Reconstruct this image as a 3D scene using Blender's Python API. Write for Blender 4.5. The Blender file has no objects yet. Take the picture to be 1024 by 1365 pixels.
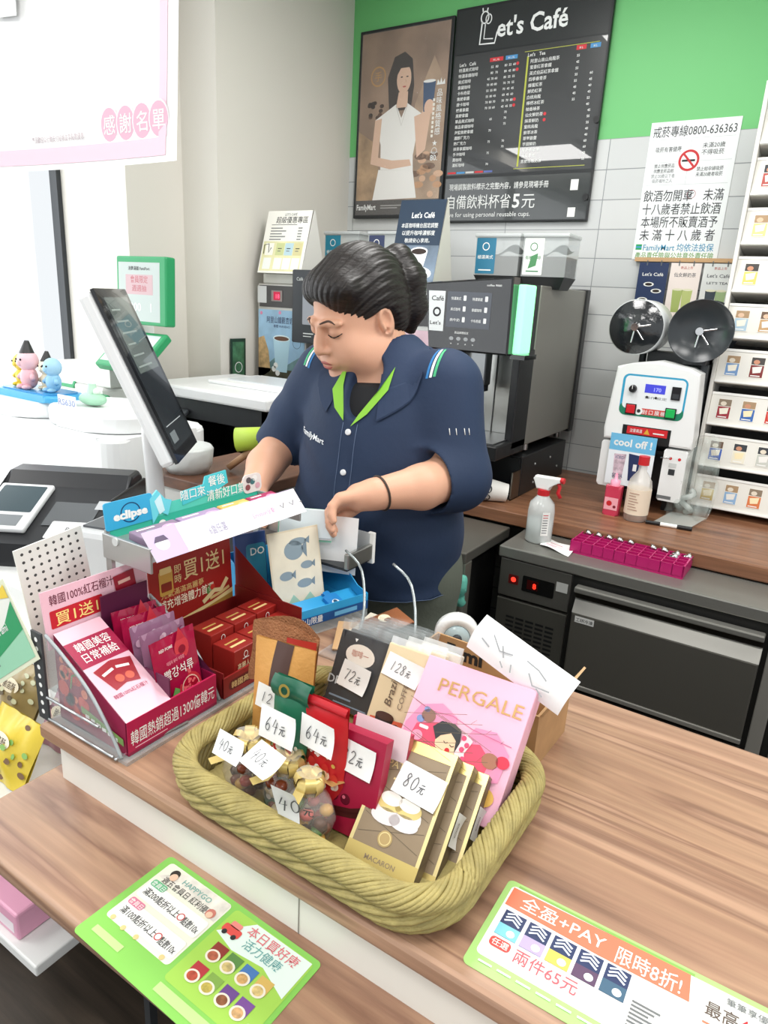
import bpy, bmesh, math, random
import numpy as np
from mathutils import Vector, Matrix
from mathutils.bvhtree import BVHTree

random.seed(7)
SC = bpy.context.scene
COL = SC.collection
PI = math.pi

# ------------------------------------------------------------------ camera
EYE = Vector((0.0, 0.0, 1.5))
FPX = 919.0                                   # focal length in pixels of the 1024 x 1365 frame
CAM_R = Matrix(((0.83731245, 0.20300325, -0.50763918),     # columns: image right, image down, view direction
                (0.54418794, -0.22011767, 0.80957254),
                (0.05260550, -0.95411629, -0.29477919)))
cam_data = bpy.data.cameras.new('camera')
cam_data.sensor_fit = 'HORIZONTAL'
cam_data.sensor_width = 36.0
cam_data.lens = 36.0 * FPX / 1024.0
cam_data.clip_start = 0.02
cam = bpy.data.objects.new('camera', cam_data)
COL.objects.link(cam)
rx, dn, fw = CAM_R.col[0], CAM_R.col[1], CAM_R.col[2]
cam.matrix_world = Matrix(((rx.x, -dn.x, -fw.x, EYE.x), (rx.y, -dn.y, -fw.y, EYE.y),
                           (rx.z, -dn.z, -fw.z, EYE.z), (0, 0, 0, 1)))
SC.camera = cam

# ------------------------------------------------------------------ world, lights, exposure
SC.view_settings.view_transform = 'Standard'
SC.view_settings.look = 'None'
SC.view_settings.exposure = 0.38
SC.view_settings.gamma = 1.0
SC.view_settings.use_curve_mapping = False
world = bpy.data.worlds.new('daylight')
SC.world = world
world.use_nodes = True
bg = world.node_tree.nodes['Background']
bg.inputs[0].default_value = (0.93, 0.97, 1.0, 1)
bg.inputs[1].default_value = 0.75


def area_light(name, loc, size, power, rot=(0, 0, 0), color=(1, 1, 1)):
    d = bpy.data.lights.new(name, 'AREA')
    d.shape = 'RECTANGLE'
    d.size, d.size_y = size
    d.energy = power
    d.color = color
    o = bpy.data.objects.new(name, d)
    o.location = loc
    o.rotation_euler = rot
    COL.objects.link(o)
    return o


LAMPS = [(0.1, 1.3), (-0.95, 1.75), (-0.5, -0.4), (-2.35, -0.35), (0.9, 1.4), (0.8, -0.6)]   # ceiling panels
CEIL = 2.75
for k, (lx, ly) in enumerate(LAMPS):
    area_light('ceiling_panel_glow', (lx, ly, CEIL - 0.03), (0.55, 0.55), 13.0, color=(1.0, 0.985, 0.96))
area_light('window_daylight', (-2.78, -0.6, 1.66), (1.8, 4.6), 38.0, (0, -PI / 2, 0), (0.95, 0.98, 1.0))

# ------------------------------------------------------------------ pixel rays and frames
def ray(px, py):
    return CAM_R @ Vector(((px - 512.0) / FPX, (py - 682.5) / FPX, 1.0))
def on_z(px, py, z):
    r = ray(px, py); return EYE + r * ((z - EYE.z) / r.z)
def on_y(px, py, y):
    r = ray(px, py); return EYE + r * (y / r.y)
def on_x(px, py, x):
    r = ray(px, py); return EYE + r * (x / r.x)
def lean(bl, br, tl, z):
    """frame of a leaning rectangular face standing on height z: (matrix, width, height)"""
    a, b = on_z(bl[0], bl[1], z), on_z(br[0], br[1], z)
    x = (b - a); w = x.length; x = x / w
    r = ray(*tl)
    t = (a - EYE).dot(x) / r.dot(x)
    c = EYE + r * t
    y = (c - a); h = y.length; y = y / h
    n = x.cross(y)
    return frame(a, x, y, n), w, h
def frame(o, x, y, n):
    return Matrix(((x.x, y.x, n.x, o.x), (x.y, y.y, n.y, o.y), (x.z, y.z, n.z, o.z), (0, 0, 0, 1)))
def T(x, y, z): return Matrix.Translation((x, y, z))
def RZ(a): return Matrix.Rotation(a, 4, 'Z')
def RX(a): return Matrix.Rotation(a, 4, 'X')
def RY(a): return Matrix.Rotation(a, 4, 'Y')
UP = RX(PI / 2)          # print plane standing up and facing -Y
FACE_X = RZ(PI / 2) @ UP  # print plane standing up and facing +X

# ------------------------------------------------------------------ materials
MATS = {}
def lin(h):
    h = h.lstrip('#')
    out = []
    for i in (0, 2, 4):
        c = int(h[i:i + 2], 16) / 255.0
        out.append(c / 12.92 if c <= 0.04045 else ((c + 0.055) / 1.055) ** 2.4)
    return (*out, 1.0)
def M(hexcol, rough=0.5, metal=0.0, emit=0.0, alpha=1.0, trans=0.0, coat=0.0, bump=0.0, bscale=200.0, vary=0.0, vscale=8.0, sub=0.0, ior=1.45, stretch=None):
    key = (hexcol, rough, metal, emit, alpha, trans, coat, bump, bscale, vary, vscale, sub, ior, stretch)
    if key in MATS: return MATS[key]
    m = bpy.data.materials.new('mat_' + hexcol.lstrip('#'))
    m.use_nodes = True
    nt = m.node_tree
    b = nt.nodes['Principled BSDF']
    c = lin(hexcol)
    b.inputs['Base Color'].default_value = c
    b.inputs['Roughness'].default_value = rough
    b.inputs['Metallic'].default_value = metal
    b.inputs['IOR'].default_value = ior
    if emit:
        b.inputs['Emission Color'].default_value = c
        b.inputs['Emission Strength'].default_value = emit
    if alpha < 1: b.inputs['Alpha'].default_value = alpha
    if trans: b.inputs['Transmission Weight'].default_value = trans
    if coat: b.inputs['Coat Weight'].default_value = coat; b.inputs['Coat Roughness'].default_value = 0.015
    if sub:
        b.inputs['Subsurface Weight'].default_value = sub
        b.inputs['Subsurface Radius'].default_value = (0.012, 0.005, 0.003)
    if vary or bump:
        tc = nt.nodes.new('ShaderNodeTexCoord')
        src = tc.outputs['Object']
        if stretch:
            mp = nt.nodes.new('ShaderNodeMapping')
            mp.inputs['Scale'].default_value = stretch
            nt.links.new(src, mp.inputs[0]); src = mp.outputs[0]
    if vary:
        n = nt.nodes.new('ShaderNodeTexNoise')
        n.inputs['Scale'].default_value = vscale; n.inputs['Detail'].default_value = 5
        nt.links.new(src, n.inputs['Vector'])
        r = nt.nodes.new('ShaderNodeValToRGB')
        r.color_ramp.elements[0].color = tuple(x * (1 - vary) for x in c[:3]) + (1,)
        r.color_ramp.elements[1].color = tuple(min(1, x * (1 + vary)) for x in c[:3]) + (1,)
        r.color_ramp.elements[0].position = 0.3; r.color_ramp.elements[1].position = 0.7
        nt.links.new(n.outputs['Fac'], r.inputs[0])
        nt.links.new(r.outputs[0], b.inputs['Base Color'])
    if bump:
        n = nt.nodes.new('ShaderNodeTexNoise')
        n.inputs['Scale'].default_value = bscale; n.inputs['Detail'].default_value = 4
        nt.links.new(src, n.inputs['Vector'])
        bp = nt.nodes.new('ShaderNodeBump')
        bp.inputs['Strength'].default_value = bump; bp.inputs['Distance'].default_value = 0.004
        nt.links.new(n.outputs['Fac'], bp.inputs['Height'])
        nt.links.new(bp.outputs[0], b.inputs['Normal'])
    MATS[key] = m
    return m
def ramp_mat(name, coord_scale, colours, rough, detail=6, noise_scale=1.0, distort=0.6, bump=0.0, plank=None, coat=0.0):
    """wood: noise stretched along x through a colour ramp, optional plank joints"""
    m = bpy.data.materials.new(name); m.use_nodes = True
    nt = m.node_tree; b = nt.nodes['Principled BSDF']
    tc = nt.nodes.new('ShaderNodeTexCoord'); mp = nt.nodes.new('ShaderNodeMapping')
    mp.inputs['Scale'].default_value = coord_scale
    nt.links.new(tc.outputs['Object'], mp.inputs[0])
    n = nt.nodes.new('ShaderNodeTexNoise')
    n.inputs['Scale'].default_value = noise_scale; n.inputs['Detail'].default_value = detail
    n.inputs['Distortion'].default_value = distort
    nt.links.new(mp.outputs[0], n.inputs['Vector'])
    r = nt.nodes.new('ShaderNodeValToRGB')
    els = r.color_ramp.elements
    while len(els) < len(colours): els.new(0.5)
    for e, (p, c) in zip(els, colours):
        e.position = p; e.color = lin(c)
    nt.links.new(n.outputs['Fac'], r.inputs[0])
    out = r.outputs[0]
    mp2 = nt.nodes.new('ShaderNodeMapping')
    mp2.inputs['Scale'].default_value = (coord_scale[0] * 3, coord_scale[1] * 9, coord_scale[2] * 9)
    nt.links.new(tc.outputs['Object'], mp2.inputs[0])
    n2 = nt.nodes.new('ShaderNodeTexNoise'); n2.inputs['Scale'].default_value = noise_scale; n2.inputs['Detail'].default_value = 4
    nt.links.new(mp2.outputs[0], n2.inputs['Vector'])
    r2 = nt.nodes.new('ShaderNodeValToRGB')
    r2.color_ramp.elements[0].position = 0.35; r2.color_ramp.elements[0].color = (0.72, 0.72, 0.72, 1)
    r2.color_ramp.elements[1].position = 0.6; r2.color_ramp.elements[1].color = (1, 1, 1, 1)
    nt.links.new(n2.outputs['Fac'], r2.inputs[0])
    mx = nt.nodes.new('ShaderNodeMix'); mx.data_type = 'RGBA'; mx.blend_type = 'MULTIPLY'
    mx.inputs[0].default_value = 0.55
    nt.links.new(out, mx.inputs[6]); nt.links.new(r2.outputs[0], mx.inputs[7])
    nt.links.new(mx.outputs[2], b.inputs['Base Color'])
    b.inputs['Roughness'].default_value = rough
    if coat: b.inputs['Coat Weight'].default_value = coat
    return m

# ------------------------------------------------------------------ mesh builder
GLYPH = {}
def glyphs(s, bold):
    k = (s, bold)
    if k not in GLYPH:
        c = bpy.data.curves.new('lettering', 'FONT'); c.body = s; c.resolution_u = 2; c.offset = bold
        o = bpy.data.objects.new('lettering', c)
        me = bpy.data.meshes.new_from_object(o)
        vs = [(v.co.x, v.co.y) for v in me.vertices]
        fs = [tuple(p.vertices) for p in me.polygons]
        bpy.data.objects.remove(o); bpy.data.curves.remove(c); bpy.data.meshes.remove(me)
        GLYPH[k] = (vs, fs)
    return GLYPH[k]

DIG = {'0': [[(.5, 1), (.15, .75), (.1, .3), (.4, 0), (.8, .2), (.85, .7), (.5, 1)]],
       '1': [[(.5, 1), (.4, 0)]],
       '2': [[(.1, .8), (.45, 1), (.8, .8), (.6, .45), (.1, .02), (.9, .08)]],
       '3': [[(.1, .9), (.55, 1), (.7, .75), (.35, .55), (.8, .4), (.6, .02), (.1, .1)]],
       '4': [[(.45, 1), (.1, .4), (.9, .45)], [(.75, .8), (.55, -.1)]],
       '5': [[(.85, 1), (.3, .95), (.2, .55), (.7, .55), (.75, .15), (.2, 0)]],
       '6': [[(.7, 1), (.2, .5), (.2, .1), (.6, 0), (.8, .3), (.5, .5), (.2, .3)]],
       '7': [[(.05, .9), (.9, 1), (.45, 0)]],
       '8': [[(.75, .85), (.4, 1), (.2, .75), (.75, .3), (.5, 0), (.15, .2), (.75, .85)]],
       'y': [[(.2, .85), (.8, .9)], [(0, .55), (1, .62)], [(.42, .55), (.1, 0)], [(.62, .58), (.6, .1), (.95, .08), (1, .25)]]}

class MB:
    def __init__(s, X=None):
        s.v = []; s.f = []; s.m = []; s.sm = []; s.mats = []; s.X = X or Matrix()
    def add(s, verts, faces, mat, smooth=False):
        if mat not in s.mats: s.mats.append(mat)
        i = s.mats.index(mat); n = len(s.v)
        X = s.X
        s.v += [tuple(X @ Vector(p)) for p in verts]
        s.f += [tuple(k + n for k in f) for f in faces]
        s.m += [i] * len(faces); s.sm += [smooth] * len(faces)
        return s
    def box(s, x0, x1, y0, y1, z0, z1, mat, bev=0.0, seg=2):
        if bev <= 0:
            v = [(x, y, z) for z in (z0, z1) for y in (y0, y1) for x in (x0, x1)]
            return s.add(v, [(0, 2, 3, 1), (4, 5, 7, 6), (0, 1, 5, 4), (2, 6, 7, 3), (0, 4, 6, 2), (1, 3, 7, 5)], mat)
        bm = bmesh.new()
        bmesh.ops.create_cube(bm, size=1.0)
        for q in bm.verts:
            q.co = Vector(((x0 + x1) / 2 + q.co.x * (x1 - x0), (y0 + y1) / 2 + q.co.y * (y1 - y0), (z0 + z1) / 2 + q.co.z * (z1 - z0)))
        bmesh.ops.bevel(bm, geom=bm.edges[:], offset=bev, segments=seg, affect='EDGES', profile=0.5)
        return s.bm(bm, mat, seg > 2)
    def bm(s, bm, mat, smooth=False):
        bm.verts.index_update()
        s.add([tuple(q.co) for q in bm.verts], [tuple(q.index for q in f.verts) for f in bm.faces], mat, smooth)
        bm.free(); return s
    def rbox(s, x0, x1, y0, y1, z0, z1, r, mat, bev=0.0, n=6):
        """box with its vertical edges rounded by r"""
        return s.prism(rrect(x0, y0, x1, y1, r, n), z0, z1, mat, bev=bev, smooth=False)
    def prism(s, pts, z0, z1, mat, bev=0.0, smooth=False, cap=None):
        n = len(pts)
        if area2(pts) < 0: pts = pts[::-1]
        if bev > 0:
            bm = bmesh.new()
            lo = [bm.verts.new((p[0], p[1], z0)) for p in pts]; hi = [bm.verts.new((p[0], p[1], z1)) for p in pts]
            fb = bm.faces.new(lo[::-1]); ft = bm.faces.new(hi)
            for i in range(n): bm.faces.new((lo[i], lo[(i + 1) % n], hi[(i + 1) % n], hi[i]))
            bmesh.ops.bevel(bm, geom=list(set(fb.edges[:] + ft.edges[:])), offset=bev, segments=2, affect='EDGES', profile=0.5)
            return s.bm(bm, mat)
        v = [(p[0], p[1], z0) for p in pts] + [(p[0], p[1], z1) for p in pts]
        s.add(v, [(i, (i + 1) % n, n + (i + 1) % n, n + i) for i in range(n)], mat, smooth)
        s.add(v, [tuple(range(n - 1, -1, -1))], mat); s.add(v, [tuple(range(n, 2 * n))], cap or mat)
        return s
    def lathe(s, prof, mat, n=28, smooth=True, cx=0.0, cy=0.0):
        v = []; f = []
        k = len(prof)
        for i in range(n):
            a = 2 * PI * i / n
            for (r, z) in prof: v.append((cx + r * math.cos(a), cy + r * math.sin(a), z))
        for i in range(n):
            j = (i + 1) % n
            for q in range(k - 1): f.append((i * k + q, j * k + q, j * k + q + 1, i * k + q + 1))
        s.add(v, f, mat, smooth)
        for q, rev in ((0, True), (k - 1, False)):
            if prof[q][0] > 1e-5:
                ring = [i * k + q for i in range(n)]
                s.add(v, [tuple(ring[::-1] if rev else ring)], mat)
        return s
    def cyl(s, p0, p1, r0, mat, r1=None, n=20, smooth=True):
        p0, p1 = Vector(p0), Vector(p1); d = p1 - p0; L = d.length
        q = Vector((0, 0, 1)).rotation_difference(d).to_matrix().to_4x4()
        old = s.X; s.X = old @ Matrix.Translation(p0) @ q
        s.lathe([(r0, 0), (r1 if r1 is not None else r0, L)], mat, n, smooth)
        s.X = old; return s
    def tube(s, pts, r, mat, n=8, closed=False, ends=True):
        pts = [Vector(p) for p in pts]; k = len(pts)
        v = []; f = []; up = None
        for i in range(k):
            a = pts[(i - 1) % k] if (closed or i > 0) else pts[i]
            b = pts[(i + 1) % k] if (closed or i < k - 1) else pts[i]
            t = (b - a).normalized()
            if up is None:
                up = Vector((0, 0, 1)) if abs(t.z) < 0.9 else Vector((1, 0, 0))
            side = t.cross(up)
            if side.length < 1e-4: side = t.cross(Vector((0.3, 1, 0.2)))
            side.normalize(); up = side.cross(t).normalized()
            rr = r[i] if isinstance(r, (list, tuple)) else r
            for j in range(n):
                an = 2 * PI * j / n
                v.append(tuple(pts[i] + (side * math.cos(an) + up * math.sin(an)) * rr))
        for i in range(k if closed else k - 1):
            i2 = (i + 1) % k
            for j in range(n):
                j2 = (j + 1) % n
                f.append((i * n + j, i2 * n + j, i2 * n + j2, i * n + j2))
        if not closed and ends:
            f.append(tuple(range(n))); f.append(tuple(range((k - 1) * n + n - 1, (k - 1) * n - 1, -1)))
        return s.add(v, f, mat, True)
    def sph(s, c, r, mat, n=16, m=10):
        rx_, ry_, rz_ = (r, r, r) if isinstance(r, (int, float)) else r
        v = [(c[0], c[1], c[2] - rz_)]; f = []
        for i in range(1, m):
            ph = -PI / 2 + PI * i / m
            for j in range(n):
                a = 2 * PI * j / n
                v.append((c[0] + rx_ * math.cos(ph) * math.cos(a), c[1] + ry_ * math.cos(ph) * math.sin(a), c[2] + rz_ * math.sin(ph)))
        v.append((c[0], c[1], c[2] + rz_)); top = len(v) - 1
        for j in range(n):
            f.append((0, 1 + (j + 1) % n, 1 + j))
            f.append((top, 1 + (m - 2) * n + j, 1 + (m - 2) * n + (j + 1) % n))
        for i in range(m - 2):
            for j in range(n):
                a = 1 + i * n + j; b = 1 + i * n + (j + 1) % n
                f.append((a, b, b + n, a + n))
        return s.add(v, f, mat, True)
    def grid(s, fn, nu, nv, mat, smooth=True):
        v = [fn(i / nu, j / nv) for j in range(nv + 1) for i in range(nu + 1)]
        f = [(j * (nu + 1) + i, j * (nu + 1) + i + 1, (j + 1) * (nu + 1) + i + 1, (j + 1) * (nu + 1) + i) for j in range(nv) for i in range(nu)]
        return s.add(v, f, mat, smooth)
    # ---- printing in the local xy plane, layer k above it
    def rect(s, x0, y0, x1, y1, mat, k=1):
        z = k * 0.00022
        return s.add([(x0, y0, z), (x1, y0, z), (x1, y1, z), (x0, y1, z)], [(0, 1, 2, 3)], mat)
    def poly(s, pts, mat, k=1):
        if area2(pts) < 0: pts = pts[::-1]
        return s.add([(p[0], p[1], k * 0.00022) for p in pts], [tuple(range(len(pts)))], mat)
    def rr(s, x0, y0, x1, y1, r, mat, k=1): return s.poly(rrect(x0, y0, x1, y1, r, 5), mat, k)
    def disc(s, cx, cy, rx_, mat, k=1, ry=None, n=20):
        ry = ry or rx_
        return s.poly([(cx + rx_ * math.cos(2 * PI * i / n), cy + ry * math.sin(2 * PI * i / n)) for i in range(n)], mat, k)
    def ring(s, cx, cy, r, w, mat, k=1, ry=None, n=28):
        return s.line([(cx + r * math.cos(2 * PI * i / n), cy + (ry or r) * math.sin(2 * PI * i / n)) for i in range(n + 1)], w, mat, k)
    def line(s, pts, w, mat, k=1):
        z = k * 0.00022; v = []; f = []
        P = [Vector((p[0], p[1])) for p in pts]; m = len(P)
        for i in range(m):
            d = (P[min(i + 1, m - 1)] - P[max(i - 1, 0)]); d = d.normalized() if d.length > 1e-9 else Vector((1, 0))
            nrm = Vector((-d.y, d.x)) * w / 2
            v += [(P[i].x - nrm.x, P[i].y - nrm.y, z), (P[i].x + nrm.x, P[i].y + nrm.y, z)]
        for i in range(m - 1): f.append((2 * i, 2 * i + 2, 2 * i + 3, 2 * i + 1))
        return s.add(v, f, mat)
    def text(s, t, x, y, h, mat, k=2, al='c', w=None, bold=0.012, slant=0.0):
        """lettering of height h, baseline at y; w forces the width"""
        if any(ord(c) > 0x2e80 for c in t): bold = min(bold, 0.005)
        vs, fs = glyphs(t, bold)
        if not vs: return s
        x0 = min(p[0] for p in vs); x1 = max(p[0] for p in vs)
        sy = h / 0.86
        sx = sy if w is None else w / max(1e-6, x1 - x0)
        W = (x1 - x0) * sx
        off = x - (W / 2 if al == 'c' else (W if al == 'r' else 0)) - x0 * sx
        return s.add([(off + (p[0] + slant * p[1]) * sx, y + p[1] * sy, k * 0.00022) for p in vs], fs, mat)
    def scrawl(s, t, x, y, h, mat, k=3, w=None, pen=None):
        """handwritten figures; y stands for the currency sign"""
        adv = h * 0.62; pen = pen or h * 0.085
        for ch in t:
            for st in DIG.get(ch, []):
                pts = [(x + (p[0] + 0.15 * p[1]) * adv * 0.8, y + p[1] * h * (0.75 if ch == 'y' else 1)) for p in st]
                if len(pts) > 3: pts = smooth2(pts)
                s.line(pts, pen, mat, k)
            x += adv
        return s
    def build(s, name, parent=None, mw=None):
        me = bpy.data.meshes.new(name)
        me.from_pydata(s.v, [], s.f)
        for m in s.mats: me.materials.append(m)
        me.polygons.foreach_set('material_index', s.m)
        me.polygons.foreach_set('use_smooth', s.sm)
        me.update()
        o = bpy.data.objects.new(name, me)
        COL.objects.link(o)
        if parent is not None: o.parent = parent
        if mw is not None: o.matrix_local = mw
        return o

def area2(p): return sum(p[i][0] * p[(i + 1) % len(p)][1] - p[(i + 1) % len(p)][0] * p[i][1] for i in range(len(p)))
def smooth2(p, n=3):
    out = []
    for i in range(len(p) - 1):
        a = p[max(i - 1, 0)]; b = p[i]; c = p[i + 1]; d = p[min(i + 2, len(p) - 1)]
        for j in range(n):
            t = j / n
            out.append(tuple(0.5 * (2 * b[q] + (c[q] - a[q]) * t + (2 * a[q] - 5 * b[q] + 4 * c[q] - d[q]) * t * t + (3 * b[q] - a[q] - 3 * c[q] + d[q]) * t ** 3) for q in range(len(b))))
    out.append(tuple(p[-1]))
    return out
def rrect(x0, y0, x1, y1, r, n=6):
    pts = []
    for cx, cy, a0 in ((x1 - r, y1 - r, 0), (x0 + r, y1 - r, PI / 2), (x0 + r, y0 + r, PI), (x1 - r, y0 + r, 1.5 * PI)):
        for i in range(n + 1):
            a = a0 + PI / 2 * i / n
            pts.append((cx + r * math.cos(a), cy + r * math.sin(a)))
    return pts
def tag(o, label, cat, group=None, kind=None):
    if label: o['label'] = label
    if cat: o['category'] = cat
    if group: o['group'] = group
    if kind: o['kind'] = kind
    return o
def thing(name, label, cat, mw=None, group=None):
    o = bpy.data.objects.new(name, None)
    o.empty_display_size = 0.05
    COL.objects.link(o)
    if mw is not None: o.matrix_world = mw
    return tag(o, label, cat, group)
def struct(o):
    o['kind'] = 'structure'; return o
def lab(o, label):
    o['label'] = label; return o
def copy_thing(o, label, mw):
    """a copy of a thing, its parts and their sub-parts"""
    c = o.copy(); COL.objects.link(c); c.matrix_world = mw; c['label'] = label
    for ch in list(o.children):
        d = ch.copy(); COL.objects.link(d); d.parent = c
        for g in list(ch.children):
            e = g.copy(); COL.objects.link(e); e.parent = d
    return c

# ------------------------------------------------------------------ shared materials
WHITE = M('#f2f2ee', 0.45); PAPER = M('#f4f4f2', 0.6); BLACK = M('#17181a', 0.4); INK = M('#2a2a2c', 0.6)
GREY = M('#6d7071', 0.5); LGREY = M('#c9ccca', 0.45); DGREY = M('#34373a', 0.45)
STEEL = M('#b9bab6', 0.28, 1.0, bump=0.05, bscale=300, stretch=(0.05, 1, 1)); CHROME = M('#dcdcdc', 0.12, 1.0)
DSTEEL = M('#6f6e68', 0.33, 1.0); RED = M('#c8242b', 0.45); GREEN = M('#1f9f5f', 0.45)
NAVY = M('#1b2f4d', 0.5); GOLD = M('#c9a656', 0.3, 0.7); PINK = M('#f6c9d6', 0.5)
CLEAR = M('#ffffff', 0.04, trans=1.0, ior=1.12, alpha=0.35)
# ================================================================== THE ROOM
WALLP = M('#dcd8cf', 0.6, bump=0.03, bscale=60)
WY = 2.85
# floor: dark brown boards
floor_mat = ramp_mat('floor_boards', (1.2, 9, 1), [(0.3, '#2c251f'), (0.55, '#463c33'), (0.75, '#5a4d41')], 0.35, noise_scale=1.5)
b = MB(); b.box(-3.6, 3.0, -3.0, 3.1, -0.05, 0, floor_mat); struct(b.build('floor'))
b = MB(); b.box(-3.6, 3.0, -3.0, 3.1, CEIL, CEIL + 0.05, M('#e9e9e6', 0.7)); struct(b.build('ceiling'))
for lx, ly in LAMPS:
    b = MB(); b.box(lx - 0.31, lx + 0.31, ly - 0.31, ly + 0.31, CEIL - 0.02, CEIL, M('#f4f4f2', 0.6)); struct(b.build('ceiling_light_housing'))
# back wall: white tiles below, green paint above
tile = bpy.data.materials.new('wall_tiles'); tile.use_nodes = True
nt = tile.node_tree; pb = nt.nodes['Principled BSDF']
tc = nt.nodes.new('ShaderNodeTexCoord'); sp = nt.nodes.new('ShaderNodeSeparateXYZ'); cb = nt.nodes.new('ShaderNodeCombineXYZ')
nt.links.new(tc.outputs['Object'], sp.inputs[0])
ad_ = nt.nodes.new('ShaderNodeMath'); ad_.inputs[1].default_value = 0.88 + 3.9
ad2 = nt.nodes.new('ShaderNodeMath'); ad2.inputs[1].default_value = -0.015
nt.links.new(sp.outputs['X'], ad_.inputs[0]); nt.links.new(sp.outputs['Z'], ad2.inputs[0])
nt.links.new(ad_.outputs[0], cb.inputs[0]); nt.links.new(ad2.outputs[0], cb.inputs[1])
br = nt.nodes.new('ShaderNodeTexBrick'); br.offset = 0.0
br.inputs['Color1'].default_value = lin('#d3d5d4'); br.inputs['Color2'].default_value = lin('#cccfcf'); br.inputs['Mortar'].default_value = lin('#93979a')
br.inputs['Scale'].default_value = 1.0; br.inputs['Mortar Size'].default_value = 0.0016; br.inputs['Mortar Smooth'].default_value = 0.1
br.inputs['Brick Width'].default_value = 0.39; br.inputs['Row Height'].default_value = 0.105
nt.links.new(cb.outputs[0], br.inputs['Vector']); nt.links.new(br.outputs['Color'], pb.inputs['Base Color'])
bp = nt.nodes.new('ShaderNodeBump'); bp.inputs['Strength'].default_value = 0.5; bp.inputs['Distance'].default_value = 0.003; bp.invert = True
nt.links.new(br.outputs['Fac'], bp.inputs['Height']); nt.links.new(bp.outputs[0], pb.inputs['Normal'])
pb.inputs['Roughness'].default_value = 0.16
b = MB()
b.box(-2.08, 3.0, WY, WY + 0.1, 0, 2.115, tile)
b.box(-2.08, 3.0, WY, WY + 0.1, 2.115, CEIL, M('#70c278', 0.5))
struct(b.build('wall_back'))
# left wall: plain, stepping back twice towards the window
b = MB()
b.box(-2.27, -2.08, 2.02, WY + 0.1, 0, CEIL, WALLP); struct(b.build('wall_left')); b = MB()
b.box(-2.66, -2.27, 1.757, WY + 0.1, 0, CEIL, WALLP); struct(b.build('wall_left')); b = MB()
b.box(-2.76, -2.66, -3.0, 1.757, 0, 0.7, WALLP)
b.box(-2.76, -2.66, -3.0, 1.757, 2.62, CEIL, WALLP)
struct(b.build('wall_left'))
fr = M('#3a3d40', 0.4, 0.3)
b = MB()
b.box(-2.70, -2.655, 1.738, 1.757, 0.7, 2.62, fr)
b.box(-2.70, -2.64, -3.0, 1.735, 0.7, 0.74, fr); b.box(-2.70, -2.64, -3.0, 1.735, 2.58, 2.62, fr)
b.box(-2.70, -2.64, -0.4, -0.36, 0.7, 2.62, fr)
w = struct(b.build('window_1'))
b = MB(); b.box(-2.685, -2.68, -3.0, 1.70, 0.74, 2.58, M('#ffffff', 0.03, trans=1.0, ior=1.05, alpha=0.08)); o = b.build('window_pane', w); o['kind'] = 'structure'

# ------------------------------------------------------------------ counter at the back, fridges under it
wood_back = ramp_mat('back_worktop_wood', (0.9, 16, 16), [(0.25, '#5e3d2a'), (0.5, '#8a5f45'), (0.75, '#a67a5b')], 0.32, noise_scale=1.6)
b = MB(); b.box(-2.078, 1.3, 2.075, WY - 0.022, 0.805, 0.85, wood_back, bev=0.004)
b.box(-2.078, -1.36, 2.12, WY - 0.022, 0.0, 0.805, M('#b9b4a8', 0.5)); b.box(0.32, 1.3, 2.12, WY, 0, 0.805, M('#d6d4cc', 0.5))
tag(b.build('back_worktop'), 'long brown wood worktop along the tiled wall under the coffee machine', 'worktop')

ssteel = M('#8b8a84', 0.34, 0.55, bump=0.06, bscale=120, stretch=(0.03, 1, 1))
t = thing('undercounter_fridge', 'low stainless fridge with one wide door and a red digital display', 'fridge', T(-0.755, 1.88, 0))
b = MB(); b.box(0.01, 1.05, 0.02, 0.78, 0.12, 0.765, M('#2b2b29', 0.5)); b.box(0, 1.06, 0.0, 0.195, 0.765, 0.80, ssteel, bev=0.004)
b.box(0, 1.06, 0.195, 0.78, 0.765, 0.80, ssteel)
for x in (0.04, 1.02):
    for y in (0.06, 0.7): b.cyl((x, y, 0), (x, y, 0.12), 0.02, DGREY)
b.build('body', t)
b = MB(T(0, 0.012, 0) @ UP)
b.box(0.008, 0.232, 0.64, 0.762, -0.01, 0.008, M('#5c5b56', 0.4, 0.4), bev=0.003)
b.box(0.008, 0.232, 0.20, 0.632, -0.01, 0.008, M('#55544e', 0.4, 0.4), bev=0.003)
for i in range(19):
    for j in range(5):
        b.rect(0.045 + j * 0.032, 0.31 + i * 0.0145, 0.071 + j * 0.032, 0.317 + i * 0.0145, BLACK, 38)
b.build('louvre_panel', t)
b = MB(T(0, 0.003, 0) @ UP)
b.rr(0.085, 0.672, 0.185, 0.722, 0.004, M('#111111', 0.2), 1); b.rect(0.10, 0.682, 0.135, 0.712, M('#3a0808', 0.3), 2)
b.text('8', 0.124, 0.687, 0.02, M('#ff2a1a', 0.4, emit=2.5), 3)
b.rr(0.04, 0.685, 0.072, 0.715, 0.003, M('#5c1010', 0.4), 1); b.disc(0.056, 0.7, 0.008, M('#ff3526', 0.4, emit=1.5), 2)
b.rect(0.19, 0.70, 0.225, 0.73, M('#b7b8b4', 0.4), 2)
b.build('thermostat_display', t)
b = MB()
b.box(0.25, 0.742, -0.012, 0.014, 0.43, 0.655, M('#6f6d66', 0.38, 0.6, bump=0.05, bscale=120), bev=0.004); b.box(0.25, 0.742, -0.014, 0.014, 0.415, 0.43, M('#bdbbb4', 0.3, 0.7), bev=0.003)
b.add([(0.25, -0.012, 0.655), (0.742, -0.012, 0.655), (0.742, 0.014, 0.705), (0.25, 0.014, 0.705), (0.25, 0.014, 0.655), (0.742, 0.014, 0.655)], [(0, 1, 2, 3), (0, 3, 4), (1, 5, 2)], M('#aeaca5', 0.3, 0.6))
d = b.build('door', t)
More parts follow.
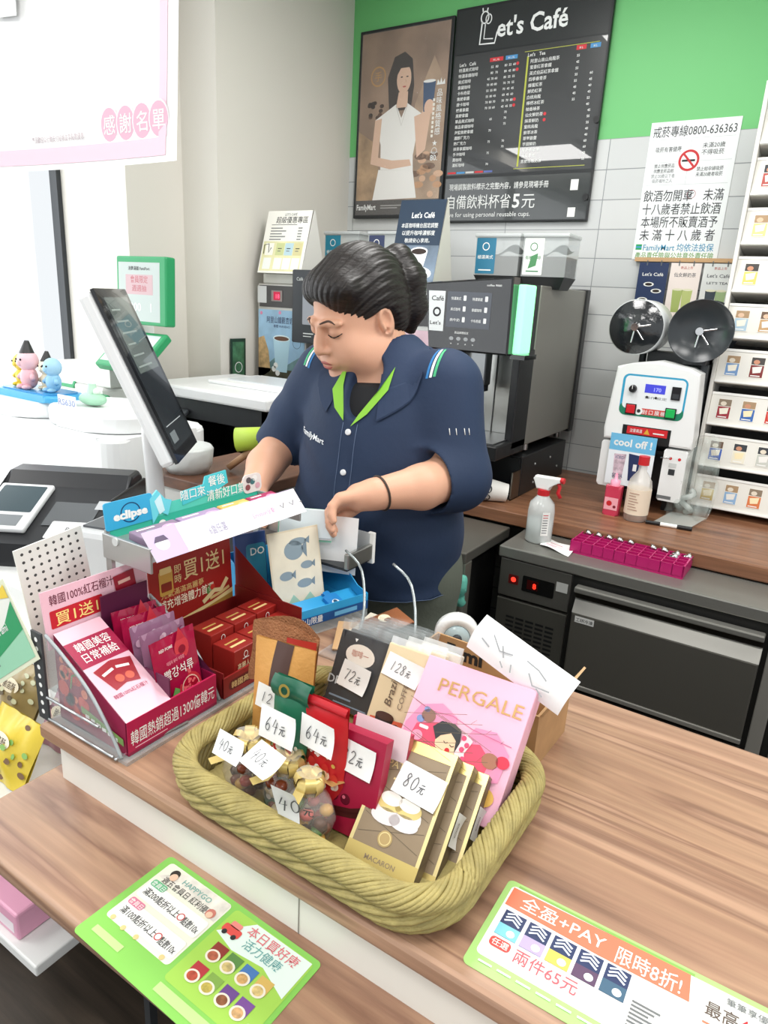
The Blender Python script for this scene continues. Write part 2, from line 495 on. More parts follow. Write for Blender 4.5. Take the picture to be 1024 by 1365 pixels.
b = MB(); b.box(0.25, 0.742, -0.022, 0.01, 0.72, 0.738, ssteel, bev=0.004); b.box(0.25, 0.742, -0.004, 0.014, 0.70, 0.722, M('#55534d', 0.35, 1.0)); b.build('handle', d)
b = MB(T(0, -0.0125, 0) @ UP); b.rect(0.262, 0.628, 0.318, 0.648, M('#d8d8d4', 0.4), 1); b.text('工研冷凍', 0.29, 0.632, 0.011, INK, 2, w=0.05); lab(b.build('nameplate', d), 'small pale nameplate')
b = MB(); b.box(0.755, 0.79, -0.006, 0.02, 0.12, 0.76, M('#a5a39c', 0.32, 0.5), bev=0.003); b.box(0.25, 0.742, 0.0, 0.02, 0.12, 0.40, M('#45443f', 0.4, 0.4)); b.box(0.81, 1.05, -0.004, 0.02, 0.2, 0.755, ssteel, bev=0.003); b.build('door_post', t)

t = thing('steel_undercounter_unit', 'dark stainless undercounter unit behind the clerk beside a steel post', 'cabinet', T(-1.36, 1.74, 0))
b = MB(); b.box(0, 0.56, 0.0, 0.33, 0.765, 0.80, M('#75736c', 0.35, 0.6), bev=0.004); b.box(0.01, 0.52, 0.012, 0.33, 0.0, 0.765, M('#1d1d1c', 0.4)); b.build('body', t)
b = MB(); b.box(0.515, 0.56, 0.004, 0.05, 0.0, 0.765, M('#8b897f', 0.35, 0.6), bev=0.003); b.box(0.53, 0.545, 0.0, 0.006, 0.02, 0.75, DGREY); b.build('post', t)
b = MB(); b.tube(smooth2([(0.555, 0.0, 0.735), (0.57, -0.012, 0.71), (0.562, -0.01, 0.68), (0.575, -0.004, 0.645)], 4), [0.012, 0.02, 0.022, 0.02, 0.017, 0.02, 0.016, 0.019, 0.015, 0.018, 0.014, 0.015, 0.006], M('#5fae9c', 0.8, bump=0.5, bscale=90), n=8)
tag(b.build('teal_cloth', None, T(-1.36, 1.72, 0)), 'crumpled teal cleaning cloth hanging on the corner of the steel unit', 'cloth')
# ================================================================== ON THE BACK WALL
BROWNW = M('#3b3a38', 0.5)
def lens_panel(b, x0, y0, x1, y1):
    return b
# menu board
t = thing('menu_board', 'large black drinks menu board with white lettering on the green wall', 'menu board', T(-1.56, 2.836, 1.828))
BW, BH = 0.635, 0.79
slate = M('#2b2e2f', 0.35); slate2 = M('#25282a', 0.3, coat=1.0)
b = MB(UP); b.box(0, BW, 0, BH, -0.01, 0.008, M('#1f2224', 0.4), bev=0.003); b.build('board', t)
b = MB(T(0, -0.0085, 0) @ UP)
b.rect(0.01, 0.63, BW - 0.01, BH - 0.01, slate, 0)
b.text("et's Café", 0.185, 0.672, 0.075, M('#f2f4f3', 0.5), 2, al='l', w=0.285, bold=0.02)
wl = M('#f2f4f3', 0.5)
b.line([(0.118, 0.73), (0.113, 0.655), (0.178, 0.652), (0.186, 0.69)], 0.006, wl, 2)
b.line([(0.132, 0.722), (0.13, 0.672), (0.17, 0.668)], 0.004, wl, 2)
b.ring(0.128, 0.745, 0.016, 0.005, wl, 2, ry=0.02); b.ring(0.145, 0.738, 0.012, 0.004, wl, 2, ry=0.016)
b.line([(0.118, 0.765), (0.116, 0.778)], 0.005, wl, 2); b.line([(0.136, 0.764), (0.138, 0.776)], 0.005, wl, 2)
b.build('header', t)
b = MB(T(0, -0.0085, 0) @ UP)
b.rect(0.008, 0.185, BW - 0.008, 0.625, slate2, 0)
wt = M('#e6e8e6', 0.5); yl = M('#b9bf4a', 0.5); rd = M('#d0343c', 0.5); bl = M('#4d92c8', 0.5)
L = ['特濃美式咖啡', '特濃拿鐵咖啡', '美式咖啡', '拿鐵咖啡', '卡布奇諾', '焦糖拿鐵', '摩卡咖啡', '榛果拿鐵', '黑糖拿鐵', '單品美式咖啡', '單品拿鐵咖啡', '海鹽焦糖拿鐵', '濃醇巧克力', '熱巧克力', '抹茶拿鐵咖啡', '手沖咖啡', '黑咖啡', '濃縮咖啡']
b.text("Let's", 0.032, 0.585, 0.014, wt, 1, al='l'); b.text('Café', 0.075, 0.585, 0.014, wt, 1, al='l')
b.rect(0.165, 0.588, 0.222, 0.602, rd, 1); b.rect(0.232, 0.588, 0.282, 0.602, bl, 1)
b.text('M L XL', 0.193, 0.591, 0.008, wt, 2); b.text('M L XL', 0.257, 0.591, 0.008, wt, 2)
rnd = random.Random(3)
for i, s in enumerate(L):
    y = 0.566 - i * 0.0205
    b.text(s, 0.03, y, 0.0125, wt, 1, al='l')
    if i < 8:
        for x in ((0.178, 0.198) if i < 2 else (0.165, 0.182, 0.198)): b.text(rnd.choice(['45', '55', '60', '70', '80']), x, y, 0.010, wt, 1)
        for x in (0.236, 0.254, 0.272): b.text(rnd.choice(['45', '55', '60', '70', '80']), x, y, 0.010, wt, 1)
        if i in (0, 1, 6, 7): b.disc(0.285, y + 0.005, 0.006, rd, 1)
    else:
        if i % 2: b.text(rnd.choice(['65', '70', '75']), 0.19, y, 0.010, wt, 1)
        if i in (8, 9, 10, 13, 14): b.text(rnd.choice(['65', '70', '75']), 0.252, y, 0.010, wt, 1)
b.rect(0.31, 0.605, 0.6, 0.607, yl, 1); b.rect(0.31, 0.197, 0.6, 0.199, yl, 1); b.rect(0.322, 0.205, 0.329, 0.59, yl, 1)
b.text("Let's", 0.325, 0.588, 0.014, wt, 2, al='l'); b.text('Tea', 0.37, 0.588, 0.014, wt, 2, al='l')
b.rect(0.515, 0.588, 0.552, 0.603, rd, 1); b.rect(0.567, 0.588, 0.605, 0.603, bl, 1)
b.text('M L', 0.533, 0.591, 0.008, wt, 2); b.text('M L', 0.586, 0.591, 0.008, wt, 2)
R_ = ['阿里山高山烏龍茶', '蜜香紅茶拿鐵', '英式伯爵紅茶拿鐵', '四季春青茶', '蜂蜜紅茶', '鮮奶紅茶', '白桃烏龍', '檸檬冰紅茶', '柚香綠茶', '仙女鮮奶茶', '抹茶鮮奶', '蜜桃烏龍', '鮮萃冰茶', '草莓歐蕾', '芋頭鮮奶', '厚奶茶拿鐵', '烏龍拿鐵', '黑糖珍珠奶茶']
for i, s in enumerate(R_):
    y = 0.566 - i * 0.0205
    b.text(s, 0.338, y, 0.0125, wt, 1, al='l')
    if i < 8: b.text(rnd.choice(['35', '45', '55']), 0.525, y, 0.010, wt, 1)
    if i > 2: b.text(rnd.choice(['40', '45', '55', '60']), 0.582 + 0.008 * (i > 8), y, 0.010, wt, 1)
    if i in (9, 10): b.disc(0.418, y + 0.005, 0.006, rd, 1)
for k, c in enumerate((rd, bl, M('#c9cac8', 0.5), rd, M('#5d6cae', 0.5))): b.rect(0.012 + k * 0.042, 0.19, 0.05 + k * 0.042, 0.197, c, 1)
b.build('price_list', t)
b = MB(T(0, -0.0085, 0) @ UP)
b.rect(0.006, 0.008, BW - 0.006, 0.172, M('#3b3f3f', 0.12, coat=0.5), 0)
b.text('現場調製飲料標示之完整內容，請參見現場手冊', 0.245, 0.128, 0.023, wt, 1, w=0.44)
b.text('自備飲料杯省', 0.165, 0.058, 0.05, wt, 1, w=0.29, bold=0.0); b.text('5', 0.335, 0.055, 0.062, wt, 1, bold=0.02); b.text('元', 0.388, 0.056, 0.052, wt, 1, bold=0.0)
b.text('Save for using personal reusable cups.', 0.205, 0.022, 0.022, wt, 1, w=0.39, bold=0)
b.rect(0.555, 0.112, 0.585, 0.15, WHITE, 1); b.rect(0.555, 0.016, 0.585, 0.05, WHITE, 1)
b.build('notice_panel', t)
b = MB(T(0, -0.009, 0) @ UP)
for (x, y) in ((0.625, 0.35), (0.62, 0.085)): b.cyl((x, y, 0), (x, y, 0.006), 0.012, BLACK)
b.build('wall_bolt', t)

# advertisement with a woman, framed under glass
t = thing('framed_poster', 'framed glossy coffee poster of a woman in white holding a blue cup', 'poster', T(-2.03, 2.835, 1.85) @ RX(-0.012))
PW, PH = 0.462, 0.752
b = MB(UP); b.box(0, PW, 0, PH, -0.01, 0.012, M('#26282a', 0.35), bev=0.003); b.build('frame', t)
b = MB(T(0, -0.0125, 0) @ UP)
b.rect(0.014, 0.014, PW - 0.014, PH - 0.014, M('#8d7563', 0.5, vary=0.35, vscale=5), 0)
b.rect(0.014, 0.014, PW - 0.014, 0.075, M('#4a4745', 0.5), 1)
b.poly([(0.28, 0.075), (0.448, 0.075), (0.448, 0.5), (0.38, 0.62), (0.3, 0.45)], M('#a48b74', 0.5, vary=0.3, vscale=7), 1)
b.poly([(0.014, 0.075), (0.14, 0.075), (0.12, 0.3), (0.014, 0.36)], M('#a58868', 0.5, vary=0.4, vscale=14), 1)
for i in range(16): b.disc(0.3 + rnd.random() * 0.14, 0.09 + rnd.random() * 0.16, 0.014 + rnd.random() * 0.018, M(rnd.choice(['#c9a284', '#8a6248', '#b98d68', '#6c4f3b']), 0.5), 2, ry=0.013)
skin = M('#d8b49c', 0.5); hairm = M('#2f2521', 0.5); dress = M('#e9e7e3', 0.5)
b.poly([(0.17, 0.43), (0.155, 0.56), (0.185, 0.635), (0.235, 0.65), (0.275, 0.62), (0.29, 0.52), (0.28, 0.43)], hairm, 3)
b.poly([(0.205, 0.44), (0.262, 0.44), (0.262, 0.50), (0.215, 0.50)], skin, 4)
b.disc(0.238, 0.548, 0.036, skin, 5, ry=0.055)
b.poly([(0.2, 0.56), (0.195, 0.61), (0.24, 0.625), (0.272, 0.6), (0.262, 0.59), (0.22, 0.59)], hairm, 6)
for x in (0.226, 0.254): b.disc(x, 0.556, 0.006, hairm, 7, ry=0.0025)
b.line([(0.246, 0.548), (0.249, 0.535)], 0.002, M('#b98f78', 0.5), 7); b.disc(0.242, 0.519, 0.009, M('#b3544e', 0.5), 7, ry=0.003)
b.poly([(0.1, 0.40), (0.205, 0.455), (0.235, 0.40), (0.262, 0.455), (0.335, 0.41), (0.318, 0.33), (0.305, 0.25), (0.31, 0.19), (0.14, 0.2), (0.135, 0.3)], dress, 4)
b.poly([(0.13, 0.2), (0.31, 0.19), (0.335, 0.08), (0.105, 0.075)], dress, 4)
b.poly([(0.1, 0.40), (0.135, 0.405), (0.125, 0.25), (0.2, 0.235), (0.29, 0.235), (0.3, 0.21), (0.19, 0.2), (0.085, 0.225)], skin, 5)
b.poly([(0.335, 0.41), (0.3, 0.40), (0.325, 0.24), (0.365, 0.27), (0.385, 0.45), (0.36, 0.46)], skin, 5)
b.line([(0.205, 0.45), (0.237, 0.37), (0.262, 0.45)], 0.003, M('#bdb9b4', 0.5), 6)
b.poly([(0.335, 0.53), (0.395, 0.525), (0.388, 0.41), (0.343, 0.415)], M('#2f4a6d', 0.5), 6); b.disc(0.365, 0.528, 0.03, M('#e5e5e3', 0.5), 7, ry=0.006)
b.disc(0.371, 0.43, 0.024, skin, 7, ry=0.03)
b.ring(0.105, 0.57, 0.036, 0.006, M('#b98d55', 0.5), 3); b.text('手', 0.105, 0.555, 0.034, M('#b98d55', 0.5), 3)
for i in range(14): b.disc(0.06 + rnd.random() * 0.075, 0.4 + rnd.random() * 0.08, 0.011, M(rnd.choice(['#3b2417', '#5a3a26', '#2a1a12']), 0.4), 3, ry=0.008)
for i, ch in enumerate('品味風格質感'): b.text(ch, 0.418, 0.47 - i * 0.029, 0.025, wt, 8)
for i in range(9): b.rect(0.388, 0.45 - i * 0.017, 0.398, 0.461 - i * 0.017, M('#e8e4da', 0.5), 8)
b.poly([(0.4, 0.51), (0.405, 0.53), (0.415, 0.515), (0.42, 0.535), (0.427, 0.515), (0.437, 0.53), (0.44, 0.51)], wt, 8)
b.text('★', 0.41, 0.282, 0.022, wt, 8); b.text('80.', 0.41, 0.225, 0.026, wt, 8); b.ring(0.41, 0.262, 0.012, 0.002, wt, 8)
b.text('Signature', 0.41, 0.254, 0.008, wt, 8)
b.text('FamilyMart', 0.02, 0.035, 0.028, wt, 3, al='l', w=0.105, bold=0.02); b.rect(0.15, 0.05, 0.26, 0.054, M('#a09e9c', 0.5), 3); b.rect(0.15, 0.04, 0.24, 0.044, M('#a09e9c', 0.5), 3)
b.build('poster_print', t)
b = MB(T(0, -0.0162, 0) @ UP); b.rect(0.012, 0.012, PW - 0.012, PH - 0.012, M('#ffffff', 0.02, alpha=0.06, coat=1.0), 0); b.build('glass', t)

# no smoking / no alcohol notice
t = MB(UP)
NW, NH = 0.298, 0.462
t.box(0, NW, 0, NH, -0.001, 0.0005, M('#eef1f2', 0.3))
bk = M('#3c3d40', 0.5)
t.text('戒菸專線0800-636363', 0.149, 0.415, 0.033, bk, 4, w=0.276, bold=0.02)
gl = M('#c6cacc', 0.5)
for y in (0.255, 0.33, 0.404): t.rect(0.01, y, 0.288, y + 0.0012, gl, 4)
t.rect(0.146, 0.255, 0.1472, 0.404, gl, 4)
t.text('吸菸有害健康', 0.072, 0.365, 0.016, bk, 4, w=0.088); t.text('未滿20歲', 0.222, 0.372, 0.016, bk, 4); t.text('不得吸菸', 0.222, 0.35, 0.016, bk, 4)
for i, s in enumerate(['禁止供應菸品', '供應至菸品給', '禁止20歲以下者', '吸菸場所之人']): t.text(s, 0.066, 0.313 - i * 0.0165, 0.0125, bk if i < 2 else M('#8a8c90', 0.5), 4, w=0.07 + 0.012 * (i == 2))
for i, s in enumerate(['禁止給孕婦吸菸', '未滿20歲者吸菸']): t.text(s, 0.222, 0.298 - i * 0.0175, 0.013, bk, 4, w=0.088)
t.disc(0.147, 0.333, 0.036, M('#f6f6f5', 0.4), 5); t.ring(0.147, 0.333, 0.031, 0.008, RED, 6)
t.rect(0.124, 0.329, 0.168, 0.336, BLACK, 6); t.line([(0.126, 0.356), (0.168, 0.31)], 0.007, RED, 7)
for i, s in enumerate(['飲酒勿開車　未滿', '十八歲者禁止飲酒', '本場所不販賣酒予', '未 滿 十 八 歲 者']): t.text(s, 0.146, 0.203 - i * 0.0445, 0.036, bk, 4, w=0.272 - 0.004 * i, bold=0.022)
t.ring(0.174, 0.222, 0.014, 0.002, M('#b0787c', 0.5), 4); t.line([(0.168, 0.215), (0.174, 0.224), (0.182, 0.227)], 0.003, bk, 4)
t.rect(0.008, 0.034, 0.03, 0.041, GREEN, 4); t.rect(0.008, 0.046, 0.03, 0.053, GREEN, 4); t.rect(0.008, 0.041, 0.03, 0.046, M('#4a9cd0', 0.5), 4)
t.text('FamilyMart 均依法投保', 0.158, 0.032, 0.025, M('#2f8fb8', 0.5), 4, w=0.245, bold=0.02)
t.text('產品責任險與公共意外責任險', 0.147, 0.006, 0.02, M('#5a9a3c', 0.5), 4, w=0.275, bold=0.02)
tag(t.build('smoking_alcohol_notice', None, T(-0.737, 2.848, 1.694)), 'white no-smoking and no-alcohol notice on the wall above the film rolls', 'notice')

# strip with three flip cards
t = thing('flip_card_strip', 'three hanging drink cards on a thin wooden strip under the white notice', 'card strip', T(-0.70, 2.83, 1.45))
b = MB(); b.box(-0.02, 0.345, -0.004, 0.019, 0.236, 0.25, M('#c9a276', 0.5)); b.build('strip', t)
for k, (c, s, s2) in enumerate((('#26365c', "Let's Café", ''), ('#f1e4dd', '仙女鮮奶茶', ''), ('#dfe1de', "Let's Café", "LET'S TEA"))):
    b = MB(T(k * 0.113, -0.008, 0) @ UP)
    b.box(0.002, 0.107, 0.0, 0.232, -0.001, 0.001, M(c, 0.4))
    ink = WHITE if k == 0 else M('#4a4a52', 0.5)
    b.text(s, 0.055, 0.185, 0.014, ink, 6, w=0.075)
    if s2: b.text(s2, 0.055, 0.162, 0.010, ink, 6, w=0.07)
    if k == 0:
        for (x, y) in ((0.045, 0.155), (0.075, 0.132), (0.03, 0.1)): b.disc(x, y, 0.019, WHITE, 6, ry=0.008); b.disc(x, y, 0.013, M('#2d211b', 0.4), 7, ry=0.005)
        b.rect(0.01, 0.02, 0.1, 0.085, M('#11182c', 0.4), 6)
    else:
        b.text('新品上市', 0.058, 0.212, 0.009, M('#c05a52', 0.5), 6)
        for x, cc in ((0.038, '#a9b86a' if k == 1 else '#39444c'), (0.072, '#bcc67c' if k == 1 else '#a3bb86')):
            b.poly([(x - 0.018, 0.14), (x + 0.018, 0.14), (x + 0.013, 0.06), (x - 0.013, 0.06)], M(cc, 0.4), 6); b.disc(x, 0.14, 0.018, M('#e6e3c4', 0.4), 7, ry=0.004)
    for x in (0.03, 0.08): b.add(*[[(x - 0.002, 0.222, 0.002), (x + 0.002, 0.222, 0.002), (x + 0.002, 0.24, 0.004), (x - 0.002, 0.24, 0.004)], [(0, 1, 2, 3)]], GREY)
    lab(b.build('flip_card', t), ['navy card with cups', 'pale pink card with green teas', 'grey card with dark and green cups'][k])

# ================================================================== RIGHT COFFEE MACHINE
t = thing('machine_base_drawer', 'black drawer box on the wood worktop under the silver coffee machine', 'drawer box', T(-1.15, 2.2, 0.85))
b = MB(); b.box(0.0, 0.29, 0.07, 0.53, 0.0, 0.145, M('#202122', 0.4), bev=0.003); b.build('body', t)
b = MB(); b.box(0.0, 0.285, 0.06, 0.075, 0.004, 0.14, M('#26282a', 0.3, 0.6)); b.box(0.215, 0.288, 0.0, 0.07, 0.0, 0.004, STEEL); b.box(0.283, 0.288, 0.0, 0.07, 0.0, 0.10, M('#8e8c86', 0.3, 1.0)); b.build('steel_front', t)
b = MB()
for (y, z) in ((0.2, 0.1), (0.36, 0.1), (0.2, 0.03), (0.45, 0.05)): b.cyl((0.289, y, z), (0.2915, y, z), 0.004, LGREY, n=10)
b.build('screw', t)

t = thing('coffee_machine', 'silver coffee machine with a black touch screen and green light strip', 'coffee machine', T(-1.155, 2.06, 1.005))
side = M('#94928b', 0.38, 0.5, bump=0.04, bscale=90, stretch=(1, 0.05, 1)); blk = M('#121315', 0.12, coat=0.4)
b = MB()
b.box(0.0, 0.29, 0.22, 0.70, 0.03, 0.565, side, bev=0.004); b.box(0.0, 0.296, 0.69, 0.735, 0.02, 0.57, M('#232425', 0.4), bev=0.004)
b.box(0.005, 0.285, 0.12, 0.22, 0.36, 0.565, M('#303234', 0.4))
b.box(0.0, 0.02, 0.10, 0.22, 0.03, 0.36, M('#1b1c1e', 0.3)); b.box(0.262, 0.29, 0.10, 0.225, 0.03, 0.36, M('#1b1c1e', 0.3), bev=0.004)
for (x, y) in ((0.03, 0.3), (0.26, 0.3), (0.03, 0.65), (0.26, 0.65)): b.cyl((x, y, -0.0), (x, y, 0.03), 0.014, STEEL)
b.build('body', t)
b = MB(); b.box(0.04, 0.26, 0.205, 0.222, 0.05, 0.35, STEEL); b.box(0.165, 0.167, 0.2, 0.206, 0.05, 0.35, GREY); b.build('back_plate', t)
b = MB()
b.prism([(-0.03, 0.0), (-0.055, 0.21), (0.25, 0.235), (0.255, 0.0)], 0, 0.06, blk, bev=0.006)
for v in range(len(b.v)):
    x, y, z = b.v[v]; b.v[v] = (x + 0.03, 0.06 - z + 0.0, y + 0.345)
sc = b.build('screen', t)
b = MB(T(0.03, -0.0008, 0.345) @ UP)
b.rect(0.03, 0.075, 0.185, 0.185, M('#4b4f57', 0.25, emit=0.12), 0)
b.poly([(-0.03, 0.06), (0.022, 0.06), (0.022, 0.185), (-0.04, 0.185)], M('#dfe3e2', 0.4), 0)
b.text("Café", -0.005, 0.155, 0.018, INK, 1, w=0.045); b.ring(-0.005, 0.12, 0.012, 0.006, INK, 1); b.text("Let's", -0.008, 0.08, 0.014, INK, 1, w=0.04)
for i in range(3):
    for j in range(2): b.text(["特濃美式", "特濃拿鐵", "美式咖啡", "拿鐵咖啡", "熱牛奶", "卡布奇諾"][i * 2 + j], 0.062 + j * 0.075, 0.16 - i * 0.033, 0.009, wt, 2, w=0.035); b.rr(0.088 + j * 0.075, 0.158 - i * 0.033, 0.098 + j * 0.075, 0.174 - i * 0.033, 0.002, wt, 2)
b.text('飲品調理設定', 0.09, 0.056, 0.007, wt, 1, w=0.05)
for j in range(4): b.disc(0.055 + j * 0.026, 0.04, 0.008, M('#9da0a2', 0.4), 1, ry=0.006); b.text('+', 0.055 + j * 0.026, 0.02, 0.009, wt, 1)
b.text('coffee 9000', 0.19, 0.205, 0.007, wt, 1, w=0.05); b.build('display', sc)
b = MB(); b.box(0.286, 0.312, 0.03, 0.12, 0.35, 0.56, M('#7de39b', 0.4, emit=1.6), bev=0.005); b.build('light_strip', t)
b = MB(); b.box(0.286, 0.335, 0.02, 0.12, 0.335, 0.35, blk); b.build('strip_ledge', t)
b = MB(); b.box(0.12, 0.18, 0.08, 0.13, 0.235, 0.345, M('#8b8d8e', 0.3, 1.0), bev=0.005); b.box(0.125, 0.175, 0.07, 0.125, 0.215, 0.235, BLACK); b.cyl((0.135, 0.095, 0.19), (0.135, 0.095, 0.216), 0.006, CHROME); b.cyl((0.165, 0.095, 0.19), (0.165, 0.095, 0.216), 0.006, CHROME); b.build('spout', t)
b = MB(); b.box(0.0, 0.29, -0.02, 0.225, 0.01, 0.06, M('#1a1b1c', 0.35), bev=0.006); b.box(0.02, 0.27, -0.01, 0.2, 0.06, 0.064, M('#77787a', 0.35, 0.9)); b.build('drip_tray', t)

def hopper(name, label, mw, labcol, txt, w=0.15):
    t = thing(name, label, 'bean hopper', mw, 'coffee bean hoppers')
    gl_ = M('#dfe6e6', 0.08, alpha=0.35)
    b = MB(); b.prism([(-w / 2, -0.06), (w / 2, -0.06), (w / 2, 0.06), (-w / 2, 0.06)], 0.04, 0.165, gl_); b.box(-w / 2 - 0.004, w / 2 + 0.004, -0.065, 0.065, 0.165, 0.178, M('#d4d8d8', 0.2, alpha=0.7), bev=0.004); b.build('bin', t)
    b = MB(); b.add([(-w * 0.38, -0.045, 0), (w * 0.38, -0.045, 0), (w * 0.38, 0.045, 0), (-w * 0.38, 0.045, 0), (-w / 2, -0.06, 0.04), (w / 2, -0.06, 0.04), (w / 2, 0.06, 0.04), (-w / 2, 0.06, 0.04)],
                    [(3, 2, 1, 0), (0, 1, 5, 4), (1, 2, 6, 5), (2, 3, 7, 6), (3, 0, 4, 7), (4, 5, 6, 7)], M('#222426', 0.4)); b.build('funnel', t)
    b = MB()
    b.grid(lambda u, v: (-w / 2 + 0.004 + u * (w - 0.008), -0.056 + v * 0.112, 0.135 + 0.01 * math.sin(9 * u + 4 * v) - 0.03 * (1 - u)), 18, 12, M('#3a2a22', 0.45, bump=1.0, bscale=120), False)
    b.box(-w / 2 + 0.003, w / 2 - 0.003, -0.057, 0.057, 0.041, 0.105, M('#3a2a22', 0.45, bump=1.0, bscale=120)); o = b.build('coffee_beans', t); o['kind'] = 'stuff'
    b = MB(T(-w / 2 + 0.004, -0.0605, 0.045) @ UP); b.rr(0, 0, w * 0.45, 0.118, 0.003, M(labcol, 0.4), 0)
    ic = WHITE if labcol != '#e7ebe4' else M('#3f7a52', 0.5)
    b.ring(w * 0.22, 0.09, 0.012, 0.003, ic, 1); b.text(txt, w * 0.22, 0.05, 0.012, ic, 1, w=w * 0.36); b.rect(w * 0.08, 0.01, w * 0.37, 0.014, ic, 1)
    if labcol == '#e7ebe4': b.poly([(w * 0.12, 0.02), (w * 0.3, 0.03), (w * 0.33, 0.07), (w * 0.18, 0.06)], M('#4d8a5b', 0.5), 2)
    b.build('label_sticker', t)
    return t
hopper('bean_hopper', 'bean hopper with a blue label on top of the silver coffee machine', T(-1.075, 2.42, 1.56), '#2e7796', '極選美式', 0.165)
hopper('bean_hopper', 'bean hopper with a white leaf label on top of the silver coffee machine', T(-0.90 - 0.0, 2.42, 1.56), '#e7ebe4', '有機咖啡', 0.155)

# paper cups lying in a stack in front of the drawer box
t = thing('paper_cup_stack', 'stack of white printed paper cups lying beside the black drawer box', 'paper cups', T(-0.955, 2.13, 0.894) @ RZ(0.5) @ RY(-PI / 2 + 0.12))
for k in range(9):
    b = MB(); z0 = -0.10 + k * 0.011
    b.lathe([(0.031, z0), (0.0425, z0 + 0.1), (0.0435, z0 + 0.103), (0.0425, z0 + 0.106), (0.0405, z0 + 0.1), (0.03, z0 + 0.004)], M('#eceae4', 0.5), 26)
    if k == 0:
        b.X = T(0, 0, 0)
        for a in (3.4, 4.2, 5.0):
            b.X = RZ(a) @ T(0.0395, 0, -0.035) @ RY(0.12) @ FACE_X
            b.text('☕', 0, 0, 0.02, INK, 2); b.ring(0, 0.008, 0.014, 0.003, INK, 2)
            b.X = Matrix()
    b.build('paper_cup', t)

# ================================================================== CUP SEALER
t = thing('cup_sealing_machine', 'white cup sealing machine with a blue display and red and green buttons', 'sealing machine', T(-0.625, 2.4, 0.85))
wp = M('#e8e9e8', 0.3)
b = MB()
b.box(0.02, 0.26, 0.06, 0.34, 0.07, 0.46, M('#2a2c2e', 0.45))
b.box(0.03, 0.07, 0.07, 0.12, 0.0, 0.08, BLACK); b.box(0.21, 0.25, 0.07, 0.12, 0.0, 0.08, BLACK); b.box(0.03, 0.25, 0.28, 0.33, 0.0, 0.08, BLACK)
b.build('body', t)
b = MB(UP)
b.prism([(0.0, 0.235), (0.285, 0.235), (0.285, 0.27), (0.272, 0.475), (0.24, 0.49), (0.14, 0.505), (0.05, 0.49), (0.012, 0.478), (-0.004, 0.27)], -0.09, 0.012, wp, bev=0.008)
b.build('upper_housing', t)
b = MB(UP); b.prism([(0.06, 0.29), (0.215, 0.29), (0.215, 0.235), (0.06, 0.235)], 0.0, 0.0135, M('#1b1c1d', 0.4)); b.build('slot', t)
b = MB(T(0, -0.0137, 0) @ UP)
b.rect(0.075, 0.262, 0.205, 0.287, RED, 1); b.text('注意高溫', 0.105, 0.269, 0.011, wt, 2, w=0.04); b.poly([(0.13, 0.266), (0.15, 0.266), (0.14, 0.284)], M('#d8a438', 0.5), 2); b.rect(0.16, 0.27, 0.195, 0.274, wt, 2)
b.build('warning_sticker', t)
b = MB(T(0, -0.0122, 0) @ UP)
b.rr(0.038, 0.322, 0.242, 0.458, 0.02, M('#2f9ac0', 0.4), 1); b.rr(0.038, 0.322, 0.242, 0.365, 0.02, M('#1f7a5c', 0.4), 2)
b.rr(0.046, 0.345, 0.236, 0.452, 0.014, M('#e4e8ea', 0.4), 3)
b.text('操作設定', 0.15, 0.383, 0.008, GREY, 4, w=0.07)
b.rect(0.094, 0.33, 0.186, 0.35, M('#c9473f', 0.4), 4)
for k in range(4): b.text('封口膜機'[k], 0.123 + k * 0.019, 0.333, 0.014, wt, 5)
b.disc(0.103, 0.34, 0.013, wt, 5); b.disc(0.103, 0.34, 0.006, INK, 6)
b.disc(0.122, 0.388, 0.004, INK, 4); b.disc(0.15, 0.388, 0.004, INK, 4)
b.build('control_panel', t)
b = MB(T(0, -0.0132, 0) @ UP); b.rect(0.112, 0.402, 0.176, 0.43, M('#3b3fb0', 0.3, emit=0.5), 1); b.text('170', 0.152, 0.408, 0.015, M('#8b90ff', 0.3, emit=0.8), 2); b.build('digital_display', t)
b = MB(T(0, -0.0128, 0) @ UP); b.cyl((0.074, 0.41, 0), (0.074, 0.41, 0.012), 0.013, BLACK, 0.011); b.rect(0.073, 0.41, 0.075, 0.422, wt, 56); b.build('knob', t)
b = MB(T(0, -0.0128, 0) @ UP); b.box(0.196, 0.224, 0.388, 0.43, 0, 0.004, BLACK, bev=0.001); b.rect(0.2, 0.393, 0.22, 0.408, DGREY, 20); b.build('power_switch', t)
for x, c, nm in ((0.077, '#c5202a', 'red push button'), (0.203, '#1fae55', 'green push button')):
    b = MB(T(0, -0.0128, 0) @ UP); b.box(x - 0.017, x + 0.017, 0.327, 0.361, 0, 0.004, BLACK, bev=0.001); b.box(x - 0.014, x + 0.014, 0.33, 0.358, 0.003, 0.008, M(c, 0.35), bev=0.002); lab(b.build('push_button', t), nm)
b = MB(UP); b.prism(rrect(-0.002, 0.07, 0.07, 0.228, 0.008), -0.09, 0.01, wp, bev=0.004); lab(b.build('lower_housing', t), 'left lower white housing')
b = MB(UP); b.prism(rrect(0.205, 0.055, 0.278, 0.228, 0.006), -0.09, 0.016, wp, bev=0.004)
for x in (0.228, 0.256): b.X = T(0, -0.0165, 0) @ UP; b.disc(x, 0.2, 0.005, RED, 1)
b.rect(0.226, 0.17, 0.25, 0.185, LGREY, 1); b.rect(0.228, 0.145, 0.248, 0.165, DGREY, 1); b.rect(0.205, 0.062, 0.25, 0.073, GREY, 1)
lab(b.build('lower_housing', t), 'right lower white housing with two red dots')
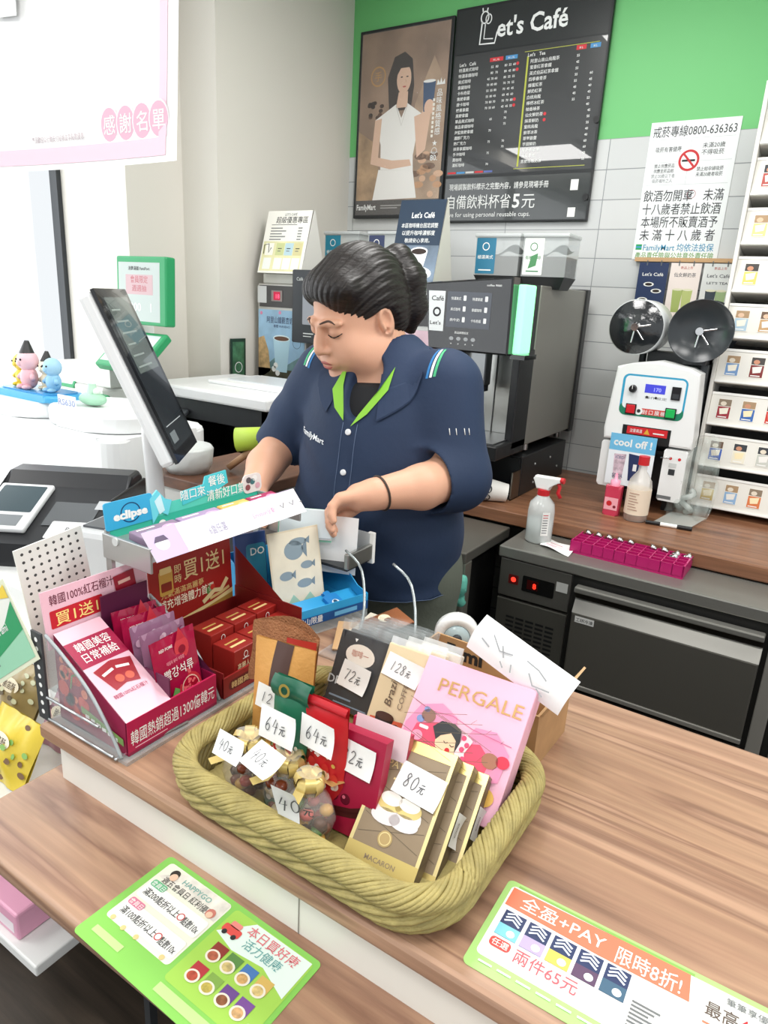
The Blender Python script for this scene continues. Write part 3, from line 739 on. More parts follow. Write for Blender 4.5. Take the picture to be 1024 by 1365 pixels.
b = MB(); b.prism([(0.07 , 0.02), (0.205, 0.02), (0.205, 0.08), (0.07, 0.08)], 0.2, 0.212, M('#222324', 0.4)); b.tube([(0.2 + 0.0, -0.03, 0.2), (0.23, -0.03, 0.205)], 0.003, CHROME); b.build('cup_tray', t)
b = MB()
b.cyl((0.05, 0.16, 0.48), (0.05, 0.16, 0.62), 0.012, DGREY); b.box(0.07, 0.27, 0.13, 0.2, 0.46, 0.53, M('#3a3c3e', 0.4), bev=0.006); b.box(0.2, 0.27, 0.05, 0.2, 0.50, 0.52, M('#2c2e30', 0.4)); b.box(0.255, 0.275, 0.08, 0.3, 0.25, 0.5, M('#3c4043', 0.5))
b.build('roll_bracket', t)
def film_roll(label, cx, cz, r, col, full):
    t = thing('film_roll', label, 'film roll', T(cx, 2.47, cz) @ RX(PI / 2), 'sealing film rolls')
    b = MB()
    if full:
        b.lathe([(0.03, -0.12), (r * 0.94, -0.12), (r * 0.97, -0.117), (r * 0.97, 0.028), (r * 0.93, 0.032)], M('#d7dadb', 0.25), 40)
        b.lathe([(0.0, 0.034), (r * 0.93, 0.033), (r * 0.97, 0.026)], M('#25282b', 0.12, bump=0.9, bscale=28, coat=0.6), 40)
    else:
        b.lathe([(0.02, -0.1), (r * 0.75, -0.1), (r * 0.75, 0.02), (0.02, 0.022)], M('#55585b', 0.3), 36)
    b.build('film', t)
    if not full:
        b = MB(); b.lathe([(0.02, 0.022), (r, 0.024), (r * 1.0, 0.034), (r * 0.97, 0.034), (r * 0.95, 0.028), (0.02, 0.027)], M('#33373a', 0.25), 44)
        b.build('flange', t); b = MB()
        b.lathe([(0.02, -0.1), (r, -0.104), (r, -0.11), (0.02, -0.11)], M('#33373a', 0.25), 44); b.build('flange', t)
    b = MB(); b.cyl((0, 0, 0.02), (0, 0, 0.05), 0.02, CHROME, 0.012)
    for a in (0.2, -0.9, -1.7): b.cyl((0, 0, 0.042), (0.05 * math.cos(a), 0.05 * math.sin(a), 0.042), 0.0035, CHROME, 0.003, n=8)
    b.cyl((0, 0, -0.11), (0, 0, 0.02), 0.019, DGREY); b.build('hub', t)
film_roll('wrapped full film roll, dark faced with a white side, above the sealer', -0.585, 1.455, 0.092, '', True)
film_roll('nearly used film roll with a smooth dark flange above the sealer', -0.385, 1.455, 0.098, '', False)

# cool off card, bottles, pen, plastic sleeve, rack
b = MB(UP)
b.box(0, 0.15, 0.0, 0.175, -0.0008, 0.0, M('#e9eef2', 0.3)); b.rect(0.0, 0.118, 0.15, 0.175, M('#6db6dc', 0.4), 2)
b.text('cool off !', 0.075, 0.135, 0.03, wt, 3, w=0.125, bold=0.03)
b.poly([(0.02, 0.105), (0.06, 0.108), (0.055, 0.02), (0.025, 0.02)], M('#c9b3be', 0.4, vary=0.4, vscale=60), 3); b.poly([(0.068, 0.112), (0.118, 0.108), (0.108, 0.02), (0.076, 0.02)], M('#27355c', 0.4), 4)
b.rect(0.087, 0.055, 0.099, 0.078, wt, 5); b.text('ICED', 0.04, 0.09, 0.012, M('#5d6a8a', 0.4), 4, w=0.03); b.text('SODA', 0.04, 0.025, 0.015, M('#45506e', 0.4), 4, w=0.035)
tag(b.build('drink_card', None, T(-0.595, 2.372, 0.935)), 'pale blue drink card reading cool off stuck on the sealing machine', 'card')
# ================================================================== SMALL THINGS ON THE BACK WORKTOP
t = thing('syrup_bottle', 'clear syrup bottle with red cap and cream label before the sealer', 'bottle', T(-0.457, 2.283, 0.85))
b = MB(); b.lathe([(0.034, 0.0), (0.038, 0.004), (0.038, 0.115), (0.034, 0.135), (0.014, 0.165), (0.0125, 0.195), (0.015, 0.197)], M('#e8e4dc', 0.06, alpha=0.42, coat=0.5), 28); b.build('bottle', t)
b = MB(); b.lathe([(0.0, 0.003), (0.0355, 0.003), (0.0355, 0.022), (0.0, 0.022)], M('#8a4a1e', 0.2), 24); b.build('syrup', t)
b = MB(); b.cyl((0, 0, 0.185), (0, 0, 0.213), 0.017, RED); b.build('cap', t)
b = MB(); b.lathe([(0.0385, 0.024), (0.0385, 0.108)], M('#ecdcc6', 0.5), 28)
for k in range(7): b.X = RZ(-1.7 + 0.0) @ T(0.0392, 0, 0) @ FACE_X; b.rect(-0.016, 0.04 + k * 0.009, 0.016 - (k % 3) * 0.005, 0.0425 + k * 0.009, M('#b08a78', 0.5), 1)
b.build('label_sleeve', t)
t = thing('squeeze_bottle', 'small pink squeeze bottle with a pale pink spout beside the syrup', 'bottle', T(-0.537, 2.29, 0.85))
b = MB(); b.prism(rrect(-0.026, -0.02, 0.026, 0.02, 0.008), 0, 0.1, M('#e04a66', 0.15, alpha=0.75), bev=0.006); b.build('bottle', t)
b = MB(); b.lathe([(0.016, 0.1), (0.016, 0.118), (0.006, 0.122), (0.004, 0.142)], M('#f1a4bd', 0.3), 18); b.build('spout', t)
b = MB(T(0, -0.0205, 0.02) @ UP); b.rect(-0.022, 0, 0.022, 0.042, M('#f0a9b4', 0.5), 1); b.disc(-0.006, 0.022, 0.009, RED, 2); b.disc(0.012, 0.012, 0.005, M('#7d1e2c', 0.5), 2); b.build('label_sticker', t)
t = thing('marker_pen', 'black and white marker pen lying on the back worktop', 'pen', T(-0.418, 2.262, 0.857) @ RZ(0.14))
b = MB(); b.cyl((0, 0, 0), (0.137, 0, 0), 0.006, BLACK, n=14); b.build('barrel', t)
b = MB(); b.cyl((0.045, 0, 0), (0.095, 0, 0), 0.0063, WHITE, n=14); b.build('label_band', t)
b = MB(); b.cyl((0.1, 0, 0), (0.14, 0, 0), 0.0068, BLACK, n=14); b.build('cap', t)
b = MB()
def sleeve(u, v):
    z = 0.86 + 0.27 * v
    w = 0.036 + 0.022 * math.sin(3 * v + 0.5) + 0.016 * (1 - v)
    x = -0.332 + (u - 0.5) * 2 * w + 0.03 * v
    return (x, 2.45 + 0.02 * math.sin(14 * u + 5 * v) + 0.015 * math.sin(23 * v + 4 * u) - 0.02 * (1 - v), z)
b.grid(sleeve, 22, 26, M('#d3dcd8', 0.12, alpha=0.24, coat=0.5))
b.grid(lambda u, v: (lambda p: (p[0] + 0.01, p[1] - 0.03 - 0.008 * math.sin(11 * v), p[2] - 0.004))(sleeve(u, v)), 22, 26, M('#c3cfc9', 0.12, alpha=0.2, coat=0.5))
b.tube([(-0.33 + 0.02 * math.sin(i * 0.7), 2.41 + 0.01 * math.cos(i), 0.872 + 0.006 * i) for i in range(14)], 0.010, M('#d3dcd8', 0.12, alpha=0.4), n=8)
b.grid(lambda u, v: (-0.40 + 0.11 * u + 0.03 * v, 2.30 + 0.12 * v, 0.853 + 0.012 * v), 6, 6, M('#d3dcd8', 0.12, alpha=0.5))
tag(b.build('plastic_sleeve'), 'crumpled clear plastic sleeve hanging between the sealer and the white rack', 'plastic sleeve')

# ------------------------------------------------------------------ on the fridge
t = thing('spray_bottle', 'translucent spray bottle with white and red trigger on the fridge', 'spray bottle', T(-0.678, 2.0, 0.80) @ RZ(-0.1))
b = MB(); b.lathe([(0.036, 0), (0.041, 0.005), (0.041, 0.1), (0.037, 0.125), (0.02, 0.145), (0.016, 0.155)], M('#e3e8e6', 0.15, alpha=0.6, coat=0.3), 30); b.build('bottle', t)
b = MB(); b.lathe([(0.0, 0.004), (0.039, 0.004), (0.039, 0.075), (0.0, 0.075)], M('#d4dcda', 0.1), 26); b.build('liquid', t)
b = MB(); b.cyl((0, 0, 0.15), (0, 0, 0.168), 0.019, RED); b.build('collar', t)
b = MB(); b.prism([(-0.022, 0.168), (0.018, 0.168), (0.02, 0.185), (0.052, 0.198), (0.052, 0.212), (-0.03, 0.208), (-0.036, 0.198)], -0.011, 0.011, WHITE, bev=0.004)
for i in range(len(b.v)): x, y, z = b.v[i]; b.v[i] = (x, z, y)
b.f = [f[::-1] for f in b.f]; b.build('spray_head', t)
b = MB(); b.tube([(0.04, 0, 0.2), (0.05, 0, 0.185), (0.046, 0, 0.165), (0.056, 0, 0.15)], 0.006, RED); b.cyl((0.05, 0, 0.205), (0.062, 0, 0.205), 0.009, RED); b.build('trigger', t)
b = MB(T(0, 0, 0) @ RZ(-0.75) @ T(0.0415, 0, 0.03) @ FACE_X); b.rect(-0.012, 0, 0.012, 0.075, WHITE, 1)
for k in range(8): b.rect(-0.009, 0.008 + k * 0.008, 0.007, 0.0105 + k * 0.008, RED if k > 5 else GREY, 2)
b.build('label_sticker', t)
mg = M('#b81f68', 0.35); mgd = M('#8c1550', 0.4)
t = thing('capsule_tray', 'magenta silicone grid tray holding metal capsules on the fridge', 'tray', T(-0.565, 1.965, 0.80) @ RZ(-0.02))
b = MB(); b.box(0, 0.325, 0, 0.115, 0, 0.008, mg)
for x0 in [i * 0.0325 - 0.002 * (i == 10) for i in range(11)]: b.box(x0 - 0.002 * (x0 > 0.3), x0 + 0.003, 0, 0.115, 0.006, 0.038, mg)
for y0 in (0, 0.028, 0.056, 0.084, 0.112): b.box(0, 0.325, y0, y0 + 0.003, 0.006, 0.038, mg)
b.build('grid', t)
caps = [(0, 3), (1, 3), (2, 3), (3, 3), (4, 3), (6, 3), (7, 3), (8, 2), (9, 3), (8, 3)]
where = ['in the far left corner', 'second along the far row', 'third along the far row', 'fourth along the far row', 'fifth along the far row', 'just past the gap in the far row', 'second past the gap in the far row', 'nearest the front at the right end', 'in the far right corner', 'beside the far right corner']
for (i, j), wh in zip(caps, where):
    b = MB(); lean_ = 0.5 if i < 8 else 1.1
    b.X = RX(0) @ RY(lean_)
    b.lathe([(0.0, -0.012), (0.0085, -0.011), (0.0095, 0.008), (0.011, 0.014), (0.0, 0.016)], CHROME, 14)
    o = b.build('metal_capsule', None, T(-0.565, 1.965, 0.80) @ RZ(-0.02) @ T(0.0178 + i * 0.0325, 0.0155 + j * 0.028, 0.033)); tag(o, 'small silver capsule ' + wh + ' of the magenta tray', 'capsule', 'metal capsules in the magenta tray')
b = MB(T(0, 0, 0)); 
b.grid(lambda u, v: (0.11 * u - 0.03 * v, -0.03 + 0.075 * v, 0.001 + 0.0035 * math.sin(5 * u + 3 * v) + 0.0035), 8, 6, PAPER); b.X = T(0.0, -0.015, 0.009); b.rect(0.01, 0, 0.05, 0.006, PINK, 1); b.rect(0.012, 0.018, 0.06, 0.022, M('#c9828f', 0.5), 1)
tag(b.build('paper_note', None, T(-0.645, 1.985, 0.80) @ RZ(-0.35)), 'printed paper sheet lying at the end of the magenta tray', 'paper sheet')

# ------------------------------------------------------------------ cigarette rack
t = thing('cigarette_rack', 'tall white tiered rack with rows of small printed pack cards', 'rack', T(-0.342, 2.52, 0.85))
rackw = M('#e6e4dc', 0.45); inner = M('#3d3c3a', 0.6)
b = MB(); b.box(0, 0.012, 0, 0.26, 0, 1.32, rackw, bev=0.002); b.box(0.012, 0.60, 0.16, 0.20, 0, 1.32, inner); b.box(0.59, 0.602, 0, 0.26, 0, 1.32, rackw, bev=0.002); b.build('frame', t)
cols = [['#c9a935', '#8fb2d6', '#d87a48', '#8d6b57', '#5c7f9a'], ['#3d63b8', '#e9e3cf', '#c4c6bd', '#90a0a8', '#b09060'], ['#9a2836', '#3868ae', '#c93a2e', '#5a6f84', '#d2b058'], ['#6f95c2', '#7c2525', '#b5a48a', '#39424c', '#c07050'], ['#a8c3d2', '#c09a6c', '#dcd7c6', '#8ea7a0', '#b44438'], ['#dcc86a', '#e4e0d2', '#9bb0be', '#c4863a', '#5b6a78'], ['#ccd08a', '#dedbd0', '#a04038', '#7d8e9b', '#c0b070'], ['#b0504a', '#d7d4ca', '#8e9daa', '#caa75c', '#6b7a64'], ['#9fb0a0', '#cfc8b6', '#b65c4c', '#8194a8', '#d0b468']]
rn = random.Random(11)
for r in range(9):
    z = 0.028 + r * 0.1405
    b = MB(T(0, 0, z) @ RX(-0.16)); b.box(0.013, 0.588, 0.004, 0.008, 0.0, 0.108, rackw); b.box(0.013, 0.588, 0.0, 0.006, 0.0, 0.006, WHITE); b.box(0.013, 0.588, 0.004, 0.16, -0.002, 0.002, rackw)
    b.box(0.013, 0.588, 0.002, 0.005, 0.1, 0.108, WHITE)
    tr = b.build('tier', t)
    for c in range(5):
        cx = 0.057 + c * 0.072 + 0.0
        b = MB(T(0, 0.0035, z) @ RX(-0.16) @ T(0, 0, 0) @ UP)
        b.X = T(0, 0, z) @ RX(-0.16) @ T(0, 0.0035, 0) @ UP
        base = M(cols[r][c], 0.4)
        b.box(cx - 0.021, cx + 0.021, 0.022, 0.088, 0, 0.001, M('#efece2', 0.4))
        b.rect(cx - 0.019, 0.024, cx + 0.019, 0.062, base, 6); b.rect(cx - 0.019, 0.064, cx + 0.019, 0.086, M(rn.choice(['#6d5545', '#8a7a66', '#45413e', '#a98c6a', '#35393f']), 0.5), 6)
        b.disc(cx - 0.004, 0.072, 0.009, M(rn.choice(['#d8b79a', '#c98f70', '#e2d7c4']), 0.5), 7, ry=0.007); b.poly([(cx - 0.014, 0.055), (cx + 0.014, 0.06), (cx + 0.012, 0.04), (cx - 0.01, 0.036)], M(rn.choice(['#efe9d8', '#e8e6e0', '#2f3238', '#f2e2b8']), 0.5), 7)
        b.rect(cx - 0.015, 0.027, cx + 0.012, 0.03, WHITE, 7)
        b.build('pack_card', tr)

# ================================================================== LEFT COFFEE MACHINE AND SIGNS
t = thing('twin_coffee_machine', 'grey coffee machine with a red display behind the clerk', 'coffee machine', T(-2.045, 2.2, 0.85))
lg = M('#c9c8c3', 0.35, 0.3)
b = MB(); b.box(0, 0.255, 0, 0.55, 0, 0.685, lg, bev=0.004); b.box(0.255, 0.60, 0.08, 0.5, 0, 0.72, M('#38393b', 0.4), bev=0.004); b.box(0.60, 0.84, 0, 0.55, 0, 0.685, lg, bev=0.004); b.build('body', t)
b = MB(T(0, -0.001, 0) @ UP); b.box(0.012, 0.245, 0.595, 0.678, 0, 0.003, M('#4b4a4a', 0.35)); b.rect(0.002, 0.61, 0.05, 0.675, M('#d4d6d6', 0.5), 15)
b.box(0.078, 0.135, 0.618, 0.66, 0.003, 0.006, M('#8d8280', 0.3)); b.rect(0.09, 0.623, 0.125, 0.655, M('#b0163c', 0.3, emit=0.4), 29); b.text('18', 0.112, 0.63, 0.02, M('#ff5577', 0.4, emit=1), 30); lab(b.build('control_strip', t), 'dark strip with a red display')
b = MB(T(0, -0.001, 0) @ UP); b.rect(0.004, 0.25, 0.25, 0.585, M('#9fc4e0', 0.4, vary=0.2, vscale=8), 2)
b.poly([(0.004, 0.33), (0.1, 0.4), (0.14, 0.36), (0.25, 0.42), (0.25, 0.32), (0.004, 0.30)], M('#6f8f92', 0.5, vary=0.3, vscale=20), 3); b.poly([(0.004, 0.3), (0.004, 0.47), (0.035, 0.48), (0.06, 0.42), (0.07, 0.34)], M('#c9a778', 0.5, vary=0.35, vscale=40), 4)
b.rect(0.004, 0.31, 0.25, 0.35, M('#4c4a38', 0.5, vary=0.4, vscale=40), 4)
b.rect(0.004, 0.25, 0.25, 0.31, M('#c676b0', 0.5), 5)
b.text('阿里山鐵觀音奶茶', 0.13, 0.535, 0.024, M('#4b5a7a', 0.5), 5, w=0.16); b.text('春櫻 WANBAO', 0.13, 0.517, 0.011, M('#4b5a7a', 0.5), 5)
b.poly([(0.085, 0.475), (0.175, 0.475), (0.16, 0.34), (0.1, 0.34)], M('#b9dcec', 0.4), 6); b.disc(0.13, 0.475, 0.045, M('#dff0f6', 0.4), 7, ry=0.013); b.disc(0.13, 0.474, 0.039, M('#6b4a38', 0.4), 8, ry=0.009)
b.ring(0.21, 0.46, 0.02, 0.002, M('#5b6c86', 0.5), 6)
for k, s in enumerate(('全新上市', '第二杯半價', '限時優惠')): b.text(s, 0.06, 0.29 - k * 0.017, 0.013, wt, 6, w=0.085)
for (x, y) in ((0.09, 0.35), (0.11, 0.335), (0.1, 0.365)): b.disc(x, y, 0.012, WHITE, 7)
for (x, y) in ((0.02, 0.57), (0.12, 0.575), (0.23, 0.545), (0.215, 0.56)): b.disc(x, y, 0.007, M('#dd8fb0', 0.5), 6)
b.build('front_poster', t)
b = MB(); b.box(0.23, 0.44, -0.06, 0.08, 0.47, 0.74, M('#33353a', 0.3), bev=0.006); b.X = T(0, -0.061, 0) @ UP; b.rr(0.285, 0.54, 0.42, 0.685, 0.004, M('#8a8d94', 0.25, emit=0.15), 1); b.text('Café', 0.27, 0.70, 0.015, LGREY, 1); b.rect(0.29, 0.505, 0.34, 0.509, LGREY, 1); b.rect(0.29, 0.495, 0.33, 0.498, LGREY, 1); lab(b.build('screen', t), 'dark screen')
b = MB(T(0, -0.001, 0) @ UP); b.box(0.615, 0.83, 0.565, 0.672, 0, 0.003, M('#4b4a4a', 0.35)); b.rect(0.66, 0.6, 0.74, 0.604, LGREY, 16); b.rect(0.66, 0.61, 0.72, 0.613, LGREY, 16); lab(b.build('control_strip', t), 'plain dark strip')
b = MB(T(0, -0.001, 0) @ UP); b.rect(0.605, 0.25, 0.835, 0.55, M('#e4c4cf', 0.4, vary=0.2, vscale=10), 2); b.poly([(0.69, 0.47), (0.76, 0.47), (0.745, 0.35), (0.7, 0.35)], M('#d9a7b6', 0.4), 3); b.build('side_poster', t)
hopper('bean_hopper', 'bean hopper with a teal label behind the clerk, nearest the left wall', T(-1.77, 2.45, 1.572), '#2e86a0', '極選美式', 0.17)
hopper('bean_hopper', 'bean hopper with a navy label behind the ponytail of the clerk', T(-1.56, 2.45, 1.572), '#26335c', '單品咖啡', 0.16)

def a_frame(name, label, mw, w, h, d, face, prints, flap):
    t = thing(name, label, 'table sign', mw)
    b = MB(); 
    prof = [(-d / 2, 0), (-d / 2 * 0.1, h), (0.002, h), (d / 2, 0)]
    b.add([(0, y, z) for y, z in prof] + [(w, y, z) for y, z in prof], [(0, 4, 5, 1), (1, 5, 6, 2), (2, 6, 7, 3), (0, 3, 7, 4)], M(flap, 0.5))
    b.add([(w, -d / 2, 0), (w, d / 2, 0), (w, 0.005, h), (w, -0.003, h)], [(0, 1, 2, 3)], M(flap, 0.5))
    b.build('stand', t)
    ang = math.atan2(d / 2 * 0.9, h); b = MB(T(0, -d / 2 - 0.0008, 0) @ RX(-ang) @ UP)
    b.rect(0, 0, w, math.hypot(h, d / 2 * 0.9), M(face, 0.35), 0); prints(b); b.build('printed_face', t)
def p1(b):
    b.text("LET'S CAFÉ", 0.12, 0.225, 0.011, GREY, 1); b.text('超級優惠專區', 0.13, 0.198, 0.024, INK, 1, w=0.16, bold=0.02); b.rect(0.03, 0.189, 0.16, 0.191, INK, 1)
    for k in range(5): b.rect(0.03, 0.174 - k * 0.011, 0.09 + 0.02 * (k % 2), 0.179 - k * 0.011, M('#8d8f8c', 0.5), 1); b.rect(0.17, 0.174 - k * 0.011, 0.19, 0.179 - k * 0.011, M('#8d8f8c', 0.5), 1)
    b.rect(0.006, 0.008, 0.21, 0.125, M('#e0dcae', 0.5, vary=0.15), 1)
    for x, c in ((0.02, '#f1efe4'), (0.075, '#c9cf96'), (0.12, '#b7d3dc'), (0.165, '#d7cf9a')): b.rect(x, 0.07, x + 0.042, 0.118, M(c, 0.5), 2); b.rect(x, 0.015, x + 0.04, 0.06, M('#eef0ea', 0.5), 2)
    b.line([(0.015, 0.075), (0.012, 0.11), (0.035, 0.115), (0.04, 0.08), (0.05, 0.1)], 0.004, INK, 3)
    for x in (0.085, 0.13, 0.175): b.rect(x, 0.095, x + 0.02, 0.098, INK, 3); b.rect(x, 0.085, x + 0.016, 0.088, GREY, 3)
a_frame('table_sign', 'white folded drink offer sign on the grey machine by the left wall', T(-2.025, 2.25, 1.575), 0.225, 0.235, 0.15, '#f0eee6', p1, '#e3e1da')
b = MB(); b.box(-2.035, -1.795, 2.22, 2.5, 1.536, 1.574, M('#deddd6', 0.5), bev=0.003); tag(b.build('sign_riser'), 'flat pale box under the white folded sign', 'box')
def p2(b):
    b.rect(0, 0.0, 0.18, 0.13, M('#6b7b8c', 0.4, vary=0.45, vscale=9), 1)
    b.text("Let's Café", 0.098, 0.222, 0.022, wt, 2, w=0.09, bold=0.02)
    b.text('本區咖啡機台固定調整', 0.09, 0.19, 0.015, wt, 2, w=0.145); b.text('以提升咖啡濃郁度', 0.09, 0.165, 0.015, wt, 2, w=0.13, bold=0.02); b.text('敬請安心享用。', 0.09, 0.14, 0.014, wt, 2, w=0.1)
    b.disc(0.1, 0.035, 0.068, M('#dfe3e6', 0.3), 3, ry=0.026); b.disc(0.1, 0.04, 0.045, M('#c3c9ce', 0.3), 4, ry=0.014)
    b.poly([(0.072, 0.11), (0.14, 0.11), (0.13, 0.045), (0.085, 0.04)], M('#f1f3f4', 0.3), 5); b.disc(0.106, 0.11, 0.034, M('#ffffff', 0.3), 6, ry=0.014); b.disc(0.106, 0.109, 0.029, M('#2a1a12', 0.3), 7, ry=0.010); b.ring(0.068, 0.075, 0.017, 0.006, M('#f1f3f4', 0.3), 5)
a_frame('table_sign', 'navy folded sign with a white coffee cup on the machine behind the clerk', T(-1.385, 2.22, 1.555), 0.18, 0.275, 0.14, '#24364a', p2, '#d9d6cc')
b = MB(); b.box(-1.40, -1.2, 2.215, 2.6, 1.536, 1.554, M('#dedcd4', 0.5), bev=0.003); tag(b.build('sign_riser'), 'flat pale box under the navy coffee cup sign', 'box')
b = MB(T(-2.072, 2.10, 1.08) @ FACE_X); b.box(-0.035, 0.05, 0, 0.235, 0.0, 0.004, M('#20382b', 0.4)); b.rect(-0.025, 0.012, 0.04, 0.222, M('#3f6b4d', 0.4, vary=0.5, vscale=30), 20); b.ring(0.008, 0.12, 0.02, 0.003, wt, 22)
tag(b.build('wall_placard'), 'narrow dark green placard on the left wall beside the coffee machine', 'placard')

# ================================================================== LEFT SIDE: DESK, PRINTER, KIOSK, TILL
desk = ramp_mat('desk_wood', (8, 1, 8), [(0.3, '#4a2f22'), (0.6, '#7a523c')], 0.4, noise_scale=1.6)
b = MB(); b.box(-2.07, -1.38, 1.5, 2.07, 0.805, 0.85, desk, bev=0.004); b.box(-2.05, -1.42, 1.52, 2.07, 0, 0.805, M('#bdb9ae', 0.5))
tag(b.build('printer_desk'), 'brown topped low desk carrying the printer along the left wall', 'desk')
t = thing('printer', 'white topped black office printer with an open tray by the left wall', 'printer', T(-2.04, 1.62, 0.85))
pk = M('#1c1d1f', 0.4); pw = M('#e9eaea', 0.35)
b = MB(); b.box(0.0, 0.56, 0.05, 0.44, 0.0, 0.012, pk); b.box(0.0, 0.03, 0.02, 0.44, 0.0, 0.29, pk); b.box(0.53, 0.56, 0.02, 0.44, 0, 0.29, pk); b.box(0, 0.56, 0.35, 0.44, 0, 0.29, pk); b.box(0.0, 0.56, 0.02, 0.44, 0.22, 0.29, M('#2b2d30', 0.35), bev=0.004); b.build('body', t)
b = MB(); b.box(0.0, 0.57, 0.0, 0.44, 0.29, 0.33, pw, bev=0.008); b.box(0.16, 0.5, 0.14, 0.40, 0.33, 0.342, M('#f3f4f4', 0.35), bev=0.004); b.box(0.2, 0.46, 0.2, 0.38, 0.342, 0.346, M('#d2d6d9', 0.3)); b.build('scanner_lid', t)
b = MB(); b.box(0.04, 0.52, -0.06, 0.3, 0.055, 0.07, pk); b.box(0.06, 0.5, -0.08, 0.28, 0.02, 0.03, M('#333538', 0.4)); b.build('paper_tray', t)
b = MB(); b.X = T(0.03, 0.02, 0.24) @ RX(0.55); b.box(0, 0.17, -0.1, 0.0, 0, 0.014, M('#43464a', 0.3), bev=0.004); b.build('control_panel', t)

# kiosk with green framed panels
t = thing('service_kiosk', 'white and green service kiosk in the corner by the window', 'kiosk', T(-2.25, 1.66, 0))
kg = M('#2f9a62', 0.4); kw = M('#e7e8e4', 0.4)
b = MB(); b.prism([(-0.28, -0.14), (0.1, -0.14), (0.16, -0.06), (0.16, 0.08), (-0.28, 0.08)], 0.0, 1.15, kw, bev=0.01); b.build('body', t)
b = MB(); b.box(0.09, 0.15, -0.16, -0.14, 0.78, 1.13, kg, bev=0.01); b.build('side_band', t)
b = MB(T(0.075, -0.03, 1.37) @ RX(-0.04) @ UP); b.box(0, 0.255, 0, 0.225, -0.03, 0.012, kg, bev=0.006); b.rect(0.012, 0.012, 0.225, 0.205, M('#b9c4bf', 0.3), 56)
b.rect(0.05, 0.10, 0.19, 0.165, M('#c7a9ac', 0.4), 57); b.text('會員限定', 0.12, 0.14, 0.022, M('#c07078', 0.5), 58, w=0.09); b.text('週週抽', 0.12, 0.112, 0.02, M('#c07078', 0.5), 58, w=0.075); b.text('300', 0.1, 0.045, 0.034, M('#e9eeec', 0.5), 58); b.text('1', 0.18, 0.045, 0.034, M('#e9eeec', 0.5), 58); b.text('消費滿額 FamiPort', 0.12, 0.18, 0.012, INK, 58, w=0.11); b.build('upper_screen', t)
b = MB(T(0.085, -0.155, 1.235) @ RX(-0.85) @ UP); b.box(0, 0.235, 0, 0.17, -0.03, 0.0, kg, bev=0.006); b.rect(0.012, 0.02, 0.215, 0.155, M('#c6d3cf', 0.2), 2); b.rect(0.03, 0.06, 0.1, 0.12, WHITE, 3); b.build('lower_screen', t)
b = MB(); b.prism([(-0.2, -0.135), (0.14, -0.135), (0.14, 0.0), (-0.2, 0.0)], 1.15, 1.22, kw, bev=0.006); b.box(0.0, 0.15, 0.0, 0.06, 1.22, 1.37, kw, bev=0.01); b.X = T(-0.19, -0.142, 1.13) @ RX(-0.5) @ UP; b.box(0, 0.13, 0, 0.1, 0, 0.006, kg, bev=0.002); b.rect(0.012, 0.012, 0.118, 0.085, M('#c9d2d3', 0.2), 29); b.build('card_reader', t)

# side counter carrying the till things
b = MB(); b.prism([(-2.6, 0.66), (-1.02, 0.66), (-0.96, 0.70), (-0.94, 0.76), (-0.94, 1.08), (-1.45, 1.08), (-1.45, 1.46), (-2.6, 1.46)], 0.2, 0.94, M('#e6e7e5', 0.4), bev=0.012); b.box(-2.55, -1.5, 0.9, 1.42, 0.0, 0.2, M('#2c2825', 0.6)); b.box(-1.5, -1.0, 0.9, 1.04, 0.0, 0.2, M('#2c2825', 0.6))
tag(b.build('side_counter'), 'white rounded side counter carrying the card terminal and white bin', 'counter')
b = MB(); b.box(-1.285, -1.275, 0.63, 0.66, 0.2, 0.86, GREEN); b.box(-1.275, -1.1, 0.64, 0.66, 0.2, 0.86, M('#e9ebe9', 0.4)); tag(b.build('green_edged_panel'), 'white panel with a green edge on the front of the side counter', 'panel')
# white drum with lids and toys
t = thing('white_storage_bin', 'large white rounded bin with two round lids and toys on top', 'bin', T(-1.93, 1.06, 0.94))
b = MB(); b.prism(rrect(-0.45, 0, 0.45, 0.34, 0.06), 0, 0.185, M('#eef0f0', 0.35), bev=0.012); b.build('body', t)
b = MB(); b.X = T(0.0, 0.13, 0.186); b.prism(rrect(-0.3, -0.12, 0.10, 0.12, 0.1), 0, 0.045, M('#f0f2f2', 0.35), bev=0.01); b.build('lid', t)
b = MB(); b.X = T(0.245, 0.15, 0.186); b.prism(rrect(-0.17, -0.13, 0.19, 0.13, 0.12), 0, 0.05, M('#eceeee', 0.35), bev=0.01); b.build('lid', t)
def toy(label, x, y, z, body, head, s=1.0, hat=None):
    t = thing('toy_figure', label, 'toy', T(x, y, z), 'small toy figures on the white bin')
    b = MB(); b.sph((0, 0, 0.022 * s), (0.018 * s, 0.016 * s, 0.022 * s), M(body, 0.4))
    for sx in (-1, 1): b.tube([(sx * 0.014 * s, -0.004, 0.03 * s), (sx * 0.024 * s, -0.01, 0.02 * s)], 0.005 * s, M(body, 0.4)); b.sph((sx * 0.009 * s, -0.012 * s, 0.005 * s), (0.007 * s, 0.01 * s, 0.005 * s), M(body, 0.4), 10, 6)
    b.build('body', t)
    b = MB(); b.sph((0, 0, 0.054 * s), 0.02 * s, M(head, 0.4)); b.sph((0, -0.017 * s, 0.05 * s), 0.006 * s, M(head, 0.4), 8, 6)
    for sx in (-1, 1): b.sph((sx * 0.007 * s, -0.0185 * s, 0.057 * s), 0.0022 * s, BLACK, 6, 4)
    b.build('head', t)
    if hat:
        b = MB(); b.cyl((0, 0, 0.068 * s), (0.004, 0, 0.092 * s), 0.014 * s, M(hat, 0.4), 0.004 * s); b.build('hat', t)
tz = 0.94 + 0.186 + 0.045
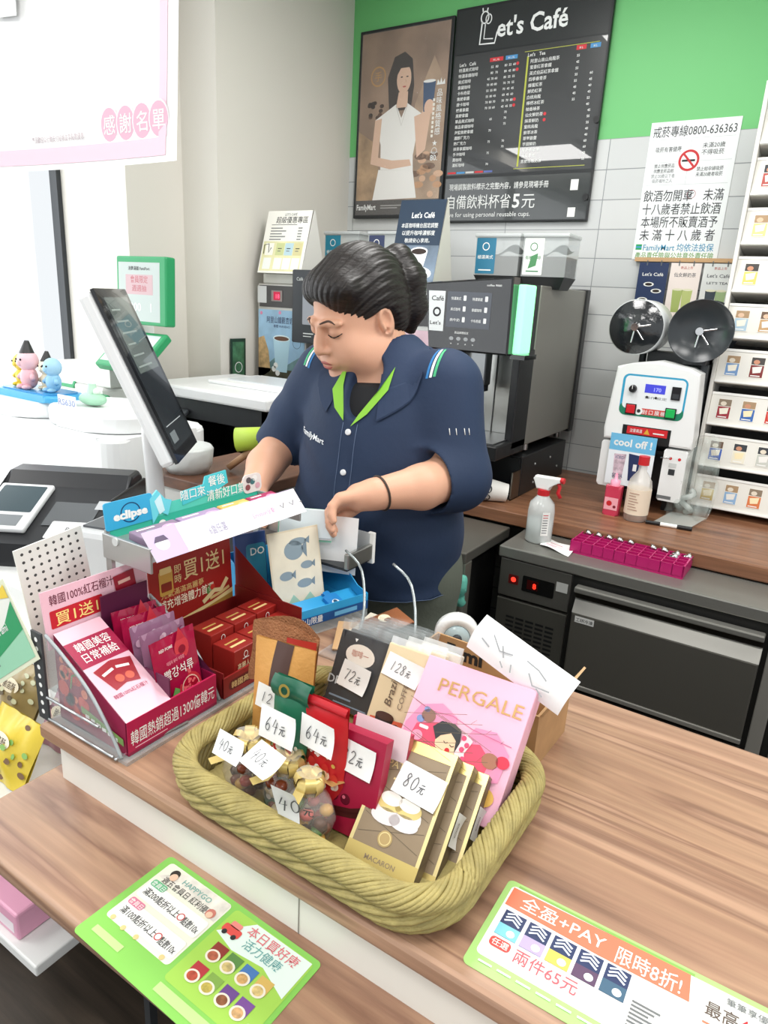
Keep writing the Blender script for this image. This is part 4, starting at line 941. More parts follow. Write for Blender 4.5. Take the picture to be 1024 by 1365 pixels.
b = MB(); b.prism(rrect(-0.16, -0.06, 0.12, 0.06, 0.03), 0, 0.02, M('#4aa8d8', 0.35), bev=0.006); b.prism(rrect(-0.15, -0.05, 0.11, 0.05, 0.03), 0.02, 0.024, M('#3a90c6', 0.3))
tag(b.build('toy_tray', None, T(-1.93, 1.17, tz)), 'sky blue tray carrying the toy figures on the round lid', 'tray')
toy('yellow toy figure at the left end of the blue tray', -2.03, 1.17, tz + 0.024, '#e8c93a', '#f0d65a', 1.3)
toy('pink headed toy figure with dark hat on the blue tray', -1.965, 1.15, tz + 0.024, '#e7b6bf', '#eec4cc', 1.5, '#3a3a3a')
toy('cream toy figure in the middle of the blue tray', -1.92, 1.18, tz + 0.024, '#ece2c6', '#f1e7cf', 1.2, '#3a3a3a')
toy('light blue toy figure at the right end of the blue tray', -1.87, 1.165, tz + 0.024, '#8fc2e2', '#a5d0ea', 1.3)
t = thing('toy_boat', 'pale green toy boat on the right hand round lid', 'toy', T(-1.70, 1.17, tz + 0.006))
b = MB(); b.sph((0, 0, 0.018), (0.05, 0.028, 0.018), M('#a6d6b8', 0.4)); b.build('hull', t)
b = MB(); b.cyl((0, 0, 0.03), (0, 0, 0.06), 0.015, M('#bfe2cc', 0.4), 0.01); b.sph((0.02, 0, 0.04), 0.01, M('#e3efe4', 0.4)); b.build('cabin', t)
b = MB(UP); b.text('RS630', 0, 0, 0.02, M('#8f9bc4', 0.5), 2, w=0.075); b.rect(-0.04, -0.005, 0.04, 0.027, M('#e9eef2', 0.4), 0); b.box(-0.04, 0.04, -0.005, 0.027, -0.002, -0.0002, M('#e9eef2', 0.4))
tag(b.build('name_tag', None, T(-1.745, 1.12, tz + 0.005)), 'small pale tag reading RS630 between the toys', 'tag')

# card terminal
t = thing('card_terminal', 'black card terminal with a small white reader on the side counter', 'card terminal', T(-1.36, 0.83, 0.94) @ RZ(0.55))
tb = M('#232427', 0.35)
b = MB(); P = [(-0.13, 0.0), (0.14, 0.0), (0.14, 0.135), (0.12, 0.152), (0.075, 0.15), (0.05, 0.122), (-0.13, 0.05)]
b.prism(P, -0.14, 0.14, tb, bev=0.008)
for i in range(len(b.v)): x, y, z = b.v[i]; b.v[i] = (z, x, y)
b.build('body', t)
sl = math.atan2(0.07, 0.18)
b = MB(T(0, -0.13, 0.051) @ RX(sl - 0.0)); b.box(-0.135, -0.02, 0.03, 0.185, 0.0, 0.012, M('#dfe1e2', 0.3), bev=0.004); b.X = b.X @ T(0, 0, 0.0122); b.rr(-0.125, 0.085, -0.03, 0.175, 0.004, M('#46545a', 0.15), 1); b.rect(-0.12, 0.04, -0.04, 0.075, M('#7a7f83', 0.4), 1); b.build('pin_pad', t)
b = MB(T(0, -0.13, 0.051) @ RX(sl) @ T(0, 0, 0.001)); b.rect(0.0, 0.06, 0.1, 0.14, M('#5f6265', 0.2), 1); b.rr(0.02, 0.02, 0.12, 0.075, 0.004, M('#d9dadb', 0.4), 2); b.text('PAY', 0.07, 0.045, 0.014, GREY, 3); b.rect(0.09, 0.12, 0.125, 0.15, M('#b9bcbf', 0.3), 2); b.build('reader_face', t)
b = MB(); b.box(0.139, 0.146, -0.05, 0.14, 0.0, 0.13, M('#191a1c', 0.35), bev=0.003); b.build('side_wing', t)
t = thing('receipt_printer', 'grey white receipt printer behind the card terminal', 'receipt printer', T(-1.07, 0.815, 0.94) @ RZ(0.3))
b = MB(); b.box(-0.08, 0.08, -0.1, 0.1, 0, 0.13, M('#cfd1d2', 0.4), bev=0.012); b.box(-0.06, 0.03, -0.08, 0.04, 0.13, 0.134, M('#53565a', 0.35)); b.build('body', t)
b = MB(T(0, 0, 0.135)); b.text('EPSON', -0.015, -0.02, 0.014, LGREY, 1); b.box(-0.05, 0.07, 0.06, 0.064, 0, 0.001, GREY); b.build('lid', t)

# wooden till stand, monitor, cup
t = thing('till_stand', 'narrow wood topped till stand behind the point of sale monitor', 'cabinet', T(-1.42, 1.12, 0))
b = MB(); b.box(0, 0.30, 0, 0.32, 1.02, 1.05, desk, bev=0.003); b.build('top', t)
b = MB(); b.box(0.01, 0.29, 0.01, 0.31, 0, 1.02, M('#d5d5d1', 0.45)); b.build('body', t)
b = MB(); b.box(0.285, 0.296, 0.03, 0.29, 0.9, 1.0, M('#8c8c88', 0.35, 0.8), bev=0.003); b.build('drawer', t)
Fm, mw_, mh_ = lean((238, 618), (263, 589), (124, 384), 1.21)
t = thing('pos_monitor', 'tilted white backed till monitor with a dark glossy screen', 'monitor', T(Fm.translation.x, Fm.translation.y, 0.94))
inv = t.matrix_world.inverted()
b = MB(inv @ Fm); b.box(0, mw_, 0, mh_, -0.032, -0.006, M('#eceded', 0.3), bev=0.008); b.build('housing', t)
b = MB(inv @ Fm); b.box(0.0, mw_, 0, mh_, -0.006, 0.0, M('#141517', 0.08, coat=0.6)); b.rect(0.015, 0.02, mw_ - 0.015, mh_ - 0.015, M('#2e3337', 0.06, emit=0.08, coat=0.8), 1)
b.rect(0.03, mh_ * 0.52, mw_ * 0.9, mh_ * 0.95, M('#68726e', 0.08, emit=0.12, coat=0.8), 2)  # greyish reflection over the upper half, painted as a paler rectangle
for k in range(6): b.rect(0.04, mh_ * 0.55 + k * 0.02, mw_ * 0.7 - 0.02 * (k % 3), mh_ * 0.55 + k * 0.02 + 0.003, M('#8f9a95', 0.1, emit=0.15), 3)
b.rect(0.03, mh_ * 0.2, mw_ * 0.8, mh_ * 0.205, M('#aab0b0', 0.1, emit=0.3), 3); b.rect(0.03, 0.03, 0.07, 0.05, M('#6d7476', 0.1, emit=0.3), 3); b.build('screen', t)
b = MB(inv); c0 = Fm @ Vector((mw_ / 2, mh_ * 0.3, -0.03)); b.tube([tuple(c0), (c0.x - 0.03, c0.y + 0.02, c0.z - 0.05), (c0.x - 0.02, c0.y + 0.03, 0.955)], 0.016, M('#e3e4e4', 0.35)); b.X = inv @ T(c0.x - 0.02, c0.y + 0.03, 0.94); b.prism(rrect(-0.09, -0.07, 0.09, 0.07, 0.02), 0, 0.015, M('#e3e4e4', 0.35)); b.build('stand', t)
t = thing('green_paper_cup', 'lime green paper cup lying on a wooden stick by the arm of the clerk', 'paper cup', T(-1.225, 1.29, 1.05))
b = MB(); d = Vector((0.82, 0.5, 0.12)).normalized(); p = Vector((-0.03, -0.02, 0.085)); q = Vector((0, 0, 1)).rotation_difference(d).to_matrix().to_4x4()
b.X = Matrix.Translation(p) @ q; b.lathe([(0.029, 0), (0.031, 0.0), (0.027, 0.1), (0.0, 0.1)], M('#b5d14a', 0.45), 24); b.lathe([(0.029, 0.0), (0.025, 0.095), (0.0, 0.095)], M('#eef2d8', 0.5), 24); b.build('cup', t)
b = MB(); b.tube([(-0.05, -0.03, 0.01), (0.02, 0.01, 0.075)], 0.009, M('#b58d6a', 0.5)); b.build('stick', t)
b = MB()
b.lathe([(0.001, 0), (0.05, 0.0), (0.062, 0.02), (0.066, 0.06), (0.06, 0.068), (0.045, 0.055), (0.02, 0.062), (0.0, 0.06)], M('#dfe3e1', 0.3, alpha=0.85, bump=1.0, bscale=35), 30)
tag(b.build('plastic_bag', None, T(-1.35, 1.19, 1.05)), 'bunched translucent white plastic bag below the till monitor', 'plastic bag')

# paper hanging from the ceiling
b = MB()
hp = T(-1.04, 0.74, 1.668) @ RZ(0.03) @ Matrix.Scale(1.0, 4)
def sheet(u, v):
    x = -0.30 + 0.50 * u + 0.014 * (1 - v) ** 2 * u
    return (x, 0.02 * math.sin(2.4 * u) - 0.035 * (1 - v) ** 2 + 0.03 * v, 1.08 * v)
b.grid(sheet, 20, 24, M('#f7f7f6', 0.5))
def on_sheet(pts, mat, dy):
    b.add([(lambda p: (p[0], p[1] - dy, p[2]))(sheet(u, v)) for u, v in pts], [tuple(range(len(pts)))], mat)
pk1 = M('#efc9d6', 0.5)
N = 20
for i in range(N): on_sheet([(i / N * 0.955, 0.008), ((i + 1) / N * 0.955, 0.008), ((i + 1) / N * 0.955, 0.03), (i / N * 0.955, 0.03)], pk1, 0.0008)
for i in range(24): on_sheet([(0.925, 0.03 + i * 0.04), (0.958, 0.03 + i * 0.04), (0.958, 0.07 + i * 0.04), (0.925, 0.07 + i * 0.04)], pk1, 0.0008)
for k, ch in enumerate('感謝名單'):
    u = 0.715 + k * 0.071
    p = sheet(u, 0.052); b.X = T(p[0], p[1] - 0.002, p[2]) @ UP
    b.disc(0, 0, 0.0205, M('#f7f0f2', 0.5), 0, ry=0.025); b.disc(0, 0, 0.0185, M('#dfb0c4', 0.5), 1, ry=0.0225); b.text(ch, 0, -0.011, 0.024, WHITE, 2); b.X = Matrix()
p = sheet(0.45, 0.038); b.X = T(p[0], p[1] - 0.002, p[2]) @ UP; b.text('店內所有商品歡迎以行動支付結帳並享點數優惠', 0, 0, 0.0085, M('#b9a9ae', 0.5), 1, w=0.16); b.X = Matrix()
for (x0, z0, w_, h_) in ((-0.27, 0.21, 0.065, 0.10), (-0.19, 0.225, 0.05, 0.09)):
    p = sheet((x0 + 0.30) / 0.50, z0 / 1.08); b.X = T(p[0], p[1] - 0.004, p[2]) @ UP @ Matrix.Rotation(-0.06, 4, 'Z'); b.box(0, w_, 0, h_, 0, 0.001, M('#eceeee', 0.5)); b.X = Matrix()
tag(b.build('hanging_poster', None, hp), 'white poster with a pink border hanging down from the ceiling', 'poster')
# ================================================================== CHECKOUT COUNTER
wood = ramp_mat('counter_wood', (0.4, 6.5, 6.5), [(0.30, '#6f5040'), (0.40, '#a07b63'), (0.47, '#b28d71'), (0.52, '#8d6955'), (0.56, '#b69177'), (0.70, '#83614e')], 0.36, noise_scale=1.7, distort=0.7)
cream = M('#e6e4db', 0.4)
ZC = 0.94
t = thing('checkout_counter', 'white fronted checkout counter with a brown wood top and a lower wood shelf', 'counter', T(-0.79, 0.43, 0))
b = MB(); b.prism([(0.0, 0.0), (2.0, 0.0), (2.0, 0.53), (0.0, 0.53)], 0.915, ZC, wood, bev=0.006); b.build('worktop', t)
dkb = M('#332a24', 0.6)
b = MB(); b.box(0.012, 2.0, 0.018, 0.05, 0.82, 0.915, cream); b.box(0.03, 2.0, 0.36, 0.5, 0.0, 0.915, dkb); b.box(0.012, 0.03, 0.05, 0.5, 0.85, 0.915, cream)
b.box(0.43, 0.4312, 0.0172, 0.018, 0.82, 0.915, M('#8f8c84', 0.5)); b.box(1.03, 1.0312, 0.0172, 0.018, 0.82, 0.915, M('#8f8c84', 0.5)); b.build('front_panel', t)
b = MB(); b.box(-0.02, 2.0, -0.112, 0.36, 0.822, 0.848, wood, bev=0.007, seg=3); b.build('shelf', t)
ZS = 0.848

# printed sheets
def sheet_frame(tl, tr, h, z, lift=0.0006):
    a, c = on_z(*tl, z), on_z(*tr, z); x = (c - a).normalized(); y = Vector((-x.y, x.x, 0)); o = a - y * h
    return frame(Vector((o.x, o.y, z + lift)), x, y, Vector((0, 0, 1)))
gB = M('#86c75a', 0.35); gL = M('#b9e08d', 0.4)
b = MB(); W_, H_ = 0.235, 0.128
b.prism(rrect(0, 0, W_, H_, 0.006), -0.0005, 0.0, gB)
b.rr(0.010, 0.032, 0.112, 0.122, 0.005, M('#e9ead9', 0.4), 1); b.rr(0.118, 0.022, 0.229, 0.122, 0.005, M('#a2cf57', 0.4), 1)
b.poly([(0.012, 0.1), (0.04, 0.121), (0.11, 0.121), (0.11, 0.095)], M('#e2ddd3', 0.4, vary=0.2, vscale=60), 2)
b.text('HAPPYGO', 0.066, 0.108, 0.008, M('#79a9a0', 0.4), 3, w=0.045); b.text('週五會員日 紅利優惠', 0.062, 0.0965, 0.0085, M('#4b4b48', 0.4), 3, w=0.08, bold=0.02)
b.disc(0.028, 0.112, 0.006, M('#2d2723', 0.4), 4); b.disc(0.03, 0.108, 0.005, M('#e5c2a8', 0.4), 5); b.disc(0.1, 0.1, 0.006, M('#c87a6d', 0.4), 4); b.disc(0.1, 0.098, 0.004, M('#e5c2a8', 0.4), 5)
for k, (y0, c) in enumerate(((0.068, '#6dbb8c'), (0.038, '#dd7f9c'))):
    b.rr(0.013, y0, 0.109, y0 + 0.023, 0.004, WHITE, 3); b.rr(0.015, y0 + 0.018, 0.037, y0 + 0.027, 0.003, M(c, 0.4), 4); b.text('會員日', 0.026, y0 + 0.0195, 0.006, WHITE, 5)
    b.text(('滿200點折以上', '滿100點折以上')[k], 0.046, y0 + 0.006, 0.009, INK, 4, w=0.056); b.ring(0.078, y0 + 0.010, 0.004, 0.001, RED, 4); b.text('點數10x', 0.094, y0 + 0.005, 0.009, INK, 4, w=0.024)
for x, y in ((0.02, 0.035), (0.04, 0.033), (0.06, 0.034), (0.1, 0.035)): b.disc(x, y, 0.003, M('#e9c88a', 0.4), 4)
b.poly([(0.12, 0.09), (0.15, 0.121), (0.227, 0.121), (0.227, 0.075), (0.19, 0.088), (0.15, 0.083)], M('#dfeee6', 0.4), 2)
b.text('本日買好康', 0.182, 0.106, 0.012, M('#d9737c', 0.4), 4, w=0.068, bold=0.03); b.text('活力健康', 0.18, 0.0925, 0.011, M('#6fa7a5', 0.4), 4, w=0.05, bold=0.03)
b.rr(0.122, 0.094, 0.146, 0.104, 0.003, M('#d9514c', 0.4), 4); b.rr(0.127, 0.103, 0.141, 0.11, 0.002, M('#e58780', 0.4), 4); b.disc(0.128, 0.094, 0.003, INK, 5); b.disc(0.141, 0.094, 0.003, INK, 5)
for k in range(8):
    x = 0.132 + (k % 4) * 0.021; y = 0.062 - (k // 4) * 0.027 + 0.0
    b.rect(x, y + 0.005, x + 0.017, y + 0.02, M(['#8d3a34', '#5d8a4a', '#4a78b4', '#d2b061', '#b23a40', '#83a84f', '#6c4a8c', '#7a4f96'][k], 0.4), 3); b.disc(x + 0.008, y + 0.005, 0.0085, M('#e9e2d1', 0.4), 4, ry=0.007); b.disc(x + 0.008, y + 0.005, 0.006, M(['#b0624a', '#c9b478', '#caa066', '#d6bd7e', '#b4503c', '#b8a650', '#8d5a3c', '#c8a070'][k], 0.4, vary=0.3, vscale=200), 5, ry=0.005)
b.rect(0.12, 0.008, 0.2, 0.018, gL, 2); b.rect(0.015, 0.012, 0.06, 0.02, gL, 2); b.disc(0.222, 0.034, 0.006, WHITE, 4)
tag(b.build('counter_leaflet', None, sheet_frame((225, 1143), (426, 1287), 0.125, ZS)), 'green printed promotion sheet stuck on the lower wood shelf', 'leaflet')

b = MB(); W_, H_ = 0.36, 0.112
b.prism(rrect(0, 0, W_, H_, 0.006), -0.0005, 0.0, M('#a9d47e', 0.35)); b.rr(0.006, 0.016, W_ - 0.006, H_ - 0.006, 0.005, M('#f3f3ef', 0.35), 1)
crl = M('#e8795a', 0.4)
b.poly([(0.008, 0.080), (0.008, 0.104), (0.12, 0.106), (0.175, 0.106), (0.178, 0.078), (0.1, 0.077)], crl, 2); b.rect(0.012, 0.106, 0.178, 0.109, M('#86b457', 0.4), 2)
b.text('全盈+PAY', 0.062, 0.085, 0.016, WHITE, 3, w=0.082, bold=0.05); b.text('限時8折!', 0.142, 0.081, 0.018, WHITE, 3, w=0.056, bold=0.04)
for k in range(5):
    x = 0.012 + k * 0.0245
    b.rect(x, 0.044, x + 0.021, 0.075, M('#27345e', 0.4), 2); b.rect(x, 0.044, x + 0.021, 0.058, M(['#7cc7d6', '#b7a6d8', '#e0c65a', '#5a3f5e', '#3d5f78'][k], 0.4), 3)
    for q in range(3): b.line([(x + 0.003, 0.062 + q * 0.004), (x + 0.010, 0.066 + q * 0.004), (x + 0.018, 0.061 + q * 0.004)], 0.002, M('#dfe6f4', 0.4), 4)
    b.disc(x + 0.014, 0.05, 0.004, M('#e7f1f4', 0.4), 4)
b.rr(0.012, 0.03, 0.032, 0.041, 0.004, M('#d2473f', 0.4), 3); b.text('任選', 0.022, 0.0325, 0.007, WHITE, 4); b.text('兩件65元', 0.066, 0.027, 0.014, M('#d2606a', 0.4), 3, w=0.058)
for k in range(7): b.rect(0.137, 0.05 - k * 0.004, 0.16 - (k % 3) * 0.004, 0.052 - k * 0.004, GREY, 3)
b.text('最高40%回饋', 0.228, 0.076, 0.014, M('#5a4a40', 0.4), 3, w=0.075); b.text('40%', 0.228, 0.0765, 0.0141, RED, 4, w=0.022); b.rect(0.19, 0.066, 0.268, 0.068, crl, 3); b.text('筆筆享優惠', 0.225, 0.095, 0.007, GREY, 3)
b.poly([(0.27, 0.02), (0.27, 0.09), (0.3, 0.1), (0.35, 0.1), (0.35, 0.02)], crl, 2)
for x, y, r in ((0.285, 0.08, 0.01), (0.31, 0.07, 0.014), (0.33, 0.045, 0.01), (0.29, 0.045, 0.008)): b.disc(x, y, r, M('#f2c9b4', 0.4), 3)
b.disc(0.268, 0.066, 0.004, BLACK, 5)
for k in range(9): b.rect(0.012 + k * 0.018, 0.009, 0.025 + k * 0.018, 0.011, WHITE, 3)
tag(b.build('counter_leaflet', None, sheet_frame((680, 1172), (1024, 1345), 0.112, ZC)), 'white and coral printed promotion sheet with a green border on the counter top', 'leaflet')

# ================================================================== BASKET
BX, BY = -0.370, 0.566           # centre of the basket
tb_ = T(BX, BY, ZC) @ RZ(-0.02)
wick = M('#a3955c', 0.6, vary=0.18, vscale=60, bump=0.3, bscale=400)
def rr_path(hx, hy, r, n):
    """n points evenly spaced around a rounded rectangle, with outward normals"""
    segs = [(2 * (hy - r), 's'), (PI * r / 2, 'a'), (2 * (hx - r), 's'), (PI * r / 2, 'a'), (2 * (hy - r), 's'), (PI * r / 2, 'a'), (2 * (hx - r), 's'), (PI * r / 2, 'a')]
    tot = sum(s[0] for s in segs); out = []
    starts = [Vector((hx, -(hy - r))), None, Vector((hx - r, hy)), None, Vector((-hx, hy - r)), None, Vector((-(hx - r), -hy)), None]
    dirs = [Vector((0, 1)), None, Vector((-1, 0)), None, Vector((0, -1)), None, Vector((1, 0)), None]
    cens = [None, Vector((hx - r, hy - r)), None, Vector((-(hx - r), hy - r)), None, Vector((-(hx - r), -(hy - r))), None, Vector((hx - r, -(hy - r)))]
    for i in range(n):
        d = tot * i / n
        for k, (L_, ty) in enumerate(segs):
            if d <= L_ or k == 7: break
            d -= L_
        if ty == 's':
            p = starts[k] + dirs[k] * d; nrm = Vector((dirs[k].y, -dirs[k].x))
        else:
            a = (k // 2) * PI / 2 + d / r; nrm = Vector((math.cos(a), math.sin(a))); p = cens[k] + nrm * r
        out.append((p, nrm))
    return out
t = thing('wicker_basket', 'olive tan woven basket of packaged sweets on the counter', 'basket', tb_)
HX0, HY0, HX1, HY1, BH_ = 0.168, 0.122, 0.175, 0.131, 0.042
b = MB(); b.prism(rrect(-HX0, -HY0, HX0, HY0, 0.045, 8), 0.001, 0.008, wick); b.build('base', t)
b = MB()
NS = 168
lo = rr_path(HX0, HY0, 0.05, NS); hi = rr_path(HX1, HY1, 0.055, NS)
for i in range(NS):
    if i % 4 == 3: continue
    pts = []
    for k in range(9):
        f_ = k / 8; j = (i + int(round(f_ * 16))) % NS
        p = lo[j][0] * (1 - f_) + hi[j][0] * f_; n_ = lo[j][1]
        q = p + n_ * (0.003 + 0.009 * math.sin(PI * f_) + 0.002 * (i % 4))
        pts.append((q.x, q.y, 0.005 + f_ * BH_))
    b.tube(pts, 0.0030, wick, n=6)
for i in range(0, NS, 2):
    pts = []
    for k in range(5):
        f_ = k / 4; j = (i - int(round(f_ * 9))) % NS
        p = lo[j][0] * (1 - f_) + hi[j][0] * f_; q = p - lo[j][1] * 0.004
        pts.append((q.x, q.y, 0.004 + f_ * BH_))
    b.tube(pts, 0.0042, M('#6f6438', 0.7), n=5)  # inner strands coloured darker to give the shaded gaps of the weave
b.build('woven_side', t)
def braid(name, hx, hy, r, n, turns, ra, rb, z, rad, groups):
    b = MB(); rp = rr_path(hx, hy, r, n)
    for g in range(groups):
        for w_ in (-1, 0, 1):
            pts = []
            for i in range(n):
                ph = 2 * PI * (i / n * turns + (g + w_ * 0.29) / groups); p, n_ = rp[i]
                q = p + n_ * (ra * math.cos(ph)); pts.append((q.x, q.y, z + rb * math.sin(ph)))
            b.tube(pts, rad, wick, n=6, closed=True)
    b.tube([(p.x, p.y, z) for p, n_ in rp], min(ra, rb) * 0.72, M('#5e5530', 0.8), n=8, closed=True)  # core filling the braid, its dark colour stands for shade between strands
    b.build(name, t)
braid('braided_rim', HX1 + 0.003, HY1 + 0.003, 0.058, 340, 11, 0.0115, 0.0098, BH_ + 0.006, 0.0027, 5)
braid('braided_foot', HX0 + 0.003, HY0 + 0.003, 0.052, 300, 11, 0.0065, 0.005, 0.0095, 0.0021, 4)
ZB = ZC + 0.009

def tagcard(name_parent, F, x, y, w, h, txt, rot=0.0, lift=0.0012, curl=0.003):
    """white handwritten price card stuck on a face: a part"""
    b = MB(F @ T(x, y, lift) @ Matrix.Rotation(rot, 4, 'Z'))
    b.grid(lambda u, v: (u * w, v * h, curl * (v - 0.5) ** 2 * 4 * u + 0.0005), 6, 6, PAPER)
    X = b.X; b.X = X @ T(0, 0, 0.0012 + curl * 0.3)
    b.scrawl(txt, w * 0.17, h * 0.3, h * 0.42, M('#55565a', 0.6), 0, pen=h * 0.03)
    b.build('price_card', name_parent)

def leaning(name, label, cat, bl, br, tl, z, d, group=None):
    """thing whose front face is the leaning rectangle; local frame: x right, y up the face, z out of it"""
    F, w, h = lean(bl, br, tl, z)
    t = thing(name, label, cat, F, group)
    return t, w, h
# ---- three taupe gift boxes
taupe = M('#8f7c62', 0.45, vary=0.06, vscale=30); goldf = M('#cdb873', 0.28, 0.75); goldd = M('#d9c88f', 0.35, 0.4)
def taupe_box(F, label, w, h, d, front=True):
    t = thing('gift_box', label, 'gift box', F, 'taupe gift boxes')
    b = MB(); b.box(0, w, 0, h, -d, 0, taupe)
    if front:
        b.rect(0, 0, w, 0.02, goldf, 1); b.rect(0, h - 0.012, w, h, goldf, 1); b.rect(0, 0.02, 0.004, h - 0.012, goldd, 1); b.rect(w - 0.004, 0.02, w, h - 0.012, goldd, 1)
        for k in range(5):
            b.line([(0.006, 0.03 + k * 0.032), (w - 0.006, 0.05 + k * 0.032)], 0.0005, M('#5f523f', 0.5), 1); b.line([(w - 0.006, 0.03 + k * 0.032), (0.006, 0.05 + k * 0.032)], 0.0005, M('#5f523f', 0.5), 1)
        b.text('PATISSERIE', w * 0.46, h - 0.034, 0.009, goldd, 2, w=w * 0.66); b.text('Tarte', w * 0.45, h - 0.056, 0.016, goldd, 2, w=w * 0.4, slant=0.25)
        b.text('MACARON', w * 0.42, h - 0.066, 0.0045, goldd, 2)
        for x, c in ((0.36, '#e7dfd6'), (0.62, '#efe9e0')): b.disc(w * x, 0.058, 0.017, M(c, 0.45), 3, ry=0.014); b.disc(w * x, 0.066, 0.015, M('#d9c37a', 0.4), 4, ry=0.009); b.disc(w * x, 0.07, 0.012, M('#efe9e0', 0.45), 5, ry=0.007); b.disc(w * x, 0.052, 0.0165, M('#e0d8d8', 0.45), 4, ry=0.008)
        b.disc(w * 0.46, 0.032, 0.008, M('#b49a64', 0.4), 3); b.ring(w * 0.46, 0.032, 0.006, 0.001, goldd, 4); b.text('MACARON', w * 0.5, 0.008, 0.006, taupe, 3)
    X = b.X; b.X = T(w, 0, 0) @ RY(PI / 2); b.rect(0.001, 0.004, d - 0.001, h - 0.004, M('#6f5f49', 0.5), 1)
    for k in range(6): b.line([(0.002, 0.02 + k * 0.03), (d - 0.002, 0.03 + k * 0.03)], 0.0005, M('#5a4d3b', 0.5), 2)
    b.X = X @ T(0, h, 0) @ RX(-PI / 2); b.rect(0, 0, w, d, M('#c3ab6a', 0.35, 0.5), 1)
    b.build('box', t)
    return t
F, tw, th = lean((455, 1142), (548, 1187), (522, 975), ZB + 0.006)
t1 = taupe_box(F, 'taupe and gold gift box standing foremost in the basket, macaron picture facing out', tw, th, 0.022)
tagcard(t1, Matrix(), tw * 0.3, th * 0.58, tw * 0.66, tw * 0.42, '80y', -0.12, 0.002)
F2 = F @ T(0.013, 0.0, -0.0235)
t2 = taupe_box(F2, 'middle taupe gift box directly behind the macaron box', tw, th, 0.022)
tagcard(t2, T(tw, 0, 0) @ RY(PI / 2), -0.002, th * 0.38, 0.024, 0.034, '8', 0.0, 0.0012)
F3 = F @ T(0.026, 0.0, -0.047)
t3 = taupe_box(F3, 'rear taupe gift box leaning against the pink box', tw, th, 0.022)
tagcard(t3, T(tw, 0, 0) @ RY(PI / 2), -0.002, th * 0.5, 0.024, 0.034, '8', 0.0, 0.0012)

# ---- crimson boxes
crim = M('#a3163c', 0.4)
def crimson_box(F, w, h, label, cards):
    t = thing('gift_box', label, 'gift box', F, 'crimson gift boxes')
    b = MB(); b.box(0, w, 0, h, -0.016, 0, crim)
    dk = M('#5f0f26', 0.25)
    for x, y in ((0.3, 0.42), (0.27, 0.33), (0.48, 0.33)): b.disc(w * x, h * y, 0.006, dk, 1); b.disc(w * x - 0.002, h * y + 0.002, 0.002, M('#d96a80', 0.3), 2)
    for p in ([(0.3, .2), (0.6, .24), (0.92, .33)], [(0.3, .16), (0.6, .2), (0.9, .26)], [(0.75, .3), (0.85, .2)]): b.line([(w * x, h * y) for x, y in p], 0.006, M('#4a1a1a', 0.4), 1)
    b.build('box', t)
    if cards: tagcard(t, Matrix(), w * 0.2, h * 0.62, w * 0.66, w * 0.48, '82y', -0.05)
    return t, w, h
F, cw, ch = lean((418, 1092), (492, 1128), (440, 962), ZB + 0.004)
crimson_box(F, cw, ch, 'crimson chocolate box with a cherry picture beside the taupe box', True)
t = thing('gift_box', 'pale pink backed box standing behind the crimson cherry box', 'gift box', F @ T(0.012, 0.003, -0.03))
b = MB(); b.box(0, cw, 0, ch, -0.01, 0, M('#b02a4c', 0.4)); b.build('box', t)
b = MB(); b.X = T(0.004, ch - 0.03, 0.0006); b.rect(0, 0, cw - 0.004, 0.036, M('#f3dfe4', 0.5), 1); b.build('price_card', t)

# ---- christmas bags
def paper_bag(F, w, h, d, base, label, kind):
    t = thing('sweet_bag', label, 'bag', F, 'christmas sweet bags')
    b = MB()
    def fr_(u, v): return (u * w, v * h, d * 0.5 * math.sin(PI * u) * (1 - v) ** 0.6 + 0.002 * math.sin(5 * u + 9 * v))
    def bk_(u, v): return ((1 - u) * w, v * h, -d * 0.5 * math.sin(PI * u) * (1 - v) ** 0.6 - 0.001)
    b.grid(fr_, 10, 14, M(base, 0.3)); b.grid(bk_, 10, 14, M(base, 0.3)); b.build('bag', t)
    b = MB(); rn = random.Random(len(label))
    def put(x, y, r, c, k, ry=None):
        p = fr_(x, y); b.X = T(p[0], p[1], p[2] + 0.001); b.disc(0, 0, r, M(c, 0.4), k, ry=ry)
    for k in range(5):
        x, y = 0.14 + 0.18 * k, 0.36 + 0.08 * (k % 2)
        put(x, y, 0.006, '#f1ead9' if kind == 'green' else '#f0d9c8', 2); put(x, y + 0.01, 0.004, '#e3b79a', 5); put(x, y + 0.05, 0.0045, '#c5302e', 4, 0.006)
    for k in range(16): put(0.08 + rn.random() * 0.84, 0.05 + rn.random() * 0.5, 0.002 + rn.random() * 0.002, rn.choice(['#f3efe2', '#d9b45e', '#f6f3ea']), 3)
    for k in range(3): p = fr_(0.3 + 0.2 * k, 0.58); b.X = T(p[0], p[1], p[2] + 0.0015); b.text('❄', 0, 0, 0.008, WHITE, 3)
    b.build('printed_pattern', t)
    if kind == 'green':
        b = MB(); b.grid(lambda u, v: (u * w * 1.04 - w * 0.02, h * (1 - 0.16 * v) + 0.001, 0.004 + 0.006 * math.sin(PI * v) + 0.0015 * math.sin(8 * u)), 10, 6, M('#1c5a43', 0.35))
        b.X = T(w * 0.42, h * 0.93, 0.0135); b.ring(0, 0, 0.006, 0.003, M('#b59a4a', 0.35, 0.6), 1); b.build('folded_top', t)
    else:
        b = MB(); b.grid(lambda u, v: (u * w, h * (1 - 0.08 * v), 0.002 + 0.004 * math.sin(PI * v)), 8, 5, M('#b81a24', 0.35)); b.build('folded_top', t)
    return t
F, w, h = lean((352, 1062), (398, 1086), (371, 896), ZB + 0.002)
t = paper_bag(F, w, h, 0.03, '#1f6a4d', 'dark green sweet bag with a folded top and santa pattern in the basket', 'green'); tagcard(t, Matrix(), -0.004, h * 0.54, w * 0.98, w * 0.75, '64y', 0.0, 0.017)
